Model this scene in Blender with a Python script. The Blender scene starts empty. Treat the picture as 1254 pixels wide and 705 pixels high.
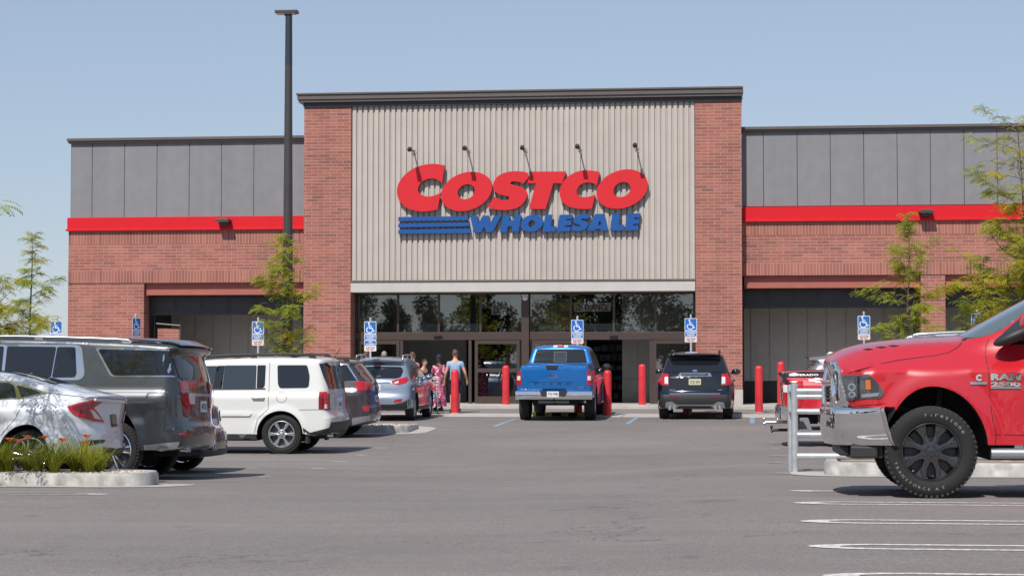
import bpy, bmesh, math, random
import numpy as np
from mathutils import Vector, Matrix
from mathutils.geometry import delaunay_2d_cdt
random.seed(7); RNG = np.random.default_rng(11)
SC = bpy.context.scene; COL = SC.collection
PI = math.pi; R = math.radians

# ------------------------------------------------------------------ camera model
FPX = 2500.0; CAMH = 1.3; PITCH = math.atan(102.5/FPX); YAW = math.atan(291/FPX)
CAM_ROT = Matrix.Rotation(YAW, 3, 'Z') @ Matrix.Rotation(PI/2+PITCH, 3, 'X')
def ray(u, v):
    return CAM_ROT @ Vector(((u-627)/FPX, (352.5-v)/FPX, -1.0))
def onY(u, v, Y):
    d = ray(u, v); t = Y/d.y
    return d.x*t, CAMH+d.z*t
def onZ(u, v, z):
    d = ray(u, v); t = (z-CAMH)/d.z
    return d.x*t, d.y*t

# ------------------------------------------------------------------ ground shape
KL = np.array([(-300,.06),(0,.06),(12,.07),(18,.06),(22.5,.03),(25,-.10),(27,-.17),(30.5,-.24),(36,-.26),(39,-.24),(42,-.22),(45.5,-.17),(48,-.12),(50.5,-.01),(52.5,.02),(55.5,.05),(58,.12),(61.5,.17),(64,.19),(4000,.19)])
KR = np.array([(-300,.06),(0,.06),(12,.10),(17,.15),(20,.15),(23,.08),(26,.03),(32,-.06),(38,-.12),(43,-.10),(48,-.03),(50.5,0.),(52.5,.02),(55.5,.05),(58,.12),(61.5,.17),(64,.19),(4000,.19)])
def G(x, y):
    x = np.asarray(x, float); y = np.asarray(y, float)
    t = np.clip((x+4.0)/4.5, 0, 1); t = t*t*(3-2*t)
    a = 0; b = 0
    for o in (-1.2, -.6, 0, .6, 1.2):
        a = a+np.interp(y+o, KL[:,0], KL[:,1])/5; b = b+np.interp(y+o, KR[:,0], KR[:,1])/5
    return a*(1-t)+b*t
def g(x, y): return float(G(x, y))
def onG(u, v):
    z = 0.0
    for _ in range(30):
        x, y = onZ(u, v, z); z = .5*z+.5*g(x, y)
    return x, y

# ------------------------------------------------------------------ materials
def lin(r, g_, b):
    f = lambda c: ((c/255+.055)/1.055)**2.4 if c/255 > .04045 else c/255/12.92
    return (f(r), f(g_), f(b), 1)
def mat(name, col, rough=.5, metal=0., coat=0., noise=0., nscale=8., bump=0., bscale=60., spec=.5, coatr=.03):
    m = bpy.data.materials.new(name); m.use_nodes = True
    nt = m.node_tree; n = nt.nodes; b = n['Principled BSDF']
    c = tuple(col[:3])+(1,)
    b.inputs['Base Color'].default_value = c; b.inputs['Roughness'].default_value = rough
    b.inputs['Metallic'].default_value = metal; b.inputs['Coat Weight'].default_value = coat
    b.inputs['Coat Roughness'].default_value = coatr; b.inputs['Specular IOR Level'].default_value = spec
    tc = None
    if noise or bump:
        tc = n.new('ShaderNodeTexCoord')
    if noise:
        t = n.new('ShaderNodeTexNoise'); t.inputs['Scale'].default_value = nscale; t.inputs['Detail'].default_value = 6
        nt.links.new(tc.outputs['Object'], t.inputs['Vector'])
        mx = n.new('ShaderNodeMix'); mx.data_type = 'RGBA'
        mx.inputs['A'].default_value = tuple(max(0, x*(1-noise)) for x in c[:3])+(1,)
        mx.inputs['B'].default_value = tuple(min(1, x*(1+noise)) for x in c[:3])+(1,)
        mr = n.new('ShaderNodeMapRange'); mr.inputs['From Min'].default_value = .3; mr.inputs['From Max'].default_value = .7
        nt.links.new(t.outputs['Fac'], mr.inputs['Value']); nt.links.new(mr.outputs['Result'], mx.inputs['Factor'])
        nt.links.new(mx.outputs['Result'], b.inputs['Base Color'])
    if bump:
        t2 = n.new('ShaderNodeTexNoise'); t2.inputs['Scale'].default_value = bscale; t2.inputs['Detail'].default_value = 4
        nt.links.new(tc.outputs['Object'], t2.inputs['Vector'])
        bp = n.new('ShaderNodeBump'); bp.inputs['Strength'].default_value = bump; bp.inputs['Distance'].default_value = .01
        nt.links.new(t2.outputs['Fac'], bp.inputs['Height']); nt.links.new(bp.outputs['Normal'], b.inputs['Normal'])
    return m
M = {}
def brick_mat(name, soldier=False, zoff=0.):
    m = bpy.data.materials.new(name); m.use_nodes = True
    nt = m.node_tree; n = nt.nodes; L = nt.links.new; b = n['Principled BSDF']
    ge = n.new('ShaderNodeNewGeometry'); sp = n.new('ShaderNodeSeparateXYZ'); L(ge.outputs['Position'], sp.inputs[0])
    ad = n.new('ShaderNodeMath'); ad.operation = 'ADD'; L(sp.outputs['X'], ad.inputs[0]); L(sp.outputs['Y'], ad.inputs[1])
    zo = n.new('ShaderNodeMath'); zo.operation = 'ADD'; L(sp.outputs['Z'], zo.inputs[0]); zo.inputs[1].default_value = -zoff
    cb = n.new('ShaderNodeCombineXYZ')
    if soldier: L(zo.outputs[0], cb.inputs[0]); L(ad.outputs[0], cb.inputs[1])
    else: L(ad.outputs[0], cb.inputs[0]); L(zo.outputs[0], cb.inputs[1])
    bt = n.new('ShaderNodeTexBrick'); L(cb.outputs[0], bt.inputs['Vector'])
    bt.inputs['Scale'].default_value = 1; bt.inputs['Brick Width'].default_value = .46 if soldier else .406
    bt.inputs['Row Height'].default_value = .1016; bt.inputs['Mortar Size'].default_value = .0055; bt.inputs['Mortar Smooth'].default_value = .1
    bt.inputs['Color1'].default_value = (0,0,0,1); bt.inputs['Color2'].default_value = (1,1,1,1); bt.inputs['Mortar'].default_value = (0,0,0,1)
    bt.offset = 0 if soldier else .5; bt.inputs['Bias'].default_value = 0
    cr = n.new('ShaderNodeValToRGB'); e = cr.color_ramp.elements
    e[0].position = 0; e[0].color = (.315,.110,.081,1); e[1].position = 1; e[1].color = (.215,.092,.078,1)
    for p, c in ((.25,(.365,.136,.103,1)),(.5,(.275,.096,.071,1)),(.72,(.335,.120,.09,1)),(.88,(.285,.095,.074,1))):
        q = e.new(p); q.color = c
    L(bt.outputs['Color'], cr.inputs['Fac'])
    ns = n.new('ShaderNodeTexNoise'); ns.inputs['Scale'].default_value = .9; ns.inputs['Detail'].default_value = 5; L(ge.outputs['Position'], ns.inputs['Vector'])
    mr = n.new('ShaderNodeMapRange'); mr.inputs['From Min'].default_value = .3; mr.inputs['From Max'].default_value = .7; mr.inputs['To Min'].default_value = .84; mr.inputs['To Max'].default_value = 1.1
    L(ns.outputs['Fac'], mr.inputs['Value'])
    mu = n.new('ShaderNodeMix'); mu.data_type = 'RGBA'; mu.blend_type = 'MULTIPLY'; mu.inputs['Factor'].default_value = 1
    L(cr.outputs['Color'], mu.inputs['A']); L(mr.outputs['Result'], mu.inputs['B'])
    mx = n.new('ShaderNodeMix'); mx.data_type = 'RGBA'; L(bt.outputs['Fac'], mx.inputs['Factor']); L(mu.outputs['Result'], mx.inputs['A'])
    mx.inputs['B'].default_value = (.42,.31,.27,1); L(mx.outputs['Result'], b.inputs['Base Color'])
    b.inputs['Roughness'].default_value = .85
    bp = n.new('ShaderNodeBump'); bp.inputs['Strength'].default_value = .35; bp.inputs['Distance'].default_value = .008; bp.invert = True
    L(bt.outputs['Fac'], bp.inputs['Height']); L(bp.outputs['Normal'], b.inputs['Normal'])
    return m
def asphalt_mat():
    m = bpy.data.materials.new('asphalt'); m.use_nodes = True
    nt = m.node_tree; n = nt.nodes; L = nt.links.new; b = n['Principled BSDF']
    ge = n.new('ShaderNodeNewGeometry')
    def noise(scale, detail, vec=None, rough=.6):
        t = n.new('ShaderNodeTexNoise'); t.inputs['Scale'].default_value = scale; t.inputs['Detail'].default_value = detail; t.inputs['Roughness'].default_value = rough
        L(vec or ge.outputs['Position'], t.inputs['Vector']); return t
    mp = n.new('ShaderNodeMapping'); mp.inputs['Scale'].default_value = (.05,1.3,1); L(ge.outputs['Position'], mp.inputs['Vector'])
    n1 = noise(.16, 5); n2 = noise(1.0, 5, mp.outputs['Vector'], .7); n3 = noise(48, 4, None, .75); n4 = noise(9, 4)
    def rng(t, a, c, f0=.3, f1=.7):
        r_ = n.new('ShaderNodeMapRange'); r_.inputs['From Min'].default_value = f0; r_.inputs['From Max'].default_value = f1
        r_.inputs['To Min'].default_value = a; r_.inputs['To Max'].default_value = c; L(t.outputs['Fac'], r_.inputs['Value']); return r_
    v = None
    for r_ in (rng(n1,.86,1.14), rng(n2,.92,1.08), rng(n3,.60,1.40), rng(n4,.94,1.06)):
        if v is None: v = r_.outputs['Result']
        else:
            q = n.new('ShaderNodeMath'); q.operation = 'MULTIPLY'; L(v, q.inputs[0]); L(r_.outputs['Result'], q.inputs[1]); v = q.outputs[0]
    # fine tar cracks and small oil drips
    vo = n.new('ShaderNodeTexVoronoi'); vo.feature = 'DISTANCE_TO_EDGE'; vo.inputs['Scale'].default_value = .11
    wn = noise(.7, 5); wa = n.new('ShaderNodeVectorMath'); wa.operation = 'MULTIPLY_ADD'; wa.inputs[1].default_value = (3.2,3.2,3.2)
    L(wn.outputs['Color'], wa.inputs[0]); L(ge.outputs['Position'], wa.inputs[2]); L(wa.outputs[0], vo.inputs['Vector'])
    ck = n.new('ShaderNodeMapRange'); ck.inputs['From Min'].default_value = .0004; ck.inputs['From Max'].default_value = .0030; ck.inputs['To Min'].default_value = .6; ck.inputs['To Max'].default_value = 1
    L(vo.outputs['Distance'], ck.inputs['Value'])
    oi = noise(1.7, 2); orr = rng(oi, 1, .80, .66, .74)
    for s in (ck.outputs['Result'], orr.outputs['Result']):
        q = n.new('ShaderNodeMath'); q.operation = 'MULTIPLY'; L(v, q.inputs[0]); L(s, q.inputs[1]); v = q.outputs[0]
    mu = n.new('ShaderNodeMix'); mu.data_type = 'RGBA'; mu.blend_type = 'MULTIPLY'; mu.inputs['Factor'].default_value = 1
    mu.inputs['A'].default_value = (.191,.170,.159,1); L(v, mu.inputs['B']); L(mu.outputs['Result'], b.inputs['Base Color'])
    b.inputs['Roughness'].default_value = .88; b.inputs['Specular IOR Level'].default_value = .3
    bp = n.new('ShaderNodeBump'); bp.inputs['Strength'].default_value = .5; bp.inputs['Distance'].default_value = .006
    L(n3.outputs['Fac'], bp.inputs['Height']); L(bp.outputs['Normal'], b.inputs['Normal'])
    return m
def glass_mat(name, tint, gloss=.22, rough=.01):
    m = bpy.data.materials.new(name); m.use_nodes = True
    nt = m.node_tree; n = nt.nodes; n.remove(n['Principled BSDF']); L = nt.links.new
    tr = n.new('ShaderNodeBsdfTransparent'); tr.inputs['Color'].default_value = tuple(tint)+(1,)
    gl = n.new('ShaderNodeBsdfGlossy'); gl.inputs['Roughness'].default_value = rough; gl.inputs['Color'].default_value = (.9,.93,.95,1)
    lw = n.new('ShaderNodeLayerWeight'); lw.inputs['Blend'].default_value = .35
    ma = n.new('ShaderNodeMath'); ma.operation = 'ADD'; ma.use_clamp = True; L(lw.outputs['Fresnel'], ma.inputs[0]); ma.inputs[1].default_value = gloss
    mx = n.new('ShaderNodeMixShader'); L(ma.outputs[0], mx.inputs['Fac']); L(tr.outputs[0], mx.inputs[1]); L(gl.outputs[0], mx.inputs[2])
    L(mx.outputs[0], n['Material Output'].inputs['Surface']); return m
def leaf_mat(name, col, tcol):
    m = bpy.data.materials.new(name); m.use_nodes = True
    nt = m.node_tree; n = nt.nodes; n.remove(n['Principled BSDF']); L = nt.links.new
    ge = n.new('ShaderNodeNewGeometry'); ns = n.new('ShaderNodeTexNoise'); ns.inputs['Scale'].default_value = 2.2; ns.inputs['Detail'].default_value = 3
    L(ge.outputs['Position'], ns.inputs['Vector'])
    mr = n.new('ShaderNodeMapRange'); mr.inputs['From Min'].default_value = .3; mr.inputs['From Max'].default_value = .7; mr.inputs['To Min'].default_value = .7; mr.inputs['To Max'].default_value = 1.3
    L(ns.outputs['Fac'], mr.inputs['Value'])
    def tint(c):
        x = n.new('ShaderNodeMix'); x.data_type = 'RGBA'; x.blend_type = 'MULTIPLY'; x.inputs['Factor'].default_value = 1
        x.inputs['A'].default_value = tuple(c)+(1,); L(mr.outputs['Result'], x.inputs['B']); return x.outputs['Result']
    d = n.new('ShaderNodeBsdfDiffuse'); t = n.new('ShaderNodeBsdfTranslucent'); L(tint(col), d.inputs['Color']); L(tint(tcol), t.inputs['Color'])
    mx = n.new('ShaderNodeMixShader'); mx.inputs['Fac'].default_value = .42; L(d.outputs[0], mx.inputs[1]); L(t.outputs[0], mx.inputs[2])
    L(mx.outputs[0], n['Material Output'].inputs['Surface']); return m
def paint(name, col, metal=.0, rough=.35, coat=1.): return mat(name, col, rough, metal, coat)

M['brick'] = brick_mat('brick'); M['asphalt'] = asphalt_mat()
M['panel'] = mat('grey_panel', (.193,.193,.207), .7, bump=.15, bscale=25, noise=.05, nscale=3)
M['siding'] = mat('metal_siding', (.445,.395,.36), .5, noise=.04, nscale=1.5)
M['fascia'] = mat('fascia', (.47,.445,.415), .5, noise=.04, nscale=2)
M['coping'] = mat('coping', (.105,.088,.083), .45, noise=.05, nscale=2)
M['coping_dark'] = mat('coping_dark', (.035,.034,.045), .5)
M['red_band'] = mat('red_band', (.58,.010,.018), .5, noise=.03, nscale=2, spec=.25)
M['beam'] = mat('beam', (.33,.10,.075), .55, noise=.06, nscale=3)
M['bronze'] = mat('bronze', (.075,.053,.045), .4, metal=.3, noise=.08, nscale=5)
M['dark_steel'] = mat('dark_steel', (.035,.035,.042), .45, noise=.08, nscale=4)
M['inner_wall'] = mat('inner_wall', (.40,.38,.36), .6, noise=.06, nscale=4)
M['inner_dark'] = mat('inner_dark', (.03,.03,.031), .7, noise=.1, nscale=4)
M['reflection_grey'] = mat('reflection_grey', (.42,.42,.42), .7)  # even grey of the boxes that imitate reflections in the transom panes
M['roof'] = mat('roof', (.4,.4,.4), .8, noise=.1)
M['concrete'] = mat('concrete', (.40,.375,.345), .85, noise=.14, nscale=2.5, bump=.3, bscale=40)
M['concrete_old'] = mat('concrete_old', (.37,.358,.335), .88, noise=.34, nscale=6, bump=.5, bscale=60)
M['pave'] = mat('pavement', (.195,.18,.175), .88, noise=.10, nscale=3, bump=.3, bscale=60)
M['paint_white'] = mat('marking_white', (.55,.53,.50), .8, noise=.42, nscale=22)
M['paint_faded'] = mat('marking_faded', (.36,.345,.33), .85, noise=.28, nscale=9)
M['paint_blue'] = mat('marking_blue', (.19,.29,.39), .8, noise=.2, nscale=12)
M['sign_red'] = mat('sign_red', (.58,.020,.028), .45, noise=.03, nscale=3, spec=.3)
M['sign_blue'] = mat('sign_blue', (.008,.075,.28), .38, noise=.03, nscale=3)
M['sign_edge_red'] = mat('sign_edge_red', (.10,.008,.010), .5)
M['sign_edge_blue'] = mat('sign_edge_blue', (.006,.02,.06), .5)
M['bollard'] = mat('bollard_red', (.58,.030,.040), .42, noise=.14, nscale=3.5)
M['galv'] = mat('galvanised', (.50,.52,.53), .42, metal=.55, noise=.15, nscale=9)
M['galv_sign'] = mat('sign_post', (.52,.54,.55), .45, metal=.5, noise=.1, nscale=20)
M['ada_blue'] = mat('parking_sign_blue', (.010,.13,.48), .4)
M['white'] = mat('white_plastic', (.72,.72,.72), .4)
M['plate_pink'] = mat('sign_plate_white', (.68,.62,.62), .4)
M['text_red'] = mat('text_red', (.35,.06,.06), .5)
M['exit_red'] = mat('exit_red', (.42,.015,.02), .5)
M['exit_plate'] = mat('exit_plate', (.80,.78,.77), .6)
M['pole'] = mat('pole_bronze', (.050,.042,.042), .45, noise=.1, nscale=3)
M['pole_band'] = mat('pole_band', (.03,.033,.045), .4)
M['lens'] = mat('lamp_lens', (.6,.6,.58), .3)
M['rubber'] = mat('rubber', (.010,.010,.0105), .8, noise=.2, nscale=30)
M['tread'] = mat('tyre_tread', (.032,.031,.031), .9, noise=.3, nscale=40, bump=.6, bscale=45)
M['black_plastic'] = mat('black_plastic', (.022,.022,.024), .55, noise=.1, nscale=15)
M['under'] = mat('underbody', (.012,.012,.012), .8)
M['gloss_black'] = mat('gloss_black', (.012,.012,.014), .15, coat=.6)
M['chrome'] = mat('chrome', (.78,.78,.80), .06, metal=1)
M['satin'] = mat('satin_silver', (.55,.56,.58), .3, metal=.9)
M['alloy'] = mat('alloy_wheel', (.55,.56,.58), .25, metal=.85)
M['alloy_dark'] = mat('alloy_dark', (.07,.07,.075), .3, metal=.7)
M['wheel_black'] = mat('wheel_black', (.016,.016,.017), .14, coat=1, spec=.7)
M['brake'] = mat('brake_disc', (.10,.10,.10), .5, metal=.5)
M['tint'] = mat('tinted_glass', (.008,.010,.013), .03, spec=.7, coat=.3)
M['tint2'] = mat('clear_dark_glass', (.022,.032,.038), .03, spec=.8, coat=.4)
M['shield'] = mat('windscreen_glass', (.085,.115,.125), .03, spec=.9, coat=.6)
M['tail'] = mat('tail_lamp', (.42,.006,.012), .12, coat=1)
M['tail_dark'] = mat('tail_lamp_dark', (.16,.006,.010), .12, coat=1)
M['lamp_clear'] = mat('lamp_clear', (.62,.62,.64), .12, coat=1)
M['head'] = mat('headlight_glass', (.055,.06,.068), .05, coat=1, spec=.8)
M['amber'] = mat('amber_lens', (.55,.14,.03), .15, coat=1)
M['letter_white'] = mat('tyre_lettering', (.24,.22,.18), .7)
M['plate'] = mat('licence_plate', (.62,.64,.66), .4)
M['plate_tan'] = mat('licence_plate_tan', (.46,.43,.28), .4)
M['plate_text'] = mat('plate_text', (.03,.05,.10), .5)
M['seam'] = mat('door_seam', (.010,.008,.008), .6)
M['glass_store'] = glass_mat('store_glass', (.80,.82,.80), .075)
M['glass_door'] = glass_mat('door_glass', (.72,.74,.72), .10)
M['bark'] = mat('bark', (.10,.075,.058), .9, noise=.3, nscale=20, bump=.6, bscale=30)
M['leaf'] = leaf_mat('leaf_green', (.27,.31,.045), (.54,.58,.06))
M['leaf_y'] = leaf_mat('leaf_yellow', (.42,.36,.04), (.62,.52,.05))
M['leaf_d'] = leaf_mat('leaf_dark', (.10,.15,.03), (.20,.26,.03))
M['far_leaf'] = leaf_mat('far_leaf', (.030,.045,.015), (.035,.05,.012))
M['grass_leaf'] = leaf_mat('lily_leaf', (.22,.265,.05), (.38,.43,.06))
M['petal'] = leaf_mat('lily_petal', (.85,.30,.14), (.80,.26,.10))
M['petal_r'] = leaf_mat('lily_petal_red', (.72,.14,.07), (.65,.10,.05))
M['pebble_a'] = mat('pebble_tan', (.40,.33,.26), .85, noise=.2, nscale=30)
M['pebble_b'] = mat('pebble_pale', (.55,.50,.45), .85, noise=.2, nscale=30)
M['pebble_c'] = mat('pebble_rust', (.33,.20,.14), .85, noise=.2, nscale=30)
M['soil'] = mat('gravel_bed', (.30,.24,.19), .95, noise=.4, nscale=40, bump=.8, bscale=50)
M['skin'] = mat('skin', (.52,.28,.19), .5); M['skin_d'] = mat('skin_dark', (.07,.035,.024), .5)
M['hair_b'] = mat('hair_brown', (.09,.05,.03), .6); M['hair_k'] = mat('hair_dark', (.025,.02,.018), .6); M['hair_g'] = mat('hair_grey', (.25,.23,.21), .6)
M['shirt_blue'] = mat('shirt_blue', (.25,.40,.58), .8, noise=.12, nscale=12)
M['shirt_pink'] = mat('shirt_pink', (.62,.22,.22), .8, noise=.1, nscale=12)
M['navy'] = mat('navy_cloth', (.012,.016,.04), .8); M['cloth_grey'] = mat('grey_cloth', (.16,.15,.15), .8, noise=.2, nscale=15)
M['shoe'] = mat('shoe', (.05,.045,.04), .7); M['sole'] = mat('sole', (.6,.6,.58), .7)
M['water_pack'] = mat('water_pack', (.20,.42,.66), .15, coat=.5); M['yellow'] = mat('yellow_paint', (.55,.42,.05), .6)

def streaks(m, lo=.90, hi=1.05, sx=2.2, sz=.10):
    nt = m.node_tree; n = nt.nodes; L = nt.links.new; b = n['Principled BSDF']; src = b.inputs['Base Color'].links[0].from_socket
    ge = n.new('ShaderNodeNewGeometry'); mp = n.new('ShaderNodeMapping'); mp.inputs['Scale'].default_value = (sx, sx, sz); L(ge.outputs['Position'], mp.inputs['Vector'])
    t = n.new('ShaderNodeTexNoise'); t.inputs['Scale'].default_value = 1; t.inputs['Detail'].default_value = 5; t.inputs['Roughness'].default_value = .65; L(mp.outputs['Vector'], t.inputs['Vector'])
    r_ = n.new('ShaderNodeMapRange'); r_.inputs['From Min'].default_value = .3; r_.inputs['From Max'].default_value = .62; r_.inputs['To Min'].default_value = lo; r_.inputs['To Max'].default_value = hi; L(t.outputs['Fac'], r_.inputs['Value'])
    x = n.new('ShaderNodeMix'); x.data_type = 'RGBA'; x.blend_type = 'MULTIPLY'; x.inputs['Factor'].default_value = 1; L(src, x.inputs['A']); L(r_.outputs['Result'], x.inputs['B']); L(x.outputs['Result'], b.inputs['Base Color'])
for k_ in ('siding', 'panel', 'fascia'): streaks(M[k_], .95, 1.03)
streaks(M['brick'], .90, 1.04, 1.2, .12); streaks(M['concrete_old'], .80, 1.06, 3., .6)
def dress_mat():
    m = mat('patterned_dress', (.55,.20,.30), .8); nt = m.node_tree; n = nt.nodes; L = nt.links.new
    tc = n.new('ShaderNodeTexCoord'); v = n.new('ShaderNodeTexVoronoi'); v.inputs['Scale'].default_value = 13; L(tc.outputs['Object'], v.inputs['Vector'])
    c = n.new('ShaderNodeValToRGB'); e = c.color_ramp.elements; e[0].position = .22; e[0].color = (.66,.55,.58,1); e[1].position = .55; e[1].color = (.30,.04,.10,1)
    q = e.new(.38); q.color = (.55,.17,.27,1)
    L(v.outputs['Distance'], c.inputs['Fac']); L(c.outputs['Color'], n['Principled BSDF'].inputs['Base Color']); return m
M['dress'] = dress_mat()

# ------------------------------------------------------------------ mesh builder
def cdt(loops, interior=(), filt=True):
    """triangulate closed loops (first outer, others holes) with extra interior points"""
    vs = []; es = []
    for lp in loops:
        k = len(vs); n = len(lp); vs += [Vector(p) for p in lp]; es += [(k+i, k+(i+1) % n) for i in range(n)]
    vs += [Vector(p) for p in interior]
    V, E, F, OV, OE, OF = delaunay_2d_cdt(vs, es, [], 0, 1e-6)
    P = np.array([(p.x, p.y) for p in V])
    if not F: return P, []
    F = np.array(F); C = P[F].mean(1); inside = np.zeros(len(F), bool)
    for lp in loops: inside ^= pip(C, np.array(lp))
    return P, [tuple(int(i) for i in f) for f in F[inside]]
def pip(C, poly):
    x, y = C[:,0], C[:,1]; ins = np.zeros(len(C), bool); n = len(poly)
    for i in range(n):
        x1, y1 = poly[i]; x2, y2 = poly[(i+1) % n]
        if y1 == y2: continue
        c = ((y1 > y) != (y2 > y)) & (x < (x2-x1)*(y-y1)/(y2-y1)+x1); ins ^= c
    return ins
def resample(pts, d, closed=False):
    pts = [np.array(p, float) for p in pts]
    if closed: pts = pts+[pts[0]]
    out = []
    for a, b in zip(pts[:-1], pts[1:]):
        n = max(1, int(math.ceil(np.linalg.norm(b-a)/d)))
        out += [a+(b-a)*i/n for i in range(n)]
    if not closed: out.append(pts[-1])
    return np.array(out)
def chaikin(pts, n=2, closed=False):
    p = [np.array(q, float) for q in pts]
    for _ in range(n):
        o = []
        m_ = len(p)
        if not closed: o.append(p[0])
        for i in range(m_ if closed else m_-1):
            a, b = p[i], p[(i+1) % m_]
            o += [a*.75+b*.25, a*.25+b*.75]
        if not closed: o.append(p[-1])
        p = o
    return np.array(p)
def rpoly(pts, r, n=4):
    """polygon with rounded corners"""
    P = [np.array(p, float) for p in pts]; out = []; m_ = len(P)
    for i in range(m_):
        a, b, c = P[i-1], P[i], P[(i+1) % m_]
        la = np.linalg.norm(a-b); lc = np.linalg.norm(c-b)
        ra = min(r, .45*la); rc = min(r, .45*lc)
        p0 = b+(a-b)/la*ra; p1 = b+(c-b)/lc*rc
        for k in range(n+1):
            t = k/n; out.append((1-t)**2*p0+2*t*(1-t)*b+t*t*p1)
    return np.array(out)
class MB:
    def __init__(s): s.v = []; s.f = []; s.m = []
    def add(s, vs, fs, mi=0):
        k = len(s.v); s.v += [tuple(float(c) for c in p) for p in vs]; s.f += [tuple(k+i for i in f) for f in fs]; s.m += [mi]*len(fs); return s
    def box(s, x0, x1, y0, y1, z0, z1, mi=0, mx=None):
        vs = [Vector((x, y, z)) for x in (x0, x1) for y in (y0, y1) for z in (z0, z1)]
        if mx: vs = [mx @ p for p in vs]
        return s.add(vs, [(0,1,3,2),(4,6,7,5),(0,4,5,1),(2,3,7,6),(0,2,6,4),(1,5,7,3)], mi)
    def tube(s, pts, r, n=8, mi=0, cap=True):
        pts = [Vector(p) for p in pts]; m_ = len(pts)
        if not hasattr(r, '__len__'): r = [r]*m_
        rings = []; up = None
        for i, p in enumerate(pts):
            d = (pts[min(i+1, m_-1)]-pts[max(i-1, 0)]).normalized()
            if up is None:
                up = Vector((0,0,1)) if abs(d.z) < .9 else Vector((1,0,0))
            a = d.cross(up).normalized(); up = a.cross(d).normalized(); b = up
            rings.append([p+(a*math.cos(2*PI*k/n)+b*math.sin(2*PI*k/n))*r[i] for k in range(n)])
        vs = [q for rg in rings for q in rg]; fs = []
        for i in range(m_-1):
            for k in range(n): fs.append((i*n+k, i*n+(k+1) % n, (i+1)*n+(k+1) % n, (i+1)*n+k))
        if cap: fs += [tuple(range(n-1,-1,-1)), tuple((m_-1)*n+k for k in range(n))]
        return s.add(vs, fs, mi)
    def lathe(s, prof, n=24, mi=0, mx=None, closed=False):
        """prof: (radius, h) about z; mx places it. mi may be a list per segment"""
        m_ = len(prof); vs = []
        for r_, h in prof:
            for k in range(n): vs.append(Vector((r_*math.cos(2*PI*k/n), r_*math.sin(2*PI*k/n), h)))
        if mx: vs = [mx @ p for p in vs]
        k0 = len(s.v); s.v += [tuple(p) for p in vs]
        for i in range(m_ if closed else m_-1):
            j = (i+1) % m_
            for k in range(n):
                s.f.append((k0+i*n+k, k0+i*n+(k+1) % n, k0+j*n+(k+1) % n, k0+j*n+k)); s.m.append(mi[i] if isinstance(mi, (list, tuple)) else mi)
        return s
    def ell(s, c, r, n=12, m_=8, mi=0, mx=None):
        vs = []; fs = []
        for i in range(m_+1):
            t = PI*i/m_
            for k in range(n): vs.append(Vector((c[0]+r[0]*math.sin(t)*math.cos(2*PI*k/n), c[1]+r[1]*math.sin(t)*math.sin(2*PI*k/n), c[2]+r[2]*math.cos(t))))
        for i in range(m_):
            for k in range(n): fs.append((i*n+k, i*n+(k+1) % n, (i+1)*n+(k+1) % n, (i+1)*n+k))
        if mx: vs = [mx @ p for p in vs]
        return s.add(vs, fs, mi)
    def slab(s, loops, fn, t0, t1, mi=0, mside=None):
        """extrude planar loops: fn(a,b,t)->3D ; faces at t0 and t1"""
        P, F = cdt(loops); n = len(P)
        s.add([fn(a, b, t0) for a, b in P], F, mi); s.add([fn(a, b, t1) for a, b in P], [tuple(reversed(f)) for f in F], mi if mside is None else mside)
        for lp in loops:
            m_ = len(lp)
            s.add([fn(a, b, t) for t in (t0, t1) for a, b in lp], [(i, (i+1) % m_, m_+(i+1) % m_, m_+i) for i in range(m_)], mi if mside is None else mside)
        return s
    def build(s, name, mats, parent=None, loc=None, smooth=None, bevel=0., recalc=True, merge=0.):
        me = bpy.data.meshes.new(name)
        me.from_pydata(s.v, [], s.f)
        if not isinstance(mats, (list, tuple)): mats = [mats]
        for m_ in mats: me.materials.append(M[m_] if isinstance(m_, str) else m_)
        me.polygons.foreach_set('material_index', s.m)
        if recalc or bevel or merge:
            b = bmesh.new(); b.from_mesh(me)
            bmesh.ops.remove_doubles(b, verts=b.verts, dist=merge or 1e-5)
            if recalc: bmesh.ops.recalc_face_normals(b, faces=b.faces)
            if bevel:
                ed = [e for e in b.edges if len(e.link_faces) == 2 and e.calc_face_angle(0) > R(35)]
                bmesh.ops.bevel(b, geom=ed, offset=bevel, segments=2, affect='EDGES', profile=.6)
            b.to_mesh(me); b.free()
        if smooth:
            me.polygons.foreach_set('use_smooth', [True]*len(me.polygons)); me.set_sharp_from_angle(angle=R(smooth))
        me.update()
        o = bpy.data.objects.new(name, me); COL.objects.link(o)
        if parent: o.parent = parent
        if loc: o.location = loc
        return o
def tag(o, label, cat, group=None):
    o['label'] = label; o['category'] = cat
    if group: o['group'] = group
    return o
def struct(o, kind='structure'):
    o['kind'] = kind; return o
def thing(name, label, cat, loc=(0,0,0), rz=0, group=None):
    o = bpy.data.objects.new(name, None); COL.objects.link(o); o.empty_display_size = .2
    o.location = loc; o.rotation_euler = (0,0,rz); return tag(o, label, cat, group)
def dup(o, parent=None):
    c = o.copy(); COL.objects.link(c)
    if parent: c.parent = parent
    for ch in list(o.children): dup(ch, c)
    return c
_tc = {}
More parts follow.
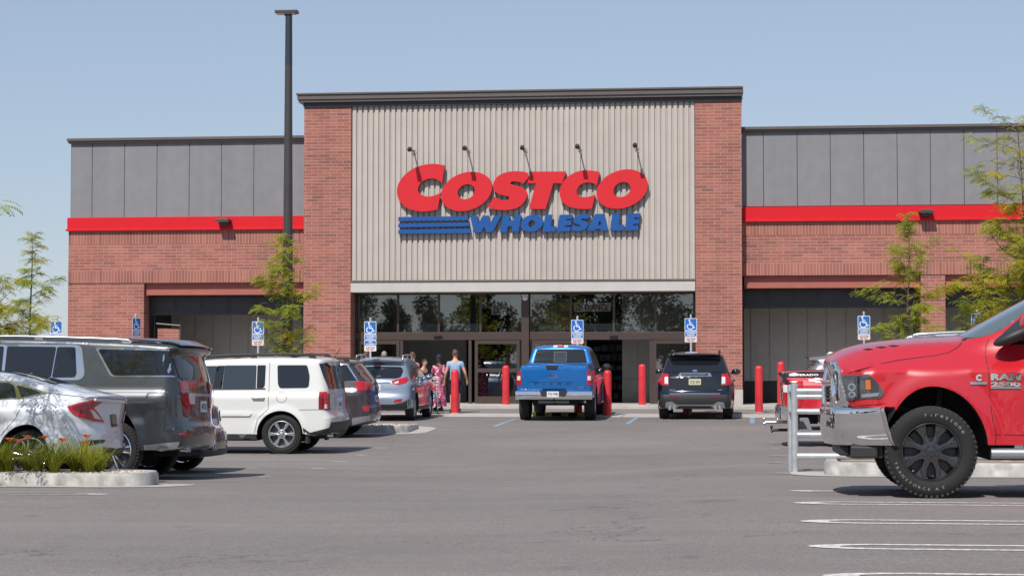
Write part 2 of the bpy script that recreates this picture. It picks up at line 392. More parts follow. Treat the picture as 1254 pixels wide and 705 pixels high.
def text_mesh(s, bold=0.):
    """(verts Nx2 normalised so that cap height = 1 and x starts at 0, faces, width)"""
    if (s, bold) in _tc: return _tc[(s, bold)]
    cu = bpy.data.curves.new('t', 'FONT'); cu.body = s; cu.size = 1; cu.resolution_u = 2; cu.offset = bold
    o = bpy.data.objects.new('t', cu); COL.objects.link(o); bpy.context.view_layer.update()
    dg = bpy.context.evaluated_depsgraph_get(); me = o.evaluated_get(dg).to_mesh()
    P = np.array([v.co[:2] for v in me.vertices]); F = [tuple(p.vertices) for p in me.polygons]
    o.evaluated_get(dg).to_mesh_clear(); bpy.data.objects.remove(o); bpy.data.curves.remove(cu)
    P = P-P.min(0); h = P[:,1].max(); P = P/h
    _tc[(s, bold)] = (P, F, P[:,0].max()); return _tc[(s, bold)]
def add_text(mb, s, fn, x0, x1, z0, z1, mi=0, bold=.0, slant=0.):
    """fill the rectangle with text; fn(a,b)->3D"""
    P, F, w = text_mesh(s, bold)
    mb.add([fn(x0+(x1-x0)*(p[0]+slant*p[1])/w, z0+(z1-z0)*p[1]) for p in P], F, mi)
# ------------------------------------------------------------------ ground, pavement, markings
def axis(lo, hi, step, far): return np.array([-far, -far/3, -far/9]+list(np.arange(lo, hi+step/2, step))+[far/9, far/3, far])
gx = axis(-64, 64, 1., 3600); gy = axis(-40, 84, .5, 3600)
XX, YY = np.meshgrid(gx, gy); ZZ = G(XX, YY); nx, ny = len(gx), len(gy)
mb = MB(); mb.add(np.stack([XX.ravel(), YY.ravel(), ZZ.ravel()], 1), [(j*nx+i, j*nx+i+1, (j+1)*nx+i+1, (j+1)*nx+i) for j in range(ny-1) for i in range(nx-1)])
struct(mb.build('ground', 'asphalt', smooth=40))
def drape(mb, x0, x1, y0, y1, dz, mi=0, sx=1., sy=.5):
    xs = np.linspace(x0, x1, max(2, int((x1-x0)/sx)+1)); ys = np.linspace(y0, y1, max(2, int((y1-y0)/sy)+1))
    A, B = np.meshgrid(xs, ys); n = len(xs)
    mb.add(np.stack([A.ravel(), B.ravel(), G(A, B).ravel()+dz], 1), [(j*n+i, j*n+i+1, (j+1)*n+i+1, (j+1)*n+i) for j in range(len(ys)-1) for i in range(n-1)], mi)
mb = MB(); drape(mb, -22, 30, 55.7, 57.9, .004); struct(mb.build('concrete_strip', 'concrete'))
mb = MB(); drape(mb, -22, 30, 57.9, 62.0, .004); struct(mb.build('walkway', 'pave'))
mb = MB(); mb.box(-24, 40, 62.0, 70.6, 0, .285); struct(mb.build('sidewalk', 'concrete', bevel=.02))
# joints in the concrete strip
mb = MB()
for i in range(20): drape(mb, -21+2.5*i, -20.985+2.5*i, 55.7, 57.9, .007)
struct(mb.build('strip_joints', 'seam'))
# front row stall lines (pale blue)
mb = MB()
for u, v in ((478,513),(632,512.8),(780,511),(921,510.5),(1010,510)):
    x, y = onG(u, v); drape(mb, x-.06, x+.06, y-4.6, y, .004, sx=.12)
struct(mb.build('stall_lines', 'paint_blue'))
mb = MB()
for u in (857, 700):
    x, y = onG(u, 513.6); drape(mb, x-.9, x+.9, y-.05, y+.05, .005, sx=.3)
struct(mb.build('stall_end_lines', 'paint_white'))
def hairpin(mb, x, y, L, side, gap=.24, w=.075, mi=0):
    """double stall line closed by a rounded tip at (x, y); the lines run to x+side*L"""
    n = 10
    def pts(r):
        o = []
        for k in range(n+1):
            a = PI/2+PI*k/n; o.append((x+side*(.55+.55*math.cos(a)*(r/(gap/2+w))), y+r*math.sin(a)))
        return [(x+side*L, y+r)]+[(x+side*q, y+r) for q in np.arange(L-.5, .8, -.5)]+o+[(x+side*q, y-r) for q in np.arange(1., L, .5)]+[(x+side*L, y-r)]
    a, b = pts(gap/2+w), pts(gap/2)
    vs = [(p[0], p[1], g(p[0], p[1])+.0035) for p in a+b]; m_ = len(a)
    mb.add(vs, [(i, i+1, m_+i+1, m_+i) for i in range(m_-1)], mi)
mb = MB()
for u, v in ((979,637.8),(988.7,668.4),(1006.6,704.4),(971,615.4)):
    x, y = onG(u, v); hairpin(mb, x, y, 5.6, 1)
for u, v in ((965.8,600.8),):
    x, y = onG(u, v); hairpin(mb, x, y, 5.6, 1)
for u, v in ((941,579),(938,566.6),(938,557.4),(938,548.5),(934,541)):
    x, y = onG(u, v); hairpin(mb, x, y, 5.4, 1, mi=1)
for u, v in ((426,565.2),(399.5,573.2),(335,583.6),(134,605),(476.5,548.2),(451,557)):
    x, y = onG(u, v); hairpin(mb, x, y, 5.4, -1, mi=1)
struct(mb.build('parking_markings', ['paint_white', 'paint_faded'], recalc=False))

# kerbed islands: outline in plan, concrete ring, gravel bed; the kerb is one thing, its bed a part
def island(label, outline, top, base, group='concrete kerbed parking islands', bed='soil'):
    o = thing('kerb_island', label, 'kerb', (0,0,0), group=group)
    P = rpoly(outline, .5, 6); c = P.mean(0)
    def inset(d):
        q = []
        for i in range(len(P)):
            a, b = P[i-1], P[(i+1) % len(P)]; t = (b-a)/max(1e-6, np.linalg.norm(b-a)); q.append(P[i]+np.array((-t[1], t[0]))*d*sgn)
        return np.array(q)
    area = sum(P[i-1][0]*P[i][1]-P[i][0]*P[i-1][1] for i in range(len(P)))/2; sgn = 1 if area > 0 else -1
    mb = MB(); n = len(P)
    rings = [(inset(-.0), base), (inset(.01), top-.03), (inset(.03), top), (inset(.16), top+.002), (inset(.165), top-.06)]
    for q, z in rings: mb.add([(p[0], p[1], z) for p in q], [])
    for r_ in range(len(rings)-1):
        for i in range(n): mb.f.append((r_*n+i, r_*n+(i+1) % n, (r_+1)*n+(i+1) % n, (r_+1)*n+i)); mb.m.append(0)
    mb.build('kerb', 'concrete_old', o, smooth=50)
    q = inset(.163); mb = MB(); PP, F = cdt([[tuple(p) for p in q]]); mb.add([(p[0], p[1], top-.03) for p in PP], F)
    mb.build('gravel_bed', bed, o)
    # flush gutter pan round the foot of the kerb
    mb = MB(); qa, qb = inset(.0), inset(-.42)
    mb.add([(p[0], p[1], g(*p)+.005) for p in qa]+[(p[0], p[1], g(*p)+.005) for p in qb], [(i, (i+1) % n, n+(i+1) % n, n+i) for i in range(n)])
    mb.build('gutter', 'concrete', o)
    return o
xe, ye = onG(174, 595.5)
LILY_X, LILY_Y = xe, ye
zi = g(xe-1, ye)+.14
island('pale concrete kerb with gravel and orange lilies beside the white sedan', [(xe-8, ye), (xe, ye), (xe, ye+1.05), (xe-8, ye+1.05)], zi, -.2)
xm, ym = onZ(498, 530, -.13)
island('low concrete kerb end behind the charcoal grey crossover', [(xm-7, ym), (xm, ym), (xm, ym+2.2), (xm-7, ym+2.2)], .04, -.4)
xr, yr = onG(1012, 582)
island('white concrete kerb behind the big red pickup front wheel', [(xr, yr), (xr+9, yr), (xr+9, yr+1.5), (xr, yr+1.5)], g(xr+2, yr)+.155, -.2)
xq, yq = 7.3, 48.2
island('concrete kerb of the thin tree island in front of the right wing', [(xq, yq), (xq+12, yq), (xq+12, yq+2.6), (xq, yq+2.6)], g(xq+2, yq)+.15, -.3)

# pebbles on the lily bed
mb = MB(); ico = bmesh.new(); bmesh.ops.create_icosphere(ico, subdivisions=1, radius=1); iv = np.array([v.co[:] for v in ico.verts]); ifc = [tuple(v.index for v in f.verts) for f in ico.faces]; ico.free()
for _ in range(1500):
    x = xe-.2-random.random()**1.3*5; y = ye+.19+random.random()*.70; s_ = random.uniform(.012, .032)
    q = iv*np.array([s_*random.uniform(.8,1.5), s_*random.uniform(.8,1.4), s_*random.uniform(.5,.9)])
    a = random.random()*6; q = q@np.array([[math.cos(a), math.sin(a), 0], [-math.sin(a), math.cos(a), 0], [0,0,1]])
    mb.add(q+np.array([x, y, zi-.03+s_*.4]), ifc, random.choice((0,0,1,1,2)))
for _ in range(420):
    x = xm-.2-random.random()*2.5; y = ym+.2+random.random()*.9; s_ = random.uniform(.02, .05)
    mb.add(iv*np.array([s_, s_, s_*.7])+np.array([x, y, .01+s_*.4]), ifc, random.choice((0,1,2)))
o = mb.build('gravel', ['pebble_a', 'pebble_b', 'pebble_c'], smooth=60); struct(o, 'stuff')

# ------------------------------------------------------------------ the store building
YT = 63.8; YW = 64.3
def F(u, v, Y=YT): return onY(u, v, Y)
def FX(u, v=300, Y=YT): return onY(u, v, Y)[0]
def FZ(u, v, Y=YT): return onY(u, v, Y)[1]
BASE = .1
st = thing('warehouse_store', 'brick warehouse store with tall ribbed metal entrance bay and grey wings', 'store', (0, YT, 0))
OFF = -YT
class SB(MB):
    def build(s, name, mats, **k):
        s.v = [(p[0], p[1]-YT, p[2]) for p in s.v]; return MB.build(s, name, mats, st, **k)
def sbox(name, m_, x0, x1, y0, y1, z0, z1, **k): return SB().box(x0, x1, y0, y1, z0, z1).build(name, m_, **k)
TL, TSL, TSR, TR_ = FX(372), FX(429.5), FX(851.5), FX(908.5)
ztop = FZ(640, 127.5); zsid = ztop
zfb, zft = FZ(640, 357), FZ(640, 345)
# tower piers
for n_, a, b in (('brick_pier', TL, TSL), ('brick_pier', TSR, TR_)):
    sbox(n_, 'brick', a, b, YT, YT+1.2, .75 if a > 0 else BASE, ztop)
sbox('pier_base', 'concrete', TSR-.012, TR_+.012, YT-.012, YT+1.2, BASE, .75, bevel=.01)
# tower top: back wall and sides rise behind
sbox('tower_core', 'roof', TL+.02, TR_-.02, YT+1.2, YT+9, 4.6, ztop-.2)
# coping: stepped metal cap
co = SB(); x0, x1 = TL-.16, TR_+.04
co.box(x0-.06, x1+.02, YT-.24, YT+1.4, ztop+.37, ztop+.43); co.box(x0-.03, x1, YT-.20, YT+1.4, ztop+.22, ztop+.37); co.box(x0, x1-.02, YT-.16, YT+1.3, ztop+.135, ztop+.22)
co.build('coping', 'coping', bevel=.008)
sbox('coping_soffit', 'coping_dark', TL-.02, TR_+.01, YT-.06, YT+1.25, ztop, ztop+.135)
# ribbed siding
n_r = 61; pit = (TSR-TSL)/n_r; mb = SB(); prof = []
for i in range(n_r):
    x = TSL+i*pit
    prof += [(x, .092), (x+pit*.16, .092), (x+pit*.27, .035), (x+pit*.89, .035)]
prof.append((TSR, .092)); zb = zft+.02
mb.add([(x, YT+y, z) for z in (zb, zsid) for x, y in prof], [(i, i+1, len(prof)+i+1, len(prof)+i) for i in range(len(prof)-1)])
mb.build('ribbed_siding', 'siding')
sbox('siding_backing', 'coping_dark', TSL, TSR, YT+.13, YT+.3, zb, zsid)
sbox('fascia_band', 'fascia', TSL+.01, TSR-.01, YT-.05, YT+.7, zfb, zft, bevel=.01)
sbox('fascia_flashing', 'coping', TSL+.01, TSR-.01, YT-.07, YT+.2, zft, zft+.07, bevel=.01)
sbox('entrance_soffit', 'bronze', TSL, TSR, YT+.71, YT+6, zfb+.05, zfb+.15)
# storefront
YS = YT+.80
def SX(u, v=430): return onY(u, v, YS)[0]
def SZ(u, v): return onY(u, v, YS)[1]
ZSILL = .285
zh0, zh1 = SZ(640, 416), SZ(640, 406.5); zt = zfb+.04
fr = SB(); FD = .12
xl, xr_ = TSL, TSR
fr.box(xl, xr_, YS-.10, YS+.10, zh0, zh1); fr.box(xl, xr_, YS-.06, YS+.06, zt-.10, zt)
for u in (487.5, 537.5, 588.5, 699, 752, 803): fr.box(SX(u)-.035, SX(u)+.035, YS-.05, YS+.05, zh1, zt-.10)
fr.box(xl, SX(437.5), YS-.07, YS+.07, ZSILL, zt-.10); fr.box(SX(850), xr_, YS-.07, YS+.07, ZSILL, zt-.10)
fr.box(SX(639.5), SX(648.5), YS-.20, YS+.12, ZSILL, zt-.003)
for u, w in ((492, .06), (576, .05), (717, .04), (798, .06)): fr.box(SX(u)-w, SX(u)+w, YS-.08, YS+.08, ZSILL, zh0)
fr.build('storefront_frame', 'bronze', bevel=.006)
us = (437.5, 487.5, 537.5, 588.5, 639.5)
for a, b in list(zip(us[:-1], us[1:]))+[(648.5, 699), (699, 752), (752, 803), (803, 850)]:
    sbox('window_pane', 'glass_store', SX(a)+.03, SX(b)-.03, YS-.008, YS+.002, zh1, zt-.1)
def door(u0, u1, y, name='glass_door'):
    x0, x1 = SX(u0), SX(u1); w = .10; mb = SB(); z0 = ZSILL+.012; z1 = zh0-.012
    zm = SZ(600, 453)
    mb.box(x0, x0+w, y-.03, y+.03, z0, z1); mb.box(x1-w, x1, y-.03, y+.03, z0, z1)
    mb.box(x0+w, x1-w, y-.03, y+.03, z0, z0+.22); mb.box(x0+w, x1-w, y-.03, y+.03, z1-.12, z1); mb.box(x0+w, x1-w, y-.03, y+.03, zm-.07, zm+.05)
    d = mb.build(name, 'bronze', bevel=.004)
    for a, b in ((z0+.22, zm-.07), (zm+.05, z1-.12)):
        p = MB().box(x0+w, x1-w, y-.006-YT, y+.002-YT, a, b).build('door_glass', 'glass_door'); p.parent = d
    return d
door(582, 637, YS-.10); door(439, 490, YS-.10); door(652, 714, YS-.10); door(800, 850, YS-.10)
# door sensors and dome cameras
for u in (537, 752): sbox('door_sensor', 'gloss_black', SX(u)-.13, SX(u)+.13, YS-.15, YS-.101, SZ(u, 413.4), SZ(u, 410.6), bevel=.01)
o = SB().ell((SX(644), YS-.26, SZ(644, 365)), (.10, .10, .09)).box(SX(644)-.10, SX(644)+.10, YS-.30, YS-.2, SZ(644, 363.5), SZ(644, 361)).build('dome_camera', 'white', smooth=40)
# vestibule interior
YI = YS+5.2
sbox('vestibule_floor', 'concrete', TSL, TSR, YS-.5, YI+.1, .20, .29)
mb = SB()
def ribs(mb, x0, x1, y, z0, z1, p=.55, d=.05):
    x = x0
    while x < x1-.01:
        e = min(x+p, x1); mb.box(x, e-.05, y, y+.06, z0, z1); mb.box(e-.05, e, y+d*.7, y+.06, z0, z1); x = e
xa, xb = onY(571, 430, YI)[0], onY(583, 430, YI)[0]
ribs(mb, TSL+.3, xa, YI, .29, zfb); ribs(mb, xb+1.2, onY(700, 430, YI)[0], YI, .29, zfb)
mb.build('vestibule_wall', 'inner_wall')
sbox('vestibule_side', 'inner_wall', TSL+.05, TSL+.3, YS+.2, YI, .29, zfb)
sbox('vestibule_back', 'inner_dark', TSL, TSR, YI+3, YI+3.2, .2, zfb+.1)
xi0, xi1 = onY(762, 430, YS+2.5)[0], TSR
mb = SB(); ribs(mb, xi0, xi1, YS+2.5, 1.05, zfb); mb.build('vestibule_wall', 'inner_wall')
sbox('low_block_wall', 'concrete', xi0, xi1, YS+2.45, YS+2.6, .29, 1.05)
for a, b in ((492.5, 537), (541, 585), (713, 750), (754.5, 801)):
    sbox('pale_reflection', 'reflection_grey', SX(a), SX(b), YS+.18, YS+.5, SZ(640, 405), SZ(640, 396))  # pale boxes standing in for reflections low in the transom glass
# shelving glimpsed through the entrance
mb = SB(); xs0, xs1 = onY(722, 450, YI)[0], onY(764, 450, YI)[0]
for k in range(7): mb.box(xs0, xs1, YI+.6, YI+1.2, .35+.33*k, .37+.33*k)
mb.build('store_shelving', 'dark_steel')
mb = SB(); rr = random.Random(4)
for k in range(6):
    x = xs0+.1
    while x < xs1-.2:
        w = rr.uniform(.12, .3); mb.box(x, x+w, YI+.62, YI+.95, .375+.33*k, .375+.33*k+rr.uniform(.12, .25), rr.randrange(3)); x += w+.04
mb.build('shelf_goods', [mat('goods_brown', (.12,.08,.05), .7), mat('goods_grey', (.12,.13,.14), .6), mat('goods_teal', (.05,.13,.15), .6)])

# ------------------------------------------------------------------ wings
def wing(u0, u1, seams, vcap, vpb, vred, vsl, vb2, vbeam, uo, opening, left, urng):
    """u: edges; v pairs measured near u0"""
    Y = YW; X = lambda u, v=300, y=Y: onY(u, v, y)[0]; Z = lambda u, v, y=Y: onY(u, v, y)[1]
    um = urng
    x0, x1 = u0, u1
    zc1, zc0 = Z(um, vcap[0]), Z(um, vcap[1]); zp0 = Z(um, vpb); zr1, zr0 = Z(um, vred[0]), Z(um, vred[1])
    zs = Z(um, vsl); zt1, zt0 = Z(um, vb2[0]), Z(um, vb2[1]); zo = Z(um, vbeam)
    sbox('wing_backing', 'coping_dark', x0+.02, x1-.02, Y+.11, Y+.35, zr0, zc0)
    ed = [x0+.04 if left else x0]+[X(s_, 220) for s_ in seams if x0 < X(s_, 220) < x1]
    ed.append(x1)
    while ed[-1]-ed[-2] > 1.6: ed.insert(-1, ed[-2]+1.02)
    for a, b in zip(ed[:-1], ed[1:]): sbox('wall_panel', 'panel', a+.009, b-.009, Y+.05, Y+.11, zp0, zc0)
    cp = SB(); cp.box(x0-(.06 if left else 0), x1, Y-.10, Y+.6, zc1-.09, zc1); cp.box(x0-(.03 if left else 0), x1, Y-.05, Y+.5, zc0, zc1-.09)
    cp.build('coping', 'coping', bevel=.006)
    rb = SB(); rb.box(x0-(.03 if left else 0), x1, Y-.07, Y+.1, zr0+.06, zr1); rb.box(x0-(.07 if left else 0), x1, Y-.11, Y+.1, zr0, zr0+.06)
    rb.build('red_band', 'red_band', bevel=.006)
    hgt = .46
    for z_, tag_ in ((zr0, 'a'), (zt1, 'b')):
        k = M.get('soldier'+tag_+str(left)) or M.setdefault('soldier'+tag_+str(left), brick_mat('soldier_brick', True, z_-.46))
        zz0 = z_-(zr0-zs) if tag_ == 'a' else zt0
        sbox('soldier_course', k, x0, x1, Y-.004 if tag_ == 'a' else Y-.03, Y+.4, zz0, z_)
    sbox('brick_wall', 'brick', x0, x1, Y, Y+.4, zt1, zs)
    oo = []
    for a, b in opening: oo.append((X(a, 400), X(b, 400) if b else x1))
    xs = [x0]+[q for p in oo for q in p]+[x1]
    for a, b in zip(xs[::2], xs[1::2]):
        if b-a > .05: sbox('brick_wall', 'brick', a, b, Y, Y+.6, BASE, zt0)
    for (a, b), (ua, ub) in zip(oo, opening):
        # steel beam over the bay
        bm_ = SB(); bm_.box(a+.02, b-.02, Y+.14, Y+.5, zo, zt0); bm_.box(a+.10, b-.02, Y+.0, Y+.14, zo, zo+.11); bm_.build('steel_beam', 'beam')
        zd = Z(um, vbeam+24)
        hd = SB(); yd = Y+.65; hd.box(a, b, yd, yd+.1, zd, zo+.1)
        k = max(1, round((b-a)/.83)); w = (b-a)/k
        for i in range(k):
            xx = a+i*w
            for q in ((xx+.035, xx+.06, zd+.13, zo-.06), (xx+w-.06, xx+w-.035, zd+.13, zo-.06)): hd.box(q[0], q[1], yd-.02, yd, q[2], q[3])
            hd.box(xx+.035, xx+w-.035, yd-.02, yd, zd+.10, zd+.13); hd.box(xx+.035, xx+w-.035, yd-.02, yd, zo-.06, zo-.035)
        hd.build('roller_door', 'dark_steel')
        yb = Y+3.2
        pw = SB(); ribs(pw, a-.4, b+.4, yb, 1.0 if not left else .2, zo+.2, p=.62); pw.build('bay_wall', 'inner_wall')
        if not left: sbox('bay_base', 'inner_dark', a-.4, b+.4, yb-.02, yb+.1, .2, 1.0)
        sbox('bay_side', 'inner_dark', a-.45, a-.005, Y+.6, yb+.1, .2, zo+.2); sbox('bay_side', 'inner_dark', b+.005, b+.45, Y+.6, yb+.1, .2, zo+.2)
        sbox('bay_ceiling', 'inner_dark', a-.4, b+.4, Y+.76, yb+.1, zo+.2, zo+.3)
    return zc1
zwl = wing(FX(83.5, 350, YW), TL, (112.3,151.8,191.6,231.2,270.7,310.3,350), (168,174), 266, (265.5,282), 299, (330.5,346), 361, None, [(176,371.5)], True, 230)
zwr = wing(TR_, FX(1560, 300, YW), (935,976.4,1017,1058,1099,1139.7,1181,1221.6), (153.8,159.8), 251.3, (252.5,270.6), 287, (321.5,336.5), 352, None, [(911,1128),(1158,1330)], False, 1060)
# end wall, roofs, back
xl0 = FX(83.5, 350, YW); xr1 = FX(1560, 300, YW)
sbox('side_wall', 'brick', xl0, xl0+.4, YW+.601, 118, BASE, zwl-2.4); sbox('side_wall_panel', 'panel', xl0+.04, xl0+.4, YW+.36, 118, zwl-2.39, zwl-.2)
sbox('side_wall', 'brick', xr1-.4, xr1, YW+.601, 118, BASE, zwr-.2)
sbox('roof_deck', 'roof', xl0+.4, TL-.01, YW+.5, 118, 5.0, 5.2); sbox('roof_deck', 'roof', TR_+.01, xr1-.4, YW+.5, 118, 5.0, 5.2); sbox('roof_deck', 'roof', TL, TR_, YT+9.01, 118, 5.0, 5.2)
sbox('back_wall', 'panel', xl0, xr1, 118, 118.4, BASE, 7)
# little gate frame and brick stub inside the left bay
a0 = onY(192, 410, YW+.75)[0]; a1 = onY(221, 410, YW+.75)[0]; zq = onY(200, 402, YW+.75)[1]; zq2 = onY(200, 398, YW+.75)[1]
sbox('brick_stub', 'brick', a0, a1, YW+.8, YW+1.05, .29, zq)
SB().tube([(a0-.02, YW+.74, zq2+.05), (a1, YW+.74, zq2-.02)], .035).tube([(a1+.02, YW+.74, .29), (a1+.02, YW+.74, zq2-.05)], .05).tube([(a0-.08, YW+.74, .29), (a0-.08, YW+.74, zq+1.0)], .03).build('gate_frame', 'dark_steel')

# wall lights on the red band
for k, (u, v) in enumerate(((275.5, 270), (1133.5, 259))):
    x, z = onY(u, v+1, YW-.07)
    o = thing('wall_light', ('flat bronze wall light on the red band of the left brick wing', 'flat bronze wall light on the red band above the thin right tree')[k], 'wall light', (x, YW-.07, z), group='wall lights on the red band')
    MB().box(-.22, .22, -.40, 0, -.03, .04).box(-.17, .17, -.36, 0, .04, .07).build('lamp_housing', 'pole', o, bevel=.012)
    MB().box(-.14, .14, -.2, 0, -.13, -.031).build('mount_box', 'pole', o, bevel=.01)
    MB().box(-.19, .19, -.37, -.23, -.036, -.0301).build('lamp_lens', 'lens', o)

# ------------------------------------------------------------------ the store sign
YSG = YT-.07
sg = thing('store_sign', 'large slanted red and blue lettered store sign on ribbed wall', 'store sign', (0, YSG, 0))
def sfn(org, k):
    def f(a, b, t): x, z = onY(org[0]+a/k, org[1]+b/k, YSG); return (x, t, z)
    return f
ZA, ZB, ZC, ZD, ZE = ((480,170),5.425), ((640,170),5.425), ((590,195),10.07), ((570,255),10.45), ((670,255),10.45)
def sell(cx, cy, sw, sh, k, n=56): return [(cx+sw*math.cos(2*PI*i/n)-k*sh*math.sin(2*PI*i/n), cy+sh*math.sin(2*PI*i/n)) for i in range(n)]
def curv(p, corners):
    """Chaikin-smooth a closed outline while keeping the listed corner indices sharp"""
    q = []
    for i, c in enumerate(p): q += [c, c] if i in corners else [c]
    if corners:
        q2 = []
        for i, c in enumerate(p): q2 += [c]*3 if i in corners else [c]
        q = q2
    r_ = chaikin(q, 2, True); o = [r_[0]]
    for c in r_[1:]:
        if np.linalg.norm(c-o[-1]) > .25: o.append(c)
    if np.linalg.norm(o[0]-o[-1]) < .25: o.pop()
    return o
C1 = [(352,178),(300,168),(250,168),(190,178),(130,205),(80,245),(45,295),(32,345),(42,400),(75,445),(120,470),(180,485),(240,484),(305,472),(327,357),(300,372),(260,385),(220,383),(190,370),(173,345),(180,310),(205,282),(245,265),(290,266),(312,276),(335,298)]
C2 = [(512,222),(470,213),(420,210),(370,215),(320,238),(280,272),(255,312),(246,360),(252,402),(275,432),(310,453),(360,466),(420,468),(462,465),(483,372),(455,382),(420,390),(385,386),(362,367),(360,345),(372,318),(395,299),(430,290),(470,295),(495,313)]
S1 = [(572,178),(560,165),(500,153),(420,149),(350,153),(260,175),(200,210),(160,260),(140,310),(138,350),(150,385),(180,415),(230,440),(290,453),(330,458),(345,474),(335,494),(310,506),(280,508),(230,500),(185,480),(160,463),(75,590),(110,607),(180,624),(260,631),(350,626),(430,607),(490,572),(530,525),(556,470),(561,420),(545,380),(515,352),(470,335),(400,320),(365,312),(351,299),(358,285),(385,275),(430,275),(480,290),(515,305),(578,232)]
T1 = [(608,155),(1040,153),(995,300),(885,300),(790,616),(583,616),(668,300),(562,300)]
W_ = [(62,100),(160,97),(172,195),(225,95),(300,95),(320,195),(370,95),(468,90),(350,303),(265,308),(243,235),(205,308),(110,310)]
H_ = [(478,90),(570,90),(562,155),(618,155),(630,88),(718,85),(685,303),(592,305),(598,232),(548,232),(535,305),(440,308)]
L1 = [(1025,85),(1115,83),(1097,230),(1165,230),(1158,300),(985,303)]
E1 = [(160,85),(332,82),(325,135),(250,138),(246,156),(318,154),(310,218),(238,222),(232,240),(305,238),(297,298),(122,302)]
S2 = [(552,82),(480,72),(420,78),(365,105),(335,155),(343,188),(385,205),(425,214),(430,226),(400,234),(355,226),(330,212),(305,275),(360,292),(420,295),(480,280),(520,245),(535,205),(520,175),(470,160),(440,150),(440,137),(470,131),(512,146),(530,132)]
A1 = [(615,75),(735,72),(785,285),(695,290),(685,266),(620,268),(603,292),(508,292)]; A1h = [(680,150),(655,215),(692,213)]
L2 = [(835,72),(938,70),(920,215),(988,213),(980,283),(805,287)]
E2 = [(1028,68),(1198,65),(1190,118),(1118,122),(1114,141),(1184,139),(1175,200),(1105,204),(1100,221),(1170,219),(1165,282),(990,285)]
def letter(loops, org, name='letter', col='sign_red'):
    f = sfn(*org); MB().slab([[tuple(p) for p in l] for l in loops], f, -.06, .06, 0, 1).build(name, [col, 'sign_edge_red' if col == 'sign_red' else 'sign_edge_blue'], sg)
    # stand-off studs fixing the letter to the wall
    P = np.array(loops[0]); c = P.mean(0)
    mb = MB()
    for p in P[::max(1, len(P)//4)]:
        q = c+(p-c)*.85; mb.tube([f(q[0], q[1], .09), f(q[0], q[1], .24)], .012, 6)
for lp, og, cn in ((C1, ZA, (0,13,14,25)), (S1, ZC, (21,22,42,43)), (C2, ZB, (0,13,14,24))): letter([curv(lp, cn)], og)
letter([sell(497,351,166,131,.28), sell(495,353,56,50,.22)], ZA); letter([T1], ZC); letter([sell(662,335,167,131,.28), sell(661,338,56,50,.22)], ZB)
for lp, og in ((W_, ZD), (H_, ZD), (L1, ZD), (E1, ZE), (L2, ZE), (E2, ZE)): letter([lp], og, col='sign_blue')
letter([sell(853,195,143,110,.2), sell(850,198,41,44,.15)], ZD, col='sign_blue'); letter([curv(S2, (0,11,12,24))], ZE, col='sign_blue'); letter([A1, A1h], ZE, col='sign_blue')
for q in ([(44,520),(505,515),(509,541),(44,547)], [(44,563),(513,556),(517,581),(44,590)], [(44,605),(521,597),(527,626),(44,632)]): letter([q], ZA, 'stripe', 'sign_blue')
# gooseneck sign lamps
nm = ('over the first red sign letter', 'over the second red sign letter', 'over the slanted red letter in the sign middle', 'over the fifth red sign letter', 'over the last red sign letter')
for k, (u, v) in enumerate(((501.5,183), (568.8,181.5), (639.5,181), (707,179.5), (777.5,178))):
    L = .85; x, z = onY(u, v, YT-L)
    o = thing('sign_lamp', 'thin dark lamp arm reaching out '+nm[k], 'sign lamp', (x, YT, z), group='lamp arms above the store sign')
    MB().tube([(0, .04, 0), (0, -L+.3, .02)], .022, 8).lathe([(.07,0),(.07,.03)], 10, 0, Matrix.Translation((0,.04,0)) @ Matrix.Rotation(PI/2,4,'X')).build('lamp_arm', 'pole', o, smooth=40)
    MB().tube([(0, -L+.32, .02), (0, -L+.02, .015), (0, -L-.02, -.03)], [.05, .075, .07], 10).build('lamp_head', 'pole', o, smooth=40)
# inside signs
def flat_sign(name, label, s, u0, u1, v0, v1, pu, pv, Y):
    x0, z0 = onY(u0, v1, Y); x1, z1 = onY(u1, v0, Y); px0, pz0 = onY(pu[0], pv[1], Y); px1, pz1 = onY(pu[1], pv[0], Y)
    o = thing(name, label, 'sign', (0, Y, 0)); MB().box(px0, px1, 0, .02, pz0, pz1).build('sign_panel', 'exit_plate', o)
    mb = MB(); add_text(mb, s, lambda a, b: (a, -.004, b), x0, x1, z0, z1, bold=.03); mb.build('lettering', 'exit_red', o)
    MB().tube([((px0+px1)/2, .01, pz1), ((px0+px1)/2, .01, zt)], .008, 5).build('hanger', 'dark_steel', o)
flat_sign('exit_sign', 'white EXIT sign with red letters behind the glass', 'EXIT', 604, 618.5, 376, 384, (602,621), (374.5,385.3), YS+.06)
flat_sign('entrance_sign', 'white ENTRANCE sign with red letters behind the glass', 'ENTRANCE', 705, 745, 371.8, 380, (703,748), (370.4,381.2), YS+.06)
flat_sign('small_exit_sign', 'small EXIT plate low behind the pane by the centre post', 'EXIT', 668.5, 678, 400.3, 404.4, (660,687), (399,405.6), YS+.3)
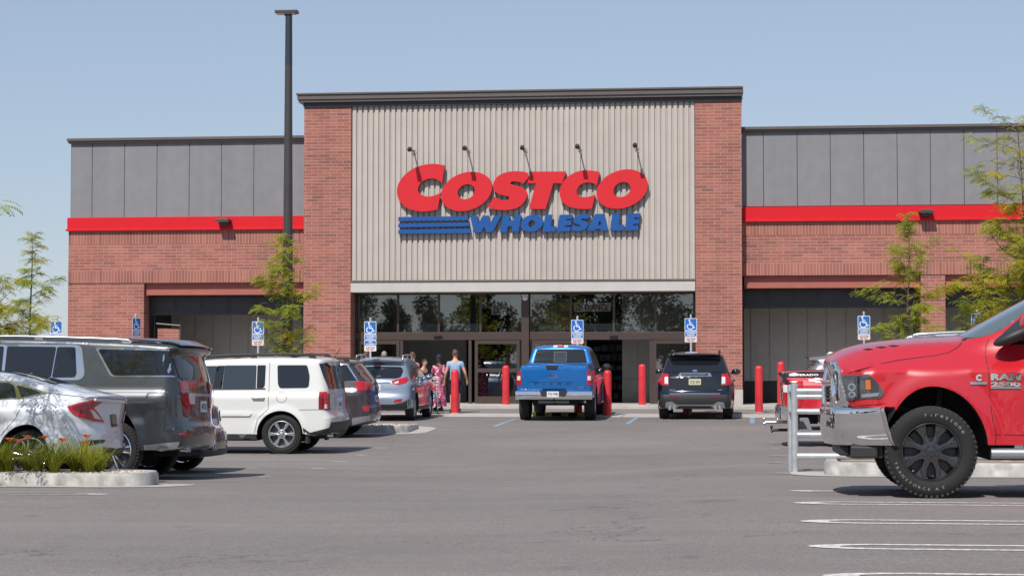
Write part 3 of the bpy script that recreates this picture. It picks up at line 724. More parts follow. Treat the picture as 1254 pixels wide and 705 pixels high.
# ------------------------------------------------------------------ vehicles
def sstep(a, b, x): t = np.clip((np.asarray(x, float)-a)/(b-a), 0, 1); return t*t*(3-2*t)
class Body:
    """A bodyshell from a side outline (rear bottom -> over the roof -> front bottom), wheel arches and a half-width field."""
    def __init__(s, prof, arches, zr, zs, zf, W, belt=.95, tumble=.25, rtop=.09, rend=.22, tuck=.05, rear=(.35,.05), front=(.7,.10), flare=.02, crease=(), step=2, extra=None, rtopfn=None, tucks=.55, kr=.10, kf=.14):
        s.kr, s.kf = kr, kf; s.crown = .035
        s.p = resample(chaikin(prof, step), .03); s.W0 = W; s.belt = belt; s.tumble = tumble; s.rtop = rtop; s.rend = rend; s.tuck = tuck; s.rear = rear; s.front = front
        s.flare = flare; s.crease = crease; s.arches = arches; s.extra = extra; s.rtopfn = rtopfn; s.tucks = tucks
        p = s.p; s.L = p[:,0].max(); s.x0 = p[:,0].min()
        t = np.gradient(p, axis=0); t /= np.maximum(1e-9, np.linalg.norm(t, axis=1))[:,None]; s.n = np.stack([-t[:,1], t[:,0]], 1)  # outward when walking rear->roof->front is left side
        if s.n[len(p)//2,1] < 0: s.n = -s.n
        s.d = resample(p, .012); tt = np.gradient(s.d, axis=0); tt /= np.maximum(1e-9, np.linalg.norm(tt, axis=1))[:,None]; s.dnx2 = tt[:,1]**2
        k = int(np.argmax(p[:,1]))
        a = p[:k+1]; o = np.argsort(a[:,1], kind='stable'); s.rz, s.rx = a[o,1], a[o,0]; s.rn = s.n[:k+1][o]
        b = p[k:]; o = np.argsort(b[:,1], kind='stable'); s.fz, s.fx = b[o,1], b[o,0]; s.fn = s.n[k:][o]
        # bottom from front to rear with arches
        bot = []; ar = sorted(arches, key=lambda q: -q[0]); zz = [zf]+[zs]*(len(ar)-1)+[zr]
        for i, (xc, zc, rx, rz_) in enumerate(ar):
            za, zb_ = zz[i], zz[i+1]
            ta = math.asin(max(-1, min(1, (za-zc)/rz_))); tb = PI-math.asin(max(-1, min(1, (zb_-zc)/rz_)))
            for j in range(33):
                a_ = ta+(tb-ta)*j/32; bot.append((xc+rx*math.cos(a_), zc+rz_*math.sin(a_)))
        s.bot = np.array(bot); s.loop = np.vstack([p, resample(np.vstack([p[-1:], s.bot, p[:1]]), .06)[1:-1]])
        s.np_ = len(p)
    def base(s, x, z):
        w = np.full(np.shape(x), s.W0, float)
        w = w-s.tuck*np.clip((s.tucks-z)/.4, 0, 1)**1.6
        w = w-s.tumble*np.maximum(0, z-s.belt)-.04*sstep(s.belt-.03, s.belt+.05, z)*(s.tumble > 0)
        w = w-s.rear[1]*np.clip((s.x0+s.rear[0]-x)/s.rear[0], 0, 1)**2-s.front[1]*np.clip((x-(s.L-s.front[0]))/s.front[0], 0, 1)**2
        for z0, h, wd, xa, xb in s.crease: w = w+h*np.exp(-((z-z0)/wd)**2)*sstep(xa-.2, xa+.2, x)*(1-sstep(xb-.2, xb+.2, x))
        for xc, zc, rx, rz_ in s.arches:
            q = np.sqrt(((x-xc)/rx)**2+((z-zc)/rz_)**2); w = w+s.flare*(1-sstep(1.04, 1.32, q))
        if s.extra is not None: w = w+s.extra(x, z)
        return w
    def Wf(s, x, z):
        x = np.atleast_1d(np.asarray(x, float)); z = np.atleast_1d(np.asarray(z, float)); w = s.base(x, z); out = np.empty_like(w)
        for i in range(0, len(x), 3000):
            sl = slice(i, i+3000); D = (x[sl,None]-s.d[None,:,0])**2+(z[sl,None]-s.d[None,:,1])**2; k = D.argmin(1); d = np.sqrt(D[np.arange(len(k)),k])
            rt = s.rtop if s.rtopfn is None else s.rtopfn(x[sl], z[sl])
            r = rt*(1-s.dnx2[k])+s.rend*s.dnx2[k]; d = np.minimum(d, r)
            out[sl] = w[sl]-(r-np.sqrt(np.maximum(0, r*r-(r-d)**2)))
        return np.maximum(out, .05)
    def mesh(s, parent, mats, crown=None, name='body', pick=None):
        crown = s.crown if crown is None else crown; s.crown = crown
        lp = s.loop; inn = []
        pv = s.p; nv = s.n
        for dd in (.012, .035, .07, .12):
            q = pv-nv*dd; inn.append(q[::1 if dd < .05 else 2])
        x0, x1 = lp[:,0].min(), lp[:,0].max(); z0, z1 = lp[:,1].min(), lp[:,1].max()
        X, Z = np.meshgrid(np.arange(x0+.03, x1, .055), np.arange(z0+.03, z1, .045)); inn.append(np.stack([X.ravel(), Z.ravel()], 1))
        Q = np.vstack(inn); Q = Q[pip(Q, lp)]
        rs = resample(lp, .012, True); keep = np.array([((q-rs)**2).sum(1).min() > .0095**2 for q in Q]); Q = Q[keep]
        P, Fc = cdt([[tuple(q) for q in lp]], [tuple(q) for q in Q])
        w = s.Wf(P[:,0], P[:,1]); mb = MB()
        C = P[np.array(Fc)].mean(1)
        mi = np.zeros(len(Fc), int) if pick is None else pick(C[:,0], C[:,1])
        for sd in (1, -1):
            k = len(mb.v); mb.v += [(float(a[0]), float(sd*b), float(a[1])) for a, b in zip(P, w)]
            mb.f += [tuple(k+i for i in f) for f in Fc]; mb.m += [int(q) for q in mi]
        wl = s.Wf(lp[:,0], lp[:,1]); n = len(lp); ny_ = 10; k = len(mb.v); ts = np.linspace(-1, 1, ny_+1)
        for i in range(n):
            nz = s.n[i] if i < s.np_ else np.zeros(2)
            for t in ts:
                c = crown*(1-t*t)*(nz[1]**2 if nz[1] > 0 else 0) if i < s.np_ else 0
                mb.v.append((float(lp[i,0]+nz[0]*c), float(t*wl[i]), float(lp[i,1]+nz[1]*c)))
        cen = (lp+np.roll(lp, -1, 0))/2; pm = np.zeros(n, int) if pick is None else pick(cen[:,0], cen[:,1])
        for i in range(n):
            j = (i+1) % n
            for q in range(ny_):
                mb.f.append((k+i*(ny_+1)+q, k+i*(ny_+1)+q+1, k+j*(ny_+1)+q+1, k+j*(ny_+1)+q)); mb.m.append(int(pm[i]) if i < s.np_-1 else 1)
        mb.v = [tuple(q) for q in s.bend(mb.v).tolist()]
        return mb.build(name, mats, parent, smooth=38, merge=1e-4)
    def bend(s, P):
        """curve the nose and tail in plan; P is N x 3"""
        P = np.array(P, float); q = np.clip(np.abs(P[:,1])/s.W0, 0, 1.05)**2.2
        P[:,0] += s.kr*q*(1-sstep(.05, .95, P[:,0]-s.x0))-s.kf*q*sstep(s.L-1.1, s.L-.05, P[:,0]); return P
    def unbend(s, x, y):
        q = np.clip(np.abs(y)/s.W0, 0, 1.05)**2.2; p = np.array(x, float)
        for _ in range(6): p = x-(s.kr*q*(1-sstep(.05, .95, p-s.x0))-s.kf*q*sstep(s.L-1.1, s.L-.05, p))
        return p
    # surface maps: (a, b, off) -> 3D, vectorised
    def side_fn(s, sd):
        def f(a, b, off):
            a = np.asarray(a, float); b = np.asarray(b, float); w = s.Wf(a, b); p = s.unbend(a, w)
            e = .012-min(off, .03)*.0; xr = np.interp(b, s.rz, s.rx)+e; xf = np.interp(b, s.fz, s.fx)-e; p = np.clip(p, xr, np.maximum(xf, xr+.01))
            w = s.Wf(p, b); nr = 1-sstep(0, .12, p-xr); out = np.stack([p-off*nr, sd*(w+off), b], 1); return s.bend(out)
        return f
    def rear_fn(s):
        def f(y, z, off):
            y = np.asarray(y, float); z = np.asarray(z, float); x = np.interp(z, s.rz, s.rx); lo = x.copy(); hi = x+.9; need = np.abs(y) > s.Wf(x+1e-3, z)
            for _ in range(14):
                mid = (lo+hi)/2; ok = s.Wf(mid, z)-.006 >= np.abs(y); hi = np.where(ok, mid, hi); lo = np.where(ok, lo, mid)
            w0 = s.Wf(x+1e-3, z); nx = np.interp(z, s.rz, s.rn[:,0]); nz = np.interp(z, s.rz, s.rn[:,1]); c = s.crown*np.clip(1-(y/np.maximum(w0,.05))**2, 0, 1)*np.where(nz > 0, nz*nz, 0)
            return s.bend(np.stack([np.where(need, hi, x)+nx*(c+off), y, z+np.where(nz > 0, nz, 0)*(c+off*.8)], 1))
        return f
    def front_fn(s):
        def f(y, z, off):
            y = np.asarray(y, float); z = np.asarray(z, float); x = np.interp(z, s.fz, s.fx); hi = x.copy(); lo = x-1.2; need = np.abs(y) > s.Wf(x-1e-3, z)
            for _ in range(14):
                mid = (lo+hi)/2; ok = s.Wf(mid, z) >= np.abs(y); lo = np.where(ok, mid, lo); hi = np.where(ok, hi, mid)
            w0 = s.Wf(x-1e-3, z); nx = np.interp(z, s.fz, s.fn[:,0]); nz = np.interp(z, s.fz, s.fn[:,1]); c = s.crown*np.clip(1-(y/np.maximum(w0,.05))**2, 0, 1)*np.where(nz > 0, nz*nz, 0)
            return s.bend(np.stack([np.where(need, lo, x)+nx*(c+off), y, z+np.where(nz > 0, nz, 0)*(c+off*.8)], 1))
        return f
def panel_geo(mb, poly, fn, off, mi=0, thick=.02, step=.05, holes=()):
    loops = [resample(q, step*.8, True) for q in [poly]+list(holes)]
    a = np.array(poly); X, Y = np.meshgrid(np.arange(a[:,0].min()+step/2, a[:,0].max(), step), np.arange(a[:,1].min()+step/2, a[:,1].max(), step))
    Q = np.stack([X.ravel(), Y.ravel()], 1)
    if len(Q): Q = Q[pip(Q, loops[0])]
    if len(Q):
        rs = np.vstack(loops); Q = np.array([q for q in Q if ((q-rs)**2).sum(1).min() > (step*.35)**2])
    P, Fc = cdt([[tuple(q) for q in l] for l in loops], [tuple(q) for q in Q])
    mb.add(fn(P[:,0], P[:,1], off), Fc, mi)
    for l in loops:
        n = len(l); t = fn(l[:,0], l[:,1], off); u = fn(l[:,0], l[:,1], off-thick); mb.add(np.vstack([t, u]), [(i, (i+1) % n, n+(i+1) % n, n+i) for i in range(n)], mi)
def panel(name, m_, parent, poly, fn, off=.006, thick=.02, step=.05, smooth=38, holes=()):
    mb = MB(); panel_geo(mb, poly, fn, off, 0, thick, step, holes); return mb.build(name, m_, parent, smooth=smooth)
def both(name, m_, parent, poly, B, off=.006, **k): return [panel(name, m_, parent, poly, B.side_fn(sd), off, **k) for sd in (1, -1)]
def seam(mb, pts, B, w=.006, off=.0015, sd=1):
    P = resample(pts, .04); t = np.gradient(P, axis=0); t /= np.linalg.norm(t, axis=1)[:,None]; nn = np.stack([-t[:,1], t[:,0]], 1); fn = B.side_fn(sd)
    a = P+nn*w/2; b = P-nn*w/2; n = len(P); mb.add(np.vstack([fn(a[:,0], a[:,1], off), fn(b[:,0], b[:,1], off)]), [(i, i+1, n+i+1, n+i) for i in range(n-1)])
def seams(parent, lists, B, w=.007, name='door_seam'):
    for sd in (1, -1):
        for l in lists:
            mb = MB(); seam(mb, l, B, w, sd=sd); mb.build(name, 'seam', parent, recalc=False)

_wh = {}
def wheel_meshes(key, Rr, rim, wd, style, tyre_extra=None):
    """tyre and rim meshes for a wheel whose outer face looks along +y"""
    if key in _wh: return _wh[key]
    mx = Matrix.Rotation(-PI/2, 4, 'X')   # z -> +y
    h = wd/2; mb = MB(); sh = .018
    prof = [(rim, h*.62), (rim+.012, h*.86), (rim+(Rr-rim)*.35, h*1.0), (rim+(Rr-rim)*.7, h*.98), (Rr-sh, h*.86), (Rr-.004, h*.70), (Rr, h*.4), (Rr, -h*.4), (Rr-.004, -h*.70), (Rr-sh, -h*.86), (rim+(Rr-rim)*.6, -h), (rim, -h*.6)]
    mi = [0]*4+[1]*5+[0]*2
    mb.lathe(prof, 56, mi, mx)
    nb = 52
    for sd in (1, -1):
        for k in range(nb):
            a = 2*PI*k/nb+(0 if sd > 0 else PI/nb); rm = Matrix.Rotation(a, 4, 'Y')
            mb.box(Rr-.034, Rr-.0025, h*.50, h*.885, -.013, .013, 1, rm) if sd > 0 else mb.box(Rr-.034, Rr-.0025, -h*.885, -h*.50, -.013, .013, 1, rm)
    for k in range(60):
        rm = Matrix.Rotation(2*PI*k/60, 4, 'Y'); mb.box(Rr-.01, Rr+.0025, -h*.36, -h*.02, -.009, .008, 1, rm); mb.box(Rr-.01, Rr+.0025, h*.04, h*.38, -.002, .015, 1, rm)
    tyre = mb.build('tyre', ['rubber', 'tread'], smooth=35, recalc=False); tme = tyre.data; bpy.data.objects.remove(tyre)
    mb = MB()
    mb.lathe([(rim+.006, h*.60), (rim+.010, h*.78), (rim-.004, h*.82), (rim-.016, h*.70), (rim-.02, h*.1), (rim-.02, -h*.6)], 48, 0, mx)     # lip and barrel
    mb.lathe([(.001, -h*.05), (rim-.03, -h*.05), (rim-.03, -h*.12), (.001, -h*.12)], 32, 2, mx)                  # brake disc behind
    yo = h*style.get('face', .55); n = style['n']; hub = style.get('hub', .07)
    w0, w1 = style.get('w0', .03), style.get('w1', .05)
    for k in range(n):
        a = 2*PI*(k+style.get('ph', 0))/n
        offs = style.get('pair'); 
        for da in ((0,) if not offs else (-offs, offs)):
            rm = Matrix.Rotation(a+da, 4, 'Y')
            rad = [hub*.6, hub+.02, rim*.6, rim-.008]; ww = [w0, w0, w0*.6+w1*.4 if not style.get('flareout') else w0*.9, w1]; dy = [yo+.01, yo+.008, yo-.002, yo-.004+(h*.74-yo)*.7]
            vs = []
            for r_, w_, y_ in zip(rad, ww, dy): vs += [(r_, y_-.045, -w_/2*1.1), (r_, y_, -w_/2*.8), (r_, y_+.006, 0), (r_, y_, w_/2*.8), (r_, y_-.045, w_/2*1.1)]
            fs = []
            for i in range(3):
                for j in range(4): fs.append((i*5+j, i*5+j+1, (i+1)*5+j+1, (i+1)*5+j))
            mb.add([rm @ Vector(q) for q in vs], fs, 0)
    mb.lathe([(hub+.012, yo-.05), (hub+.010, yo+.006), (hub*.86, yo+.014), (hub*.5, yo+.014), (hub*.48, yo+.03), (hub*.3, yo+.036), (.001, yo+.036)], 28, 1 if style.get('capdark') else 0, mx)
    nl = style.get('lugs', 5)
    for k in range(nl):
        a = 2*PI*(k+.5)/nl; mb.lathe([(.012, yo), (.012, yo+.02), (.001, yo+.024)], 8, 3 if style.get('luglight') else 1, Matrix.Rotation(a, 4, 'Y') @ Matrix.Translation((hub*.75, 0, 0)) @ mx)
    rimo = mb.build('rim', [style['m'], style.get('m2', 'alloy_dark'), 'brake', 'satin'], smooth=32, recalc=False); rme = rimo.data; bpy.data.objects.remove(rimo)
    _wh[key] = (tme, rme, tyre_extra); return _wh[key]
def wheels(car, pos, key, Rr, rim, wd, style, extra=None):
    tme, rme, _ = wheel_meshes(key, Rr, rim, wd, style)
    for x, y in pos:
        w = bpy.data.objects.new('wheel', None); COL.objects.link(w); w.parent = car; w.location = (x, y, Rr); w.rotation_euler = (0, 0, 0 if y > 0 else PI)
        for nme, me in (('tyre', tme), ('rim', rme)):
            o = bpy.data.objects.new(nme, me); COL.objects.link(o); o.parent = w
            if nme == 'tyre' and extra: extra(w)
def underbody(car, B, z0, z1, w, xs):
    mb = MB(); x = sorted(xs)
    mb.box(x[0]+.55, x[1]-.55, -w, w, z0, z1)
    mb.box(B.x0+.25, x[0]-.5, -w*.8, w*.8, z0+.04, z1); mb.box(x[1]+.5, B.L-.35, -w*.8, w*.8, z0+.04, z1)
    for q in xs: mb.tube([(q, -w-.1, z0+.17), (q, w+.1, z0+.17)], .05, 10)
    mb.ell((x[0], 0, z0+.16), (.17, .15, .13)); mb.tube([(x[0], .0, z0+.17), (x[1]-.6, 0, z0+.2)], .05, 8)
    for q, (xc, zc, rx, rz_) in zip(sorted(xs), sorted(B.arches)): mb.box(q-rx-.06, q+rx+.06, -w*.66, w*.66, z0+.30, zc+rz_+.06)
    return mb.build('underbody', 'under', car)
def place(car, x, y, rz):
    """stand a vehicle on the sloping lot"""
    e = .8; n = Vector((-(g(x+e, y)-g(x-e, y))/(2*e), -(g(x, y+e)-g(x, y-e))/(2*e), 1)).normalized()
    q = Vector((0,0,1)).rotation_difference(n); car.rotation_mode = 'QUATERNION'
    from mathutils import Quaternion
    car.rotation_quaternion = q @ Quaternion((0,0,1), rz); car.location = (x, y, g(x, y))
class Trace:
    """measurements: photograph position on the vertical plane y = Y -> local (x, z) of a car facing left (sx=-1) or right"""
    def __init__(s, X0, Yside, ground, sx=-1): s.X0, s.Y, s.g, s.sx = X0, Yside, ground, sx
    def __call__(s, u, v, dy=0.): x, z = onY(u, v, s.Y+dy); return ((x-s.X0)*s.sx, z-s.g)
    def many(s, pts, dy=0., org=None, k=1.):
        return [s(*( (org[0]+a/k, org[1]+b/k) if org else (a, b)), dy) for a, b in pts]
def licence(parent, fn, y, z, w=.31, h=.155, txt='', m_='plate', off=.012):
    mb = MB(); panel_geo(mb, rpoly([(y-w/2, z-h/2), (y+w/2, z-h/2), (y+w/2, z+h/2), (y-w/2, z+h/2)], .015), fn, off, 0, .02, .1); o = mb.build('licence_plate', m_, parent)
    if txt:
        t = MB(); f2 = lambda a, b: fn(np.array([a]), np.array([b]), off+.003)[0]
        add_text(t, txt, f2, y+w*.4, y-w*.4, z-h*.25, z+h*.25, bold=.02); t.build('plate_number', 'plate_text', o)
    return o
def rear_text(parent, fn, s, yc, zc, w, h, m_='chrome', off=.010, name='lettering', bold=.02):
    mb = MB(); f2 = lambda a, b: fn(np.array([a]), np.array([b]), off)[0]; add_text(mb, s, f2, yc+w/2, yc-w/2, zc-h/2, zc+h/2, bold=bold); return mb.build(name, m_, parent)
def mirror(parent, x, y, z, sd, m_='gloss_black', size=(.10,.16,.12), arm=.14):
    mb = MB(); mb.tube([(x, sd*(y-.05), z-.02), (x-.02, sd*(y+arm), z)], [.035, .03], 8); mb.ell((x-.01, sd*(y+arm+size[1]*.55), z+.03), size, 14, 8)
    o = mb.build('mirror', m_, parent, smooth=50)
    MB().box(x-size[0]*.98, x-size[0]*.80, sd*(y+arm+size[1]*.05), sd*(y+arm+size[1]*1.05), z-.045, z+.10).build('mirror_glass', 'tint2', o, bevel=.006); return o
def handle(parent, B, x, z, m_, L=.19, sd=1):
    y = float(B.Wf(x, z)[0]); mb = MB(); mb.tube([(x-L/2, sd*(y-.01), z), (x-L/2+.03, sd*(y+.035), z), (x+L/2-.03, sd*(y+.035), z), (x+L/2, sd*(y-.01), z)], [.013,.017,.017,.013], 8); return mb.build('door_handle', m_, parent, smooth=50)
def sub(o, parent): o.parent = parent; return o

from mathutils.bvhtree import BVHTree
def decaller(car, body):
    """lay a panel on the bodyshell where the photograph shows it (line of sight -> shell surface), plus its mirror twin on the other flank"""
    bvh = BVHTree.FromPolygons([v.co.copy() for v in body.data.vertices], [tuple(p.vertices) for p in body.data.polygons])
    Mw = Matrix.Translation(car.location) @ car.rotation_quaternion.to_matrix().to_4x4(); Mi = Mw.inverted(); o0 = Mi @ Vector((0,0,CAMH)); R3 = Mi.to_3x3()
    def hit(u, v):
        h = bvh.ray_cast(o0, (R3 @ ray(u, v)).normalized())
        return (h[0], h[1]) if h[0] is not None else (None, None)
    def decal(name, m_, pts, off=.010, step=2.5, parent=None, r=0, thick=.02, twin=True, org=None, k=1.):
        pts = [(org[0]+a/k, org[1]+b/k) for a, b in pts] if org else pts
        if r: pts = rpoly(pts, r)
        lp = resample(pts, step, True); a = np.array(pts); X, Y = np.meshgrid(np.arange(a[:,0].min(), a[:,0].max(), step), np.arange(a[:,1].min(), a[:,1].max(), step)); Q = np.stack([X.ravel(), Y.ravel()], 1)
        Q = Q[pip(Q, lp)] if len(Q) else Q
        if len(Q): Q = np.array([q for q in Q if ((q-lp)**2).sum(1).min() > (step*.4)**2])
        P, Fc = cdt([[tuple(q) for q in lp]], [tuple(q) for q in Q]); H = [hit(*p) for p in P]
        Fc = [f for f in Fc if all(H[i][0] is not None for i in f) and max((H[f[0]][0]-H[f[1]][0]).length, (H[f[1]][0]-H[f[2]][0]).length) < .35]
        out = []
        for sg in ((1, -1) if twin else (1,)):
            mb = MB(); z0 = Vector((0,0,0)); top = []; bot = []
            for c, n in H:
                if c is None: c, n = z0, z0
                p = c+n*off; q = c-n*thick*.4; top.append((p.x, sg*p.y, p.z)); bot.append((q.x, sg*q.y, q.z))
            cnt = {}
            for f in Fc:
                for e in ((f[0],f[1]),(f[1],f[2]),(f[2],f[0])): cnt[tuple(sorted(e))] = cnt.get(tuple(sorted(e)), 0)+1
            N = len(top); ed = [e for e, c in cnt.items() if c == 1]
            use = sorted({i for f in Fc for i in f}); mp = {i: j for j, i in enumerate(use)}; K = len(use)
            mb.add([top[i] for i in use]+[bot[i] for i in use], [tuple(mp[i] for i in f) for f in Fc]+[(mp[e[0]], mp[e[1]], K+mp[e[1]], K+mp[e[0]]) for e in ed])
            out.append(mb.build(name, m_, parent or car, smooth=38))
        return out
    return decal
M['p_ram'] = paint('paint_ram_red', (.46,.006,.016), .0, .38); M['p_blue'] = paint('paint_blue', (.002,.135,.44), .4, .35); M['p_sub'] = paint('paint_grey_green', (.034,.040,.046), .3, .32)
M['p_white'] = paint('paint_white', (.63,.63,.61), 0, .4); M['p_white2'] = paint('paint_white_cool', (.62,.64,.68), 0, .35); M['p_ter'] = paint('paint_charcoal', (.062,.052,.060), .4, .35)
M['p_tuc'] = paint('paint_silver_blue', (.30,.36,.45), .55, .35); M['p_exp'] = paint('paint_navy_black', (.003,.004,.010), .0, .15); M['p_red'] = paint('paint_red', (.50,.010,.022), 0, .35)
M['p_sed'] = paint('paint_dark_brown', (.020,.016,.017), .3, .3); M['p_grey'] = paint('paint_grey', (.26,.27,.29), .6, .35)
AL = 'vehicles parked in the store lot'
# ============ big red pickup, side on, front wheel and bonnet in view
YC = 19.92; YS_ = YC-1.0; xfr = onY(1009, 520, YC-.35)[0]; LEN = 6.03; X0 = xfr+LEN; gz = g(xfr+1.2, YC)
T = Trace(X0, YS_, gz); Z6 = dict(org=(1000,400), k=3.205)
ram = thing('pickup_truck', 'large bright red pickup with chrome bumper and raised white tyre lettering', 'pickup truck', group=AL)
hp = T.many([(690,-2),(640,27),(600,46),(572,52),(560,53),(500,55),(420,58),(300,68),(215,78),(150,92),(100,108),(62,128),(44,146)], **Z6)
fr_ = [T(1016,455,.6),T(1016,480,.6),T(1017,498,.6),T(1026,503,.6),T(1030,515,.6),T(1030,532,.6),T(1030,545,.6),T(1036,549,.3),T(1040,562,.3)]
prof = [(.05,.62),(.0,.66),(.0,.86),(.08,.9),(.06,1.36),(.1,1.42),(.2,1.43),(1.9,1.44),(1.98,1.46),(2.08,1.90),(2.2,1.975),(2.6,1.99),(3.4,1.985),(3.85,1.94)]+hp+fr_
wx = T(1141,553)[0]
arch = (wx-.01, .43, .495, .585)
zt_b = T(1040,500.5)[1]; xb_b = T(1083.5,497)[0]
def ram_extra(x, z):
    # scooped hood side and fender shoulder
    return -.13*sstep(zt_b, zt_b-.05, z)*sstep(xb_b-.03, xb_b+.05, x)-.10*sstep(1.16, 1.34, z)*sstep(3.9, 4.4, x)-.012*np.exp(-((z-.72)/.09)**2)*(x < 4.3)
B = Body(prof, [arch, (wx-3.79, .43, .49, .56)], .62, T(1215,546)[1], T(1060,562)[1], 1.0, belt=1.17, tumble=.30, rtop=.12, rend=.16, kr=.05, kf=.10, tuck=.04, front=(.8,.06), flare=.028, crease=((1.0,.012,.05,.3,4.2),), extra=ram_extra, rtopfn=lambda x, z: .12+.16*sstep(3.8, 4.5, x), step=2)
bd = B.mesh(ram, ['p_ram', 'under', 'black_plastic'], crown=.05, pick=lambda x, z: np.where((z < zt_b-.015) & (x > xb_b-.16), 2, 0))
place(ram, X0, YC, PI); ram.location.z = gz; dc = decaller(ram, bd)
underbody(ram, B, .34, .62, .75, (wx, wx-3.79))
st8 = dict(n=8, m='wheel_black', m2='wheel_black', hub=.085, w0=.062, w1=.140, face=.62, flareout=True, lugs=8, ph=.5)
RT = .418; RRIM = .262
def tyre_text(w):
    h = .275/2
    for s_, a0, a1, r0 in (('Firestone', R(98), R(33), .338), ('TRANSFORCE', R(198), R(266), .338), ('AT', R(278), R(288), .338)):
        mb = MB(); n = len(s_)
        for i, c in enumerate(s_):
            a = a0+(a1-a0)*i/(n-1); up = 1 if a1 < a0 else -1; PV, FC, ww = text_mesh(c, .0); hh = .026 if c != 't' else .026; vs = []
            for p in PV:
                lx = (p[0]-ww/2)*hh*1.2; lz = (p[1]-.5)*hh; rr = r0+up*lz; aa = a-up*lx/r0; vs.append((-rr*math.cos(aa), h*1.0+.0035, rr*math.sin(aa)))
            mb.add(vs, FC)
        mb.build('tyre_lettering', 'letter_white', w, recalc=False)
tx = []
wheels(ram, [(wx, .84), (wx, -.84), (wx-3.79, .84), (wx-3.79, -.84)], 'ram', RT, RRIM, .275, st8, tyre_text)
# inner wing liner and shock in the front wheel arch
mb = MB(); mb.tube([(wx-.08,.60,.55),(wx-.12,.56,1.0)], .045, 10); mb.tube([(wx+.05,.62,.75),(wx+.38,.70,.86)], .03, 8); mb.build('suspension', 'black_plastic', ram)
# chrome front bumper wrapping round the corner
def chrome_bumper():
    mb = MB(); zt_, zb_ = T(1040,500)[1], T(1040,546.5)[1]
    fr = B.front_fn(); xb = T(1083.5,497)[0]
    pts = []   # plan path from centre to rear end of the wrap
    n = 40; prof_ = [(-.05,zb_-.005),(.0,zb_),(.03,zb_+.05),(.045,zb_+.18),(.035,zt_-.08),(.05,zt_-.03),(.035,zt_-.004),(-.03,zt_+.012)]
    plan = []
    for t in np.linspace(-1, 1, 61):
        y = t*.985; 
        xx = LEN-.02-.13*abs(t)**2-.36*max(0, (abs(t)-.80)/.20)**2.0*1.0
        plan.append((xx, y))
    P = np.array(plan); ends = [np.array([(xb-.0, s_*1.022)]) for s_ in (-1, 1)]
    mid0 = np.array([(P[0,0]+(xb-P[0,0])*q, -1*(.985+.037*math.sin(q*PI/2))) for q in np.linspace(1, .12, 8)]); mid1 = mid0[::-1]*np.array([1,-1])
    P = np.vstack([mid0, P, mid1]); t = np.gradient(P, axis=0); t /= np.linalg.norm(t, axis=1)[:,None]; nn = np.stack([t[:,1], -t[:,0]], 1)
    if nn[len(P)//2,0] < 0: nn = -nn
    m_ = len(prof_)
    for i in range(len(P)):
        cut = 0
        for o_, z_ in prof_:
            # the wrap sweeps forward at its lower edge, as the wheel opening does
            f_ = 1-(z_-zb_)/(zt_-zb_); sh = -.085*max(0, f_)*(1-sstep(xb, xb+.30, P[i,0]))
            mb.v.append((P[i,0]+nn[i,0]*o_+float(sh), P[i,1]+nn[i,1]*o_, z_))
    for i in range(len(P)-1):
        for j in range(m_-1): mb.f.append((i*m_+j, i*m_+j+1, (i+1)*m_+j+1, (i+1)*m_+j)); mb.m.append(0)
    o = mb.build('front_bumper', 'chrome', ram, smooth=50, recalc=True)
    v = MB(); xv = LEN-.10
    v.box(xb+.06, xv-.12, -.93, .93, T(1040,562.5)[1], zb_-.004).box(xv-.12, xv-.02, -.80, .80, T(1040,560)[1], zb_-.004); v.build('air_dam', 'black_plastic', ram, bevel=.02)
    h = MB()
    for s_ in (1, -1): h.tube([(LEN+.02, s_*.38, zb_+.03), (LEN+.10, s_*.38, zb_+.03), (LEN+.12, s_*.38, zb_+.08), (LEN+.02, s_*.38, zb_+.10)], .014, 8)
    return o
chrome_bumper()
ff = B.front_fn()
# grille: chrome surround with crossbar, dark mesh
zg0, zg1 = T(1020,499)[1], T(1020,446)[1]
def gx_(y, z): return LEN-.045-.10*(abs(y)/.8)**2-.10*max(0,(z-(zg0+.12))/(zg1-zg0))**2
def grille():
    mb = MB(); bk = MB(); yw = .60; n = 24
    ys = np.linspace(-yw, yw, n+1)
    def bar(path, r):
        mb.tube(path, r, 10)
    outer = [(-yw-.06, zg0), (-yw-.02, zg1-.03), (-yw+.1, zg1), (yw-.1, zg1), (yw+.02, zg1-.03), (yw+.06, zg0)]
    P = resample(rpoly(outer, .1), .05, True)
    bar([(gx_(p[0], p[1])+.012, p[0], p[1]) for p in np.vstack([P, P[:1]])], .046)
    bar([(gx_(y, (zg0+zg1)/2)+.02, y, (zg0+zg1)/2+.02) for y in ys], .032); bar([(gx_(0, z)+.02, 0, z) for z in np.linspace(zg0, zg1, 6)], .035)
    mb.build('grille_surround', 'chrome', ram, smooth=50)
    zs = np.linspace(zg0, zg1, 9); bk.add([(gx_(y, z)-.02, y, z) for z in zs for y in ys], [(j*(n+1)+i, j*(n+1)+i+1, (j+1)*(n+1)+i+1, (j+1)*(n+1)+i) for j in range(8) for i in range(n)])
    for z in np.linspace(zg0, zg1, 12)[1:-1]: bk.tube([(gx_(y, z)+.002, y, z) for y in ys[::2]], .010, 5)
    bk.build('grille_mesh', 'black_plastic', ram, recalc=False)
grille()
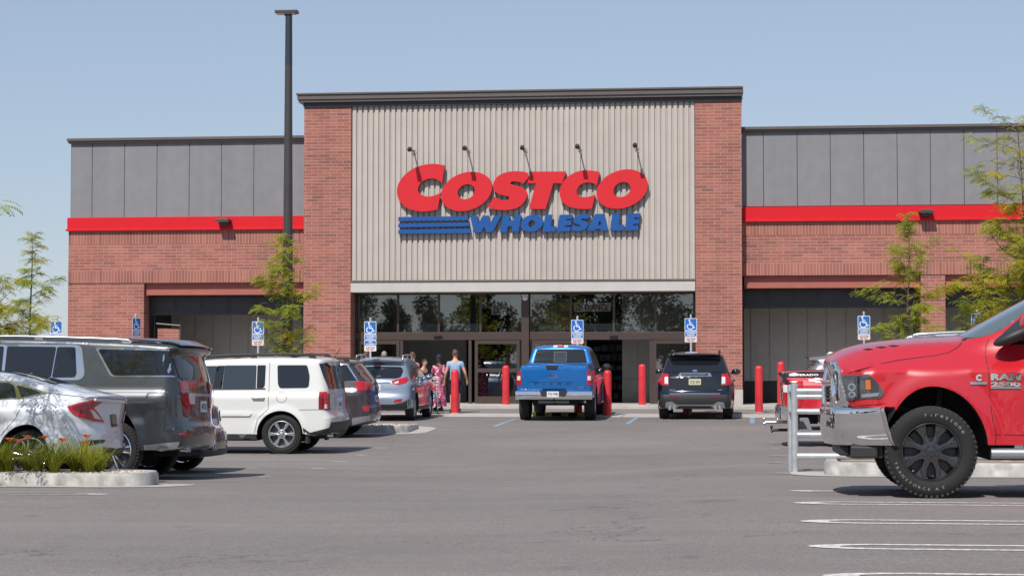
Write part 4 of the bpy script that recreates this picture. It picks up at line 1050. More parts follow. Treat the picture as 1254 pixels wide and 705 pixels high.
# chrome wing of the grille shell seen from the side
hl = T.many([(104,190),(206,187),(232,212),(268,258),(252,279),(116,284),(110,240)], **Z6)
HL = dc('headlight', 'head', [(104,190),(206,187),(232,212),(268,258),(252,279),(116,284),(110,240)], .010, r=2, **Z6)
dc('amber_lens', 'amber', [(192,208),(211,208),(214,246),(194,246)], .017, r=1, **Z6)
for cx_, cz_, q_ in ((140,236,15),(141,265,13)): dc('lamp_reflector', 'satin', [(cx_+q_*math.cos(a), cz_+q_*math.sin(a)) for a in np.linspace(0, 2*PI, 20)[:-1]], .015, 1.2, **Z6); dc('lamp_bulb', 'head', [(cx_+q_*.6*math.cos(a), cz_+q_*.6*math.sin(a)) for a in np.linspace(0, 2*PI, 16)[:-1]], .018, 1.2, **Z6)
dc('lamp_divider', 'gloss_black', [(160,194),(171,194),(170,280),(162,280)], .015, **Z6)
dc('lamp_reflector', 'satin', [(176,264),(248,258),(240,272),(178,277)], .015, r=.6, **Z6)
dc('grille_wing', 'chrome', [(47,141),(76,139),(97,160),(112,235),(131,319),(82,326),(62,318),(88,296),(76,205),(62,166)], .022, r=1.2, step=1.6, **Z6)
dc('bumper_filler', 'p_ram', [(132,292),(262,284),(272,300),(140,309)], .010, r=.6, **Z6)
# glass
ws = rpoly([(-.70,T(1190,414)[1]),(.70,T(1190,414)[1]),(.62,1.91),(-.62,1.91)], .06)
panel('windscreen', 'shield', ram, ws, B.front_fn(), .008, step=.08)
sw = T.many([(1232,420.5),(1222,419),(1236,405),(1262,384),(1300,361),(1345,353),(1380,352),(1380,417)])
both('front_window', 'tint2', ram, rpoly(sw, .03), B, .008)
both('rear_window', 'tint', ram, rpoly([(2.35,1.24),(2.9,1.24),(2.9,1.86),(2.45,1.84)], .05), B, .008)
panel('back_window', 'tint', ram, rpoly([(-.7,1.5),(.7,1.5),(.62,1.86),(-.62,1.86)], .05), B.rear_fn(), .008)
cowl = T.many([(1176,411.6),(1189,413.5),(1187,416.5),(1176,415)])
both('cowl', 'black_plastic', ram, cowl, B, .012)
seams(ram, [T.many([(130,188),(150,178),(200,165),(250,150),(320,135),(400,124),(470,116),(530,103),(570,80),(588,60)], **Z6),
            T.many([(690,50),(676,78),(672,110),(677,200),(682,300),(693,380),(705,425),(700,470)], **Z6), T.many([(697,428),(830,430)], **Z6),
            [(2.95,.62),(2.97,1.86)], [(1.86,.62),(1.86,1.40)]], B)
both('window_trim', 'gloss_black', ram, T.many([(1222,419.5),(1380,417.5),(1380,421),(1224,423)]), B, .012)
for sd in (1, -1):
    q = T(1252,410); y = float(B.Wf(*q)[0])
    m_ = MB(); m_.tube([(q[0]-.02, sd*(y-.06), q[1]-.02), (q[0]-.02, sd*(y+.10), q[1]-.01)], [.055,.05], 8)
    tip = T(1217,422); e_ = Matrix.Translation((q[0]+.06, sd*(y+.17), q[1]-.012)) @ Matrix.Rotation(R(24), 4, 'Y')
    m_.ell((0,0,0), (.21,.12,.062), 18, 10, 0, e_); o = m_.build('mirror', 'black_plastic', ram, smooth=60)
    k = MB(); k.ell((q[0]-.10, sd*(y+.19), q[1]+.085), (.12,.14,.11), 18, 10); k.build('mirror_shell', 'p_ram', o, smooth=60)
    # raised badges
    fn = B.side_fn(sd); ff2 = lambda a, b: fn(np.array([a]), np.array([b]), .012)[0]
    x0_, z0_ = T(1213.5,467); x1_, z1_ = T(1250,458.5); xm0, zm0 = T(1213.5,474.5)
    flip = (x0_, x1_) if sd > 0 else (x1_, x0_)
    mb = MB(); add_text(mb, 'RAM', ff2, flip[0], flip[1], z0_, z1_, bold=.05); add_text(mb, '2500', ff2, flip[0], flip[1], zm0, z0_-.012, bold=.05); mb.build('badge_lettering', 'chrome', ram, recalc=False)
    pb = T.many([(1213.5,475),(1250,475),(1250,477),(1213.5,477)]); panel('badge_bar', 'satin', ram, pb, fn, .012)
    x0_, z0_ = T(1195,468); x1_, z1_ = T(1202,459.5); flip = (x0_, x1_) if sd > 0 else (x1_, x0_)
    mb = MB(); add_text(mb, 'C', ff2, flip[0], flip[1], z0_, z1_, bold=.08); mb.build('badge_lettering', 'chrome', ram, recalc=False)
    panel('badge_bar', 'satin', ram, rpoly(T.many([(1188,469),(1208.5,469),(1208.5,472),(1188,472)]), .005), fn, .012)
    for q in (((193,88),(215,84),(232,88),(208,92)), ((243,79),(268,76),(286,80),(262,84)), ((293,73),(318,71),(336,74),(312,78))):
        panel('hood_vent', 'seam', ram, T.many(q, **Z6), fn, .006, step=.05)
    mb = MB(); q0, q1 = T(1214,556.5), (1.9, T(1214,556.5)[1]); mb.tube([(q0[0], sd*.98, q0[1]), (q1[0], sd*.98, q1[1])], .052, 14)
    for xx in (q0[0]-.25, q1[0]+.3): mb.box(xx-.04, xx+.04, sd*.72, sd*.98, q0[1]+.0, q0[1]+.10)
    mb.build('step_bar', 'satin', ram, smooth=50)
    handle(ram, B, 3.2, 1.10, 'p_ram', sd=sd)
    panel('tail_light', 'tail', ram, rpoly([(.08,.95),(.24,.95),(.22,1.36),(.1,1.36)], .03), fn, .01)
panel('tailgate_trim', 'gloss_black', ram, rpoly([(-.8,.95),(.8,.95),(.8,1.32),(-.8,1.32)], .04), B.rear_fn(), .006); licence(ram, B.rear_fn(), 0, .74)
place(ram, X0, YC, PI); ram.location.z = gz

# ============ helpers for the remaining vehicles
def rail(car, B, x0, x1, y, m_='satin', h=.075, r=.018):
    zf = lambda x: float(np.interp(x, B.p[int(np.argmin(B.p[:,0])):][:,0], B.p[int(np.argmin(B.p[:,0])):][:,1])) if False else max(p[1] for p in B.p if abs(p[0]-x) < .12)
    for sd in (1, -1):
        xs = np.linspace(x0, x1, 9); mb = MB(); pts = [(x0-.05, sd*y, zf(x0)-.02)]+[(x, sd*y, zf(x)+h) for x in xs]+[(x1+.05, sd*y, zf(x1)-.02)]
        mb.tube(pts, r, 8)
        for x in (x0+.02, (x0+x1)/2, x1-.02): mb.box(x-.06, x+.06, sd*y-.015, sd*y+.015, zf(x)-.03, zf(x)+h)
        mb.build('roof_rail', m_, car, smooth=50)
def exhaust(car, pts, m_='chrome'):
    for p in pts:
        mb = MB(); mb.lathe([(.038,.10),(.045,.0),(.038,-.004),(.034,.05),(.001,.05)], 14, 0, Matrix.Translation(p) @ Matrix.Rotation(PI/2, 4, 'Y')); mb.build('exhaust_pipe', m_, car, smooth=40)
def box_rear(y0, y1, z0, z1, r=.02): return rpoly([(y0,z0),(y1,z0),(y1,z1),(y0,z1)], r)
def lamp_pair(car, name, m_, poly_rear, poly_side, B, off=.010):
    for sd in (1, -1):
        mb = MB()
        if poly_rear is not None: panel_geo(mb, [(p[0]*sd, p[1]) for p in poly_rear], B.rear_fn(), off, 0, .02, .03)
        if poly_side is not None: panel_geo(mb, poly_side, B.side_fn(sd), off, 0, .02, .03)
        mb.build(name, m_, car, smooth=40)
def front_face(car, B, z0=.45, z1=.75, w=.6):
    panel('grille', 'black_plastic', car, box_rear(-w, w, z0, z1, .05), B.front_fn(), .008, step=.08)
    for sd in (1, -1): panel('headlight', 'head', car, rpoly([(sd*w*1.0,z1-.12),(sd*w*1.35,z1-.08),(sd*w*1.35,z1+.04),(sd*w*1.0,z1+.02)], .02), B.front_fn(), .01, step=.06)
def arch_trims(car, B, m_='black_plastic', k1=1.09, off=.010, e=.25):
    for xc, zc, rx, rz_ in B.arches:
        poly = [(xc+rx*math.cos(a)*k, zc+rz_*math.sin(a)*k) for k, seq in ((1.0, np.linspace(-e, PI+e, 26)), (k1, np.linspace(PI+e, -e, 26))) for a in seq]
        both('arch_trim', m_, car, poly, B, off, step=.08)

# ============ long grey-green SUV
W = 1.03; Ys = 26.72; Yc = Ys+W; gz = g(-8, Yc); X0 = onY(265.5, 530, Yc+.55)[0]; T = Trace(X0, Ys, gz)
s_ = thing('suv', 'long grey green SUV with chrome window trim parked behind the white sedan', 'SUV', group=AL)
prof = [T(215,553,.3),T(252,550,1.2),T(265,543,1.55),T(265.5,522,1.55),T(260,517,1.5),T(258,498,1.45),T(257,478,1.4),T(252,464,1.3),T(240,441,1.1),T(236,436,1.),T(245,431,.9),T(243,427.5,.9),T(228,423.6,.4),T(202,421.9,.25),T(130,418,.25),T(60,415.6,.25),T(0,414.3,.25),(3.5,1.925),(4.05,1.80),(4.55,1.30),(4.72,1.22),(5.5,1.12),(5.70,.95),(5.73,.5),(5.65,.3)]
wr = T(133,556)[0]
def sx_(x, z): return -.022*np.exp(-((z-.86)/.07)**2)*(x > .5)
B = Body(prof, [(wr, .415, .47, .545), (wr+3.4, .415, .47, .53)], T(180,553)[1], .30, .30, W, belt=1.16, tumble=.21, rtop=.07, rend=.12, tuck=.05, flare=.02, crease=((1.04,.015,.04,.2,5.2),), extra=sx_, kr=.17)
bd = B.mesh(s_, ['p_sub', 'under']); underbody(s_, B, .28, .55, .75, (wr, wr+3.4))
place(s_, X0, Yc, PI); s_.location.z = gz; dc = decaller(s_, bd)
Z1 = dict(org=(0,380), k=3.067); sf = B.side_fn(1)
for nme, m_, pl, of, r in (('window_trim','chrome',[(338,143),(630,150),(670,255),(406,256)],.006,.05),('quarter_window','tint',[(349,150),(621,156),(659,249),(412,250)],.011,.05),
                          ('window_trim','chrome',[(-190,132),(270,134),(288,142),(306,240),(302,258),(286,268),(-190,262)],.006,.04),
                          ('rear_window','tint',[(6,139),(192,141),(180,258),(4,240)],.011,.03),('rear_window','tint',[(196,141),(264,142),(276,244),(270,257),(184,258)],.011,.03),('front_window','tint',[(-190,140),(-6,139),(-8,240),(-190,240)],.011,.03)):
    both(nme, m_, s_, rpoly(T.many(pl, **Z1), r), B, of, step=.07)
both('front_window', 'tint', s_, rpoly([(3.0,1.22),(4.25,1.22),(3.85,1.70),(3.0,1.72)], .05), B, .011)
dc('pillar_cover', 'gloss_black', [(634,143),(668,146),(700,192),(716,254),(674,254)], .012, r=1, **Z1)
tlp = dc('tail_light', 'tail_dark', [(672,264),(735,262),(738,365),(702,368),(684,345)], .012, r=2, **Z1)
for o in tlp: pass
dc('reverse_lamp', 'lamp_clear', [(706,312),(728,309),(728,350),(713,353),(707,338)], .018, r=1, **Z1); dc('tail_light_band', 'tail', [(678,270),(730,267),(732,290),(684,295)], .017, r=1, **Z1)
rf = B.rear_fn()
panel('rear_window', 'tint', s_, box_rear(-.74, .74, 1.34, 1.78, .08), rf, .008, step=.08)
panel('liftgate_trim', 'satin', s_, box_rear(-.5, .5, 1.14, 1.18), rf, .012, step=.08); licence(s_, rf, 0, 1.0, m_='plate', txt='4K7 92L')
panel('rear_bumper', 'p_sub', s_, box_rear(-.98, .98, .42, .72, .05), rf, .02, step=.08)
dc('bumper_strip', 'satin', [(540,506),(690,490),(730,464),(815,454),(815,472),(745,484),(700,512),(545,534)], .010, r=1, **Z1)
lamp_pair(s_, 'reflector', 'tail', box_rear(.66, .92, .60, .64), None, B, .028)
for sd in (1, -1): exhaust(s_, [(.06, sd*.74, .42), (.06, sd*.62, .42)])
both('fuel_door', 'p_sub', s_, rpoly(T.many([(548,318),(616,316),(618,374),(550,376)], **Z1), .05), B, .004, step=.06)
seams(s_, [[tuple(q) for q in np.vstack([rpoly(T.many([(546,316),(618,314),(620,376),(548,378)], **Z1), .05)]*1)]+[T.many([(546,330)], **Z1)[0]], T.many([(246,122),(250,300),(262,470)], **Z1), [(3.0,.35),(3.02,1.7)]], B)
panel('spoiler', 'p_sub', s_, box_rear(-.8, .8, 1.80, 1.88, .03), rf, .05, step=.08)
wheels(s_, [(wr, .87), (wr, -.87), (wr+3.4, .87), (wr+3.4, -.87)], 'sub', .405, .285, .275, dict(n=6, m='chrome', pair=.16, w0=.03, w1=.045, hub=.08, face=.62, lugs=6))
front_face(s_, B, .55, .95, .65); place(s_, X0, Yc, PI); s_.location.z = gz
panel('windscreen', 'shield', s_, box_rear(-.72, .72, 1.34, 1.80, .08), B.front_fn(), .008, step=.1)
rail(s_, B, .9, 3.4, .80, 'satin', .015)

# ============ white sedan
W = .90; Ys = 23.95; Yc = Ys+W; gz = g(-7, Yc); X0 = onY(154, 540, Yc+.4)[0]; T = Trace(X0, Ys, gz)
s_ = thing('sedan', 'white sedan with C shaped red tail lamp behind the orange lilies', 'sedan', group=AL)
prof = [T(120,557,.5),T(146,557,1.2),T(153.5,549,1.3),T(153,529,1.3),T(149,519,1.25),T(147,500,1.1),T(143.5,489.5,.9),T(139,488.3,.7),T(131,487.6,.4),T(119,486,.3),T(89,479.5,.3),T(60,472,.3),T(30,463.3,.3),T(0,457.2,.3),(2.1,1.405),(2.5,1.39),(3.5,.98),(3.7,.93),(4.35,.80),(4.58,.62),(4.63,.45),(4.60,.2)]
wr = T(33,549)[0]
def sxc(x, z): return .022*np.exp(-((z-(.80+.05*x))/.06)**2)*(x < 4)-.018*np.exp(-((z-.55)/.10)**2)*(x > 1)*(x < 3.6)
B = Body(prof, [(wr, .325, .375, .385), (wr+2.7, .325, .375, .38)], T(130,558)[1], .2, .2, W, belt=.93, tumble=.46, rtop=.10, rend=.16, tuck=.06, rear=(.5,.05), flare=.025, extra=sxc, kr=.20)
bd = B.mesh(s_, ['p_white2', 'under']); underbody(s_, B, .18, .42, .62, (wr, wr+2.7))
place(s_, X0, Yc, PI); s_.location.z = gz; dc = decaller(s_, bd)
Z2 = dict(org=(0,400), k=3.356)
both('window_trim', 'chrome', s_, rpoly(T.many([(-260,225),(40,233),(135,268),(180,282),(170,288),(75,308),(-260,318)], **Z2), .02), B, .006, step=.06)
both('rear_window', 'tint2', s_, rpoly(T.many([(-110,236),(10,241),(32,250),(52,302),(-110,310)], **Z2), .02), B, .011, step=.06)
both('quarter_window', 'tint2', s_, rpoly(T.many([(44,250),(128,272),(150,284),(72,302)], **Z2), .015), B, .011, step=.05)
both('front_window', 'tint2', s_, rpoly([(2.25,.98),(3.2,.98),(2.75,1.30),(2.25,1.32)], .04), B, .011, step=.06)
rf = B.rear_fn()
def roof_fn(B):
    k = int(np.argmax(B.p[:,1])); xs, zs = B.p[:k+1,0], B.p[:k+1,1]; o = np.argsort(xs)
    return lambda x, y, off: np.stack([x, y, np.interp(x, xs[o], zs[o])+.035*(1-(y/.7)**2)*.8+off], 1)
panel('back_window', 'tint', s_, rpoly([(.62,-.60),(1.45,-.52),(1.45,.52),(.62,.60)], .08), roof_fn(B), .008, step=.06)
dc('tail_light', 'tail', [(275,330),(330,312),(388,298),(432,300),(382,332),(402,354),(427,392),(385,388),(342,376),(300,360)], .012, r=1, **Z2)
dc('tail_light_band', 'tail_dark', [(292,333),(335,320),(378,312),(352,334),(362,356),(330,356)], .017, r=1, **Z2)
dc('reverse_lamp', 'lamp_clear', [(366,338),(382,344),(412,380),(384,376)], .019, r=.8, **Z2)
dc('bumper_vent', 'black_plastic', [(328,482),(345,466),(432,463),(420,482),(395,500),(338,504)], .010, r=1.5, **Z2)
dc('reflector', 'tail', [(336,475),(352,472),(352,496),(336,499)], .016, r=.6, **Z2)
dc('vent_blade', 'p_white2', [(356,490),(436,474),(444,478),(400,498),(356,503)], .020, r=.8, **Z2)
dc('diffuser', 'black_plastic', [(395,524),(450,503),(516,494),(516,520),(440,531),(398,531)], .012, r=1, **Z2)
dc('plate_recess', 'gloss_black', [(452,360),(475,358),(480,408),(458,412)], .012, r=1, twin=False, **Z2)
panel('spoiler', 'p_white2', s_, box_rear(-.66, .66, 1.00, 1.035, .01), rf, .03, step=.06)
q = T(34,462,W); MB().ell((q[0], 0, q[1]+.0), (.085,.025,.06), 12, 8, 0, None).build('shark_fin_antenna', 'p_white2', s_, smooth=60)
both('fuel_door', 'p_white2', s_, rpoly(T.many([(125,318),(170,316),(176,350),(172,372),(126,372)], **Z2), .03), B, .004, step=.05)
seams(s_, [T.many([(0,460),(60,390),(90,330),(80,305)], **Z2), T.many([(268,330),(300,362),(345,380),(430,396),(455,460)], **Z2), T.many([(180,283),(330,302),(430,300)], **Z2)], B)
wheels(s_, [(wr, .76), (wr, -.76), (wr+2.7, .76), (wr+2.7, -.76)], 'civ', .325, .225, .215, dict(n=5, m='alloy', pair=.18, w0=.025, w1=.04, hub=.06, face=.6))
front_face(s_, B, .35, .6, .55); place(s_, X0, Yc, PI); s_.location.z = gz
panel('windscreen', 'shield', s_, box_rear(-.6, .6, 1.02, 1.33, .06), B.front_fn(), .008, step=.1); mirror(s_, 3.15, .80, .98, 1, 'p_white2', (.09,.11,.07), .06); mirror(s_, 3.15, .80, .98, -1, 'p_white2', (.09,.11,.07), .06)

# ============ dark sedan between the grey-green SUV and the white SUV
W = .93; Ys = 29.65; Yc = Ys+W; gz = g(-5, Yc); X0 = onY(281.5, 550, Yc+.55)[0]; T = Trace(X0, Ys, gz)
s_ = thing('sedan', 'black brown sedan tail peeking out beyond the long grey green SUV', 'sedan', group=AL)
prof = [(.5,.24),(.06,.24),(.01,.30),(0,.44),(.02,.60),(.06,.66),(.11,.72),(.13,.96),(.18,1.0),(.5,1.04),(.75,1.07),(1.5,1.38),(2.2,1.45),(2.9,1.41),(3.6,1.02),(4.6,.86),(4.85,.62),(4.86,.25)]
wr = T(186,555)[0]
B = Body(prof, [(wr, .345, .40, .40), (wr+2.9, .345, .40, .40)], .24, .22, .22, W, belt=.96, tumble=.42, rtop=.09, rend=.14, flare=.02, kr=.14)
B.mesh(s_, ['p_sed', 'under']); underbody(s_, B, .2, .42, .65, (wr, wr+2.9)); rf = B.rear_fn()
lamp_pair(s_, 'tail_light', 'tail_dark', box_rear(.52, .90, .78, .94), rpoly([(.14,.80),(.40,.82),(.38,.92),(.16,.93)], .02), B); licence(s_, rf, 0, .74, m_='plate', txt='81 TQA')
both('rear_window', 'tint', s_, rpoly([(1.2,1.02),(2.1,1.02),(2.1,1.35),(1.7,1.33)], .04), B, .008, step=.06); both('front_window', 'tint', s_, rpoly([(2.2,1.02),(3.3,1.02),(2.8,1.34),(2.2,1.36)], .04), B, .008, step=.06)
panel('bumper_strip', 'black_plastic', s_, box_rear(-.85, .85, .26, .36, .03), rf, .010, step=.06)
wheels(s_, [(wr, .77), (wr, -.77), (wr+2.9, .77), (wr+2.9, -.77)], 'sed', .345, .24, .235, dict(n=5, m='alloy', pair=.2, w0=.03, w1=.045, hub=.06, face=.55))
front_face(s_, B, .4, .62, .6); place(s_, X0, Yc, PI); s_.location.z = gz

# ============ boxy white SUV
W = .99; Ys = 37.75; Yc = Ys+W; gz = g(-5.5, Yc); X0 = onY(427.3, 515, Yc+.5)[0]; T = Trace(X0, Ys, gz)
s_ = thing('suv', 'boxy white SUV with black roof rails and silver six spoke wheel', 'SUV', group=AL)
prof = [T(395,532,.6),T(420,529,1.4),T(426.5,521,1.5),T(427,510,1.5),T(425,506.4,1.5),T(422,499.7,1.45),T(421,478,1.4),T(418,471,1.3),T(409.5,449,1.),T(404,441.5,.6),T(394,439,.3),T(374,437.8,.3),T(326,437.6,.3),T(268.7,439.4,.3),T(240,442,.3),(3.2,1.72),(3.4,1.66),(4.1,1.18),(4.25,1.12),(4.78,1.04),(4.88,.8),(4.88,.3)]
wr = T(343.8,531)[0]
Z5 = dict(org=(240,425), k=5.22)
B = Body(prof, [(wr, .376, .457, .440), (wr+2.77, .376, .45, .44)], T(400,530)[1], T(300,531)[1], .3, W, belt=1.10, tumble=.16, rtop=.075, rend=.12, kr=.07, tuck=.03, rear=(.35,.02), flare=.022, crease=((.74,.010,.04,.8,4.6),))
bd = B.mesh(s_, ['p_white', 'under']); underbody(s_, B, .24, .5, .7, (wr, wr+2.77)); rf = B.rear_fn()
place(s_, X0, Yc, PI); s_.location.z = gz; dc = decaller(s_, bd)
for nme, m_, pl, r in (('quarter_window','tint',[(512,112),(703,112),(721,182),(717,248),(700,256),(532,258),(519,235)],.04),('rear_window','tint2',[(176,114),(378,113),(378,258),(163,262)],.02),('rear_window','tint',[(384,113),(437,112),(435,242),(424,257),(384,258)],.02),('front_window','tint2',[(-260,150),(0,118),(126,117),(94,262),(-260,262)],.02)):
    both(nme, m_, s_, rpoly(T.many(pl, **Z5), r), B, .010, step=.06)
both('pillar_cover', 'gloss_black', s_, T.many([(128,116),(174,115),(160,262),(97,262)], **Z5), B, .008, step=.06)
both('window_trim', 'black_plastic', s_, T.many([(-260,264),(440,259),(440,266),(-260,271)], **Z5), B, .010, step=.06)
dc('rear_glass_wrap', 'tint', [(786,106),(836,98),(902,178),(926,246),(846,256),(816,192)], .010, r=1, **Z5)
panel('back_window', 'tint', s_, box_rear(-.80, .80, 1.22, 1.66, .06), rf, .008, step=.07)
lamp_pair(s_, 'tail_light', 'tail', box_rear(.78, .95, .82, 1.14), rpoly(T.many([(785,282),(850,282),(850,392),(785,392)], **Z5), .015), B, .012)
both('reverse_lamp', 'lamp_clear', s_, T.many([(816,362),(846,362),(846,389),(816,389)], **Z5), B, .018, step=.03)
both('tail_light_band', 'tail_dark', s_, T.many([(790,300),(812,300),(812,388),(790,388)], **Z5), B, .017, step=.03)
dc('lower_cladding', 'black_plastic', [(682,512),(728,545),(860,512),(930,472),(985,462),(985,500),(955,550),(830,560),(690,560)], .010, **Z5)
both('sill_cladding', 'black_plastic', s_, rpoly(T.many([(-520,548),(384,552),(392,588),(-520,580)], **Z5), .01), B, .010, step=.06)
for sd in (1, -1): MB().box(wr-.52, wr-.47, sd*.74, sd*.965, .20, .46).build('mud_flap', 'black_plastic', s_, bevel=.008)
both('door_moulding', 'p_white', s_, rpoly(T.many([(-300,414),(350,412),(356,420),(345,436),(-300,438)], **Z5), .02), B, .022, step=.06)
both('fuel_door', 'p_white', s_, [T(240+(547+31*math.cos(a))/5.22, 425+(318+31*math.sin(a))/5.22) for a in np.linspace(0, 2*PI, 20)[:-1]], B, .004, step=.05)
seams(s_, [[T(240+(547+32*math.cos(a))/5.22, 425+(318+32*math.sin(a))/5.22) for a in np.linspace(0, 2*PI, 24)], T.many([(462,95),(463,392),(395,455),(375,545)], **Z5), T.many([(108,265),(112,548)], **Z5), T.many([(660,398),(780,396),(880,400)], **Z5)], B, .009)
for sd in (1, -1):
    h_ = T.many([(398,320)], **Z5)[0]; handle(s_, B, h_[0], h_[1], 'p_white', .26, sd); handle(s_, B, h_[0]+1.05, h_[1], 'p_white', .26, sd)
rail(s_, B, .45, 2.75, .70, 'black_plastic', .07, .022)
mb = MB()
for x in (.85, 2.0): mb.box(x-.05, x+.05, -.70, .70, 1.83, 1.865)
mb.build('roof_crossbar', 'black_plastic', s_, bevel=.01)
licence(s_, rf, 0, .92, m_='plate', txt='PRG 518'); exhaust(s_, [(.10, .55, .34)]); panel('rear_bumper', 'black_plastic', s_, box_rear(-.9, .9, .42, .60, .04), rf, .012, step=.07)
wheels(s_, [(wr, .84), (wr, -.84), (wr+2.77, .84), (wr+2.77, -.84)], 'pil', .376, .246, .25, dict(n=6, m='alloy', hub=.075, w0=.035, w1=.085, face=.62, lugs=5))
arch_trims(s_, B, 'p_white', 1.05, .004, -.12); front_face(s_, B, .6, .9, .6); place(s_, X0, Yc, PI); s_.location.z = gz
panel('windscreen', 'shield', s_, box_rear(-.7, .7, 1.22, 1.62, .06), B.front_fn(), .008, step=.1); mirror(s_, 3.75, .92, 1.12, 1, 'p_white'); mirror(s_, 3.75, .92, 1.12, -1, 'p_white')

# ============ charcoal crossover
W = .93; Ys = 44.85; Yc = Ys+W; gz = g(-4.5, Yc); X0 = onY(468.8, 503, Yc+.5)[0]; T = Trace(X0, Ys, gz); Z7 = dict(org=(380,430), k=5.875)
s_ = thing('suv', 'charcoal grey crossover with dark tail lamps between white and silver SUVs', 'SUV', group=AL)
prof = [T(429,521,.2),T(453,519,.9),T(466,515.5,1.35),T(468.6,506.5,1.4),T(468,498,1.4),T(465.5,494,1.35),T(464,472,1.3),T(460,466,1.2),T(456,463,1.1),T(447,452.5,1.),T(439.5,446.5,.8),T(440.5,444,.8),T(431,442,.3),T(404,440.6,.3),(1.8,1.745),(2.5,1.72),(2.9,1.66),(3.7,1.15),(3.85,1.10),(4.5,1.0),(4.7,.72),(4.7,.3)]
wr = T(407,516)[0]
B = Body(prof, [(wr, .36, .43, .425), (wr+2.85, .36, .42, .42)], T(429,520)[1], .28, .28, W, belt=1.05, tumble=.26, rtop=.08, rend=.12, kr=.13, flare=.045, crease=((.92,.015,.05,.2,4.2),))
bd = B.mesh(s_, ['p_ter', 'under']); underbody(s_, B, .24, .5, .66, (wr, wr+2.85)); rf = B.rear_fn()
place(s_, X0, Yc, PI); s_.location.z = gz; dc = decaller(s_, bd)
both('window_trim', 'chrome', s_, rpoly(T.many([(-300,88),(258,88),(345,212),(-300,216)], **Z7), .02), B, .006, step=.05)
both('quarter_window', 'tint', s_, rpoly(T.many([(158,93),(252,94),(330,208),(170,210)], **Z7), .02), B, .011, step=.05)
both('rear_window', 'tint', s_, rpoly(T.many([(-40,93),(140,93),(150,210),(-40,211)], **Z7), .02), B, .011, step=.05); both('front_window', 'tint', s_, rpoly(T.many([(-260,110),(-52,93),(-52,211),(-290,211)], **Z7), .02), B, .011, step=.05)
dc('rear_glass_wrap', 'tint', [(290,92),(330,95),(432,205),(388,212)], .009, r=1, **Z7)
panel('back_window', 'tint', s_, box_rear(-.66, .66, 1.18, 1.60, .06), rf, .008, step=.06)
dc('tail_light', 'tail', [(320,218),(405,214),(440,232),(440,280),(336,282)], .012, r=1, **Z7)
dc('reverse_lamp', 'lamp_clear', [(440,242),(462,246),(462,280),(440,280)], .012, **Z7)
dc('lower_cladding', 'satin', [(300,480),(430,460),(430,496),(300,530)], .006, **Z7)
licence(s_, rf, 0, .86, txt='DYB 276'); lamp_pair(s_, 'reflector', 'tail', box_rear(.74, .88, .60, .72), None, B, .012); panel('liftgate_trim', 'chrome', s_, box_rear(-.4, .4, 1.04, 1.09), rf, .012)
wheels(s_, [(wr, .78), (wr, -.78), (wr+2.85, .78), (wr+2.85, -.78)], 'ter', .36, .235, .235, dict(n=5, m='alloy', hub=.07, w0=.04, w1=.08, face=.6))
front_face(s_, B, .55, .85, .55); place(s_, X0, Yc, PI); s_.location.z = gz; rail(s_, B, .6, 2.4, .62, 'black_plastic', .05); MB().tube([(1.0, .3, 1.74), (.82, .3, 2.0)], .008, 6).build('antenna', 'black_plastic', s_)

# ============ cars nosed in at the front row: rear towards the viewer
def nosed(u, zc, name, label, cat, dv=0.):
    c_, s1 = math.cos(YAW), math.sin(YAW); xc = (u-627)/FPX*zc; X = xc*c_-zc*s1; Y = xc*s1+zc*c_
    o = thing(name, label, cat, group=AL); return o, X, Y
# silver-blue crossover
s_, X, Y = nosed(460, 53, 'suv', 'silver blue crossover with bright roof rails nosed in at the store exit', 'SUV')
prof = [(.5,.30),(.08,.30),(.01,.38),(0,.58),(.03,.66),(.06,.72),(.09,.96),(.13,1.04),(.20,1.10),(.53,1.44),(.57,1.50),(.40,1.55),(.43,1.585),(.72,1.62),(1.4,1.65),(2.2,1.60),(2.45,1.56),(3.2,1.12),(3.35,1.06),(4.1,.95),(4.35,.7),(4.38,.25)]
B = Body(prof, [(.86, .345, .40, .40), (3.50, .345, .40, .40)], .30, .26, .26, .91, belt=.98, tumble=.36, rtop=.10, rend=.13, kr=.15, rear=(.4,.05), flare=.028, crease=((.88,.018,.05,.3,4.2),), extra=lambda x, z: -.02*np.exp(-((z-.55)/.12)**2)*(x > 1.3)*(x < 3.1), tuck=.03)
B.mesh(s_, ['p_tuc', 'under'], pick=None); underbody(s_, B, .24, .42, .64, (.86, 3.50)); rf = B.rear_fn()
kk = 7.05*47.2; yv = lambda px: -(px-211.5)/kk; zv = lambda py: (668-py)/kk
RP = lambda pts: [(yv(a), zv(b)) for a, b in pts]
panel('back_window', 'tint', s_, rpoly([(-.60,1.40),(.60,1.40),(.66,1.30),(.62,1.14),(.5,1.10),(-.5,1.10),(-.62,1.14),(-.66,1.30)], .04), rf, .008, step=.05)
tl = [(.385,1.03),(.60,1.10),(.84,1.17),(.86,1.10),(.76,.99),(.60,.95),(.47,.96)]
lamp_pair(s_, 'tail_light', 'tail', rpoly(tl, .02), rpoly([(.14,1.06),(.34,1.16),(.36,1.13),(.20,1.0)], .01), B, .010)
lamp_pair(s_, 'reverse_lamp', 'lamp_clear', rpoly([(.46,1.0),(.58,1.04),(.58,.99),(.49,.975)], .008), None, B, .016)
lamp_pair(s_, 'reflector', 'tail', rpoly([(.46,.50),(.52,.57),(.70,.59),(.66,.51)], .01), None, B, .010)
panel('rear_bumper', 'black_plastic', s_, rpoly([(-.86,.31),(.86,.31),(.87,.58),(.70,.49),(.45,.44),(-.45,.44),(-.70,.49),(-.87,.58)], .03), rf, .007, step=.05)
both('sill_cladding', 'black_plastic', s_, [(1.3,.27),(3.05,.27),(3.05,.36),(1.3,.36)], B, .006, step=.06)
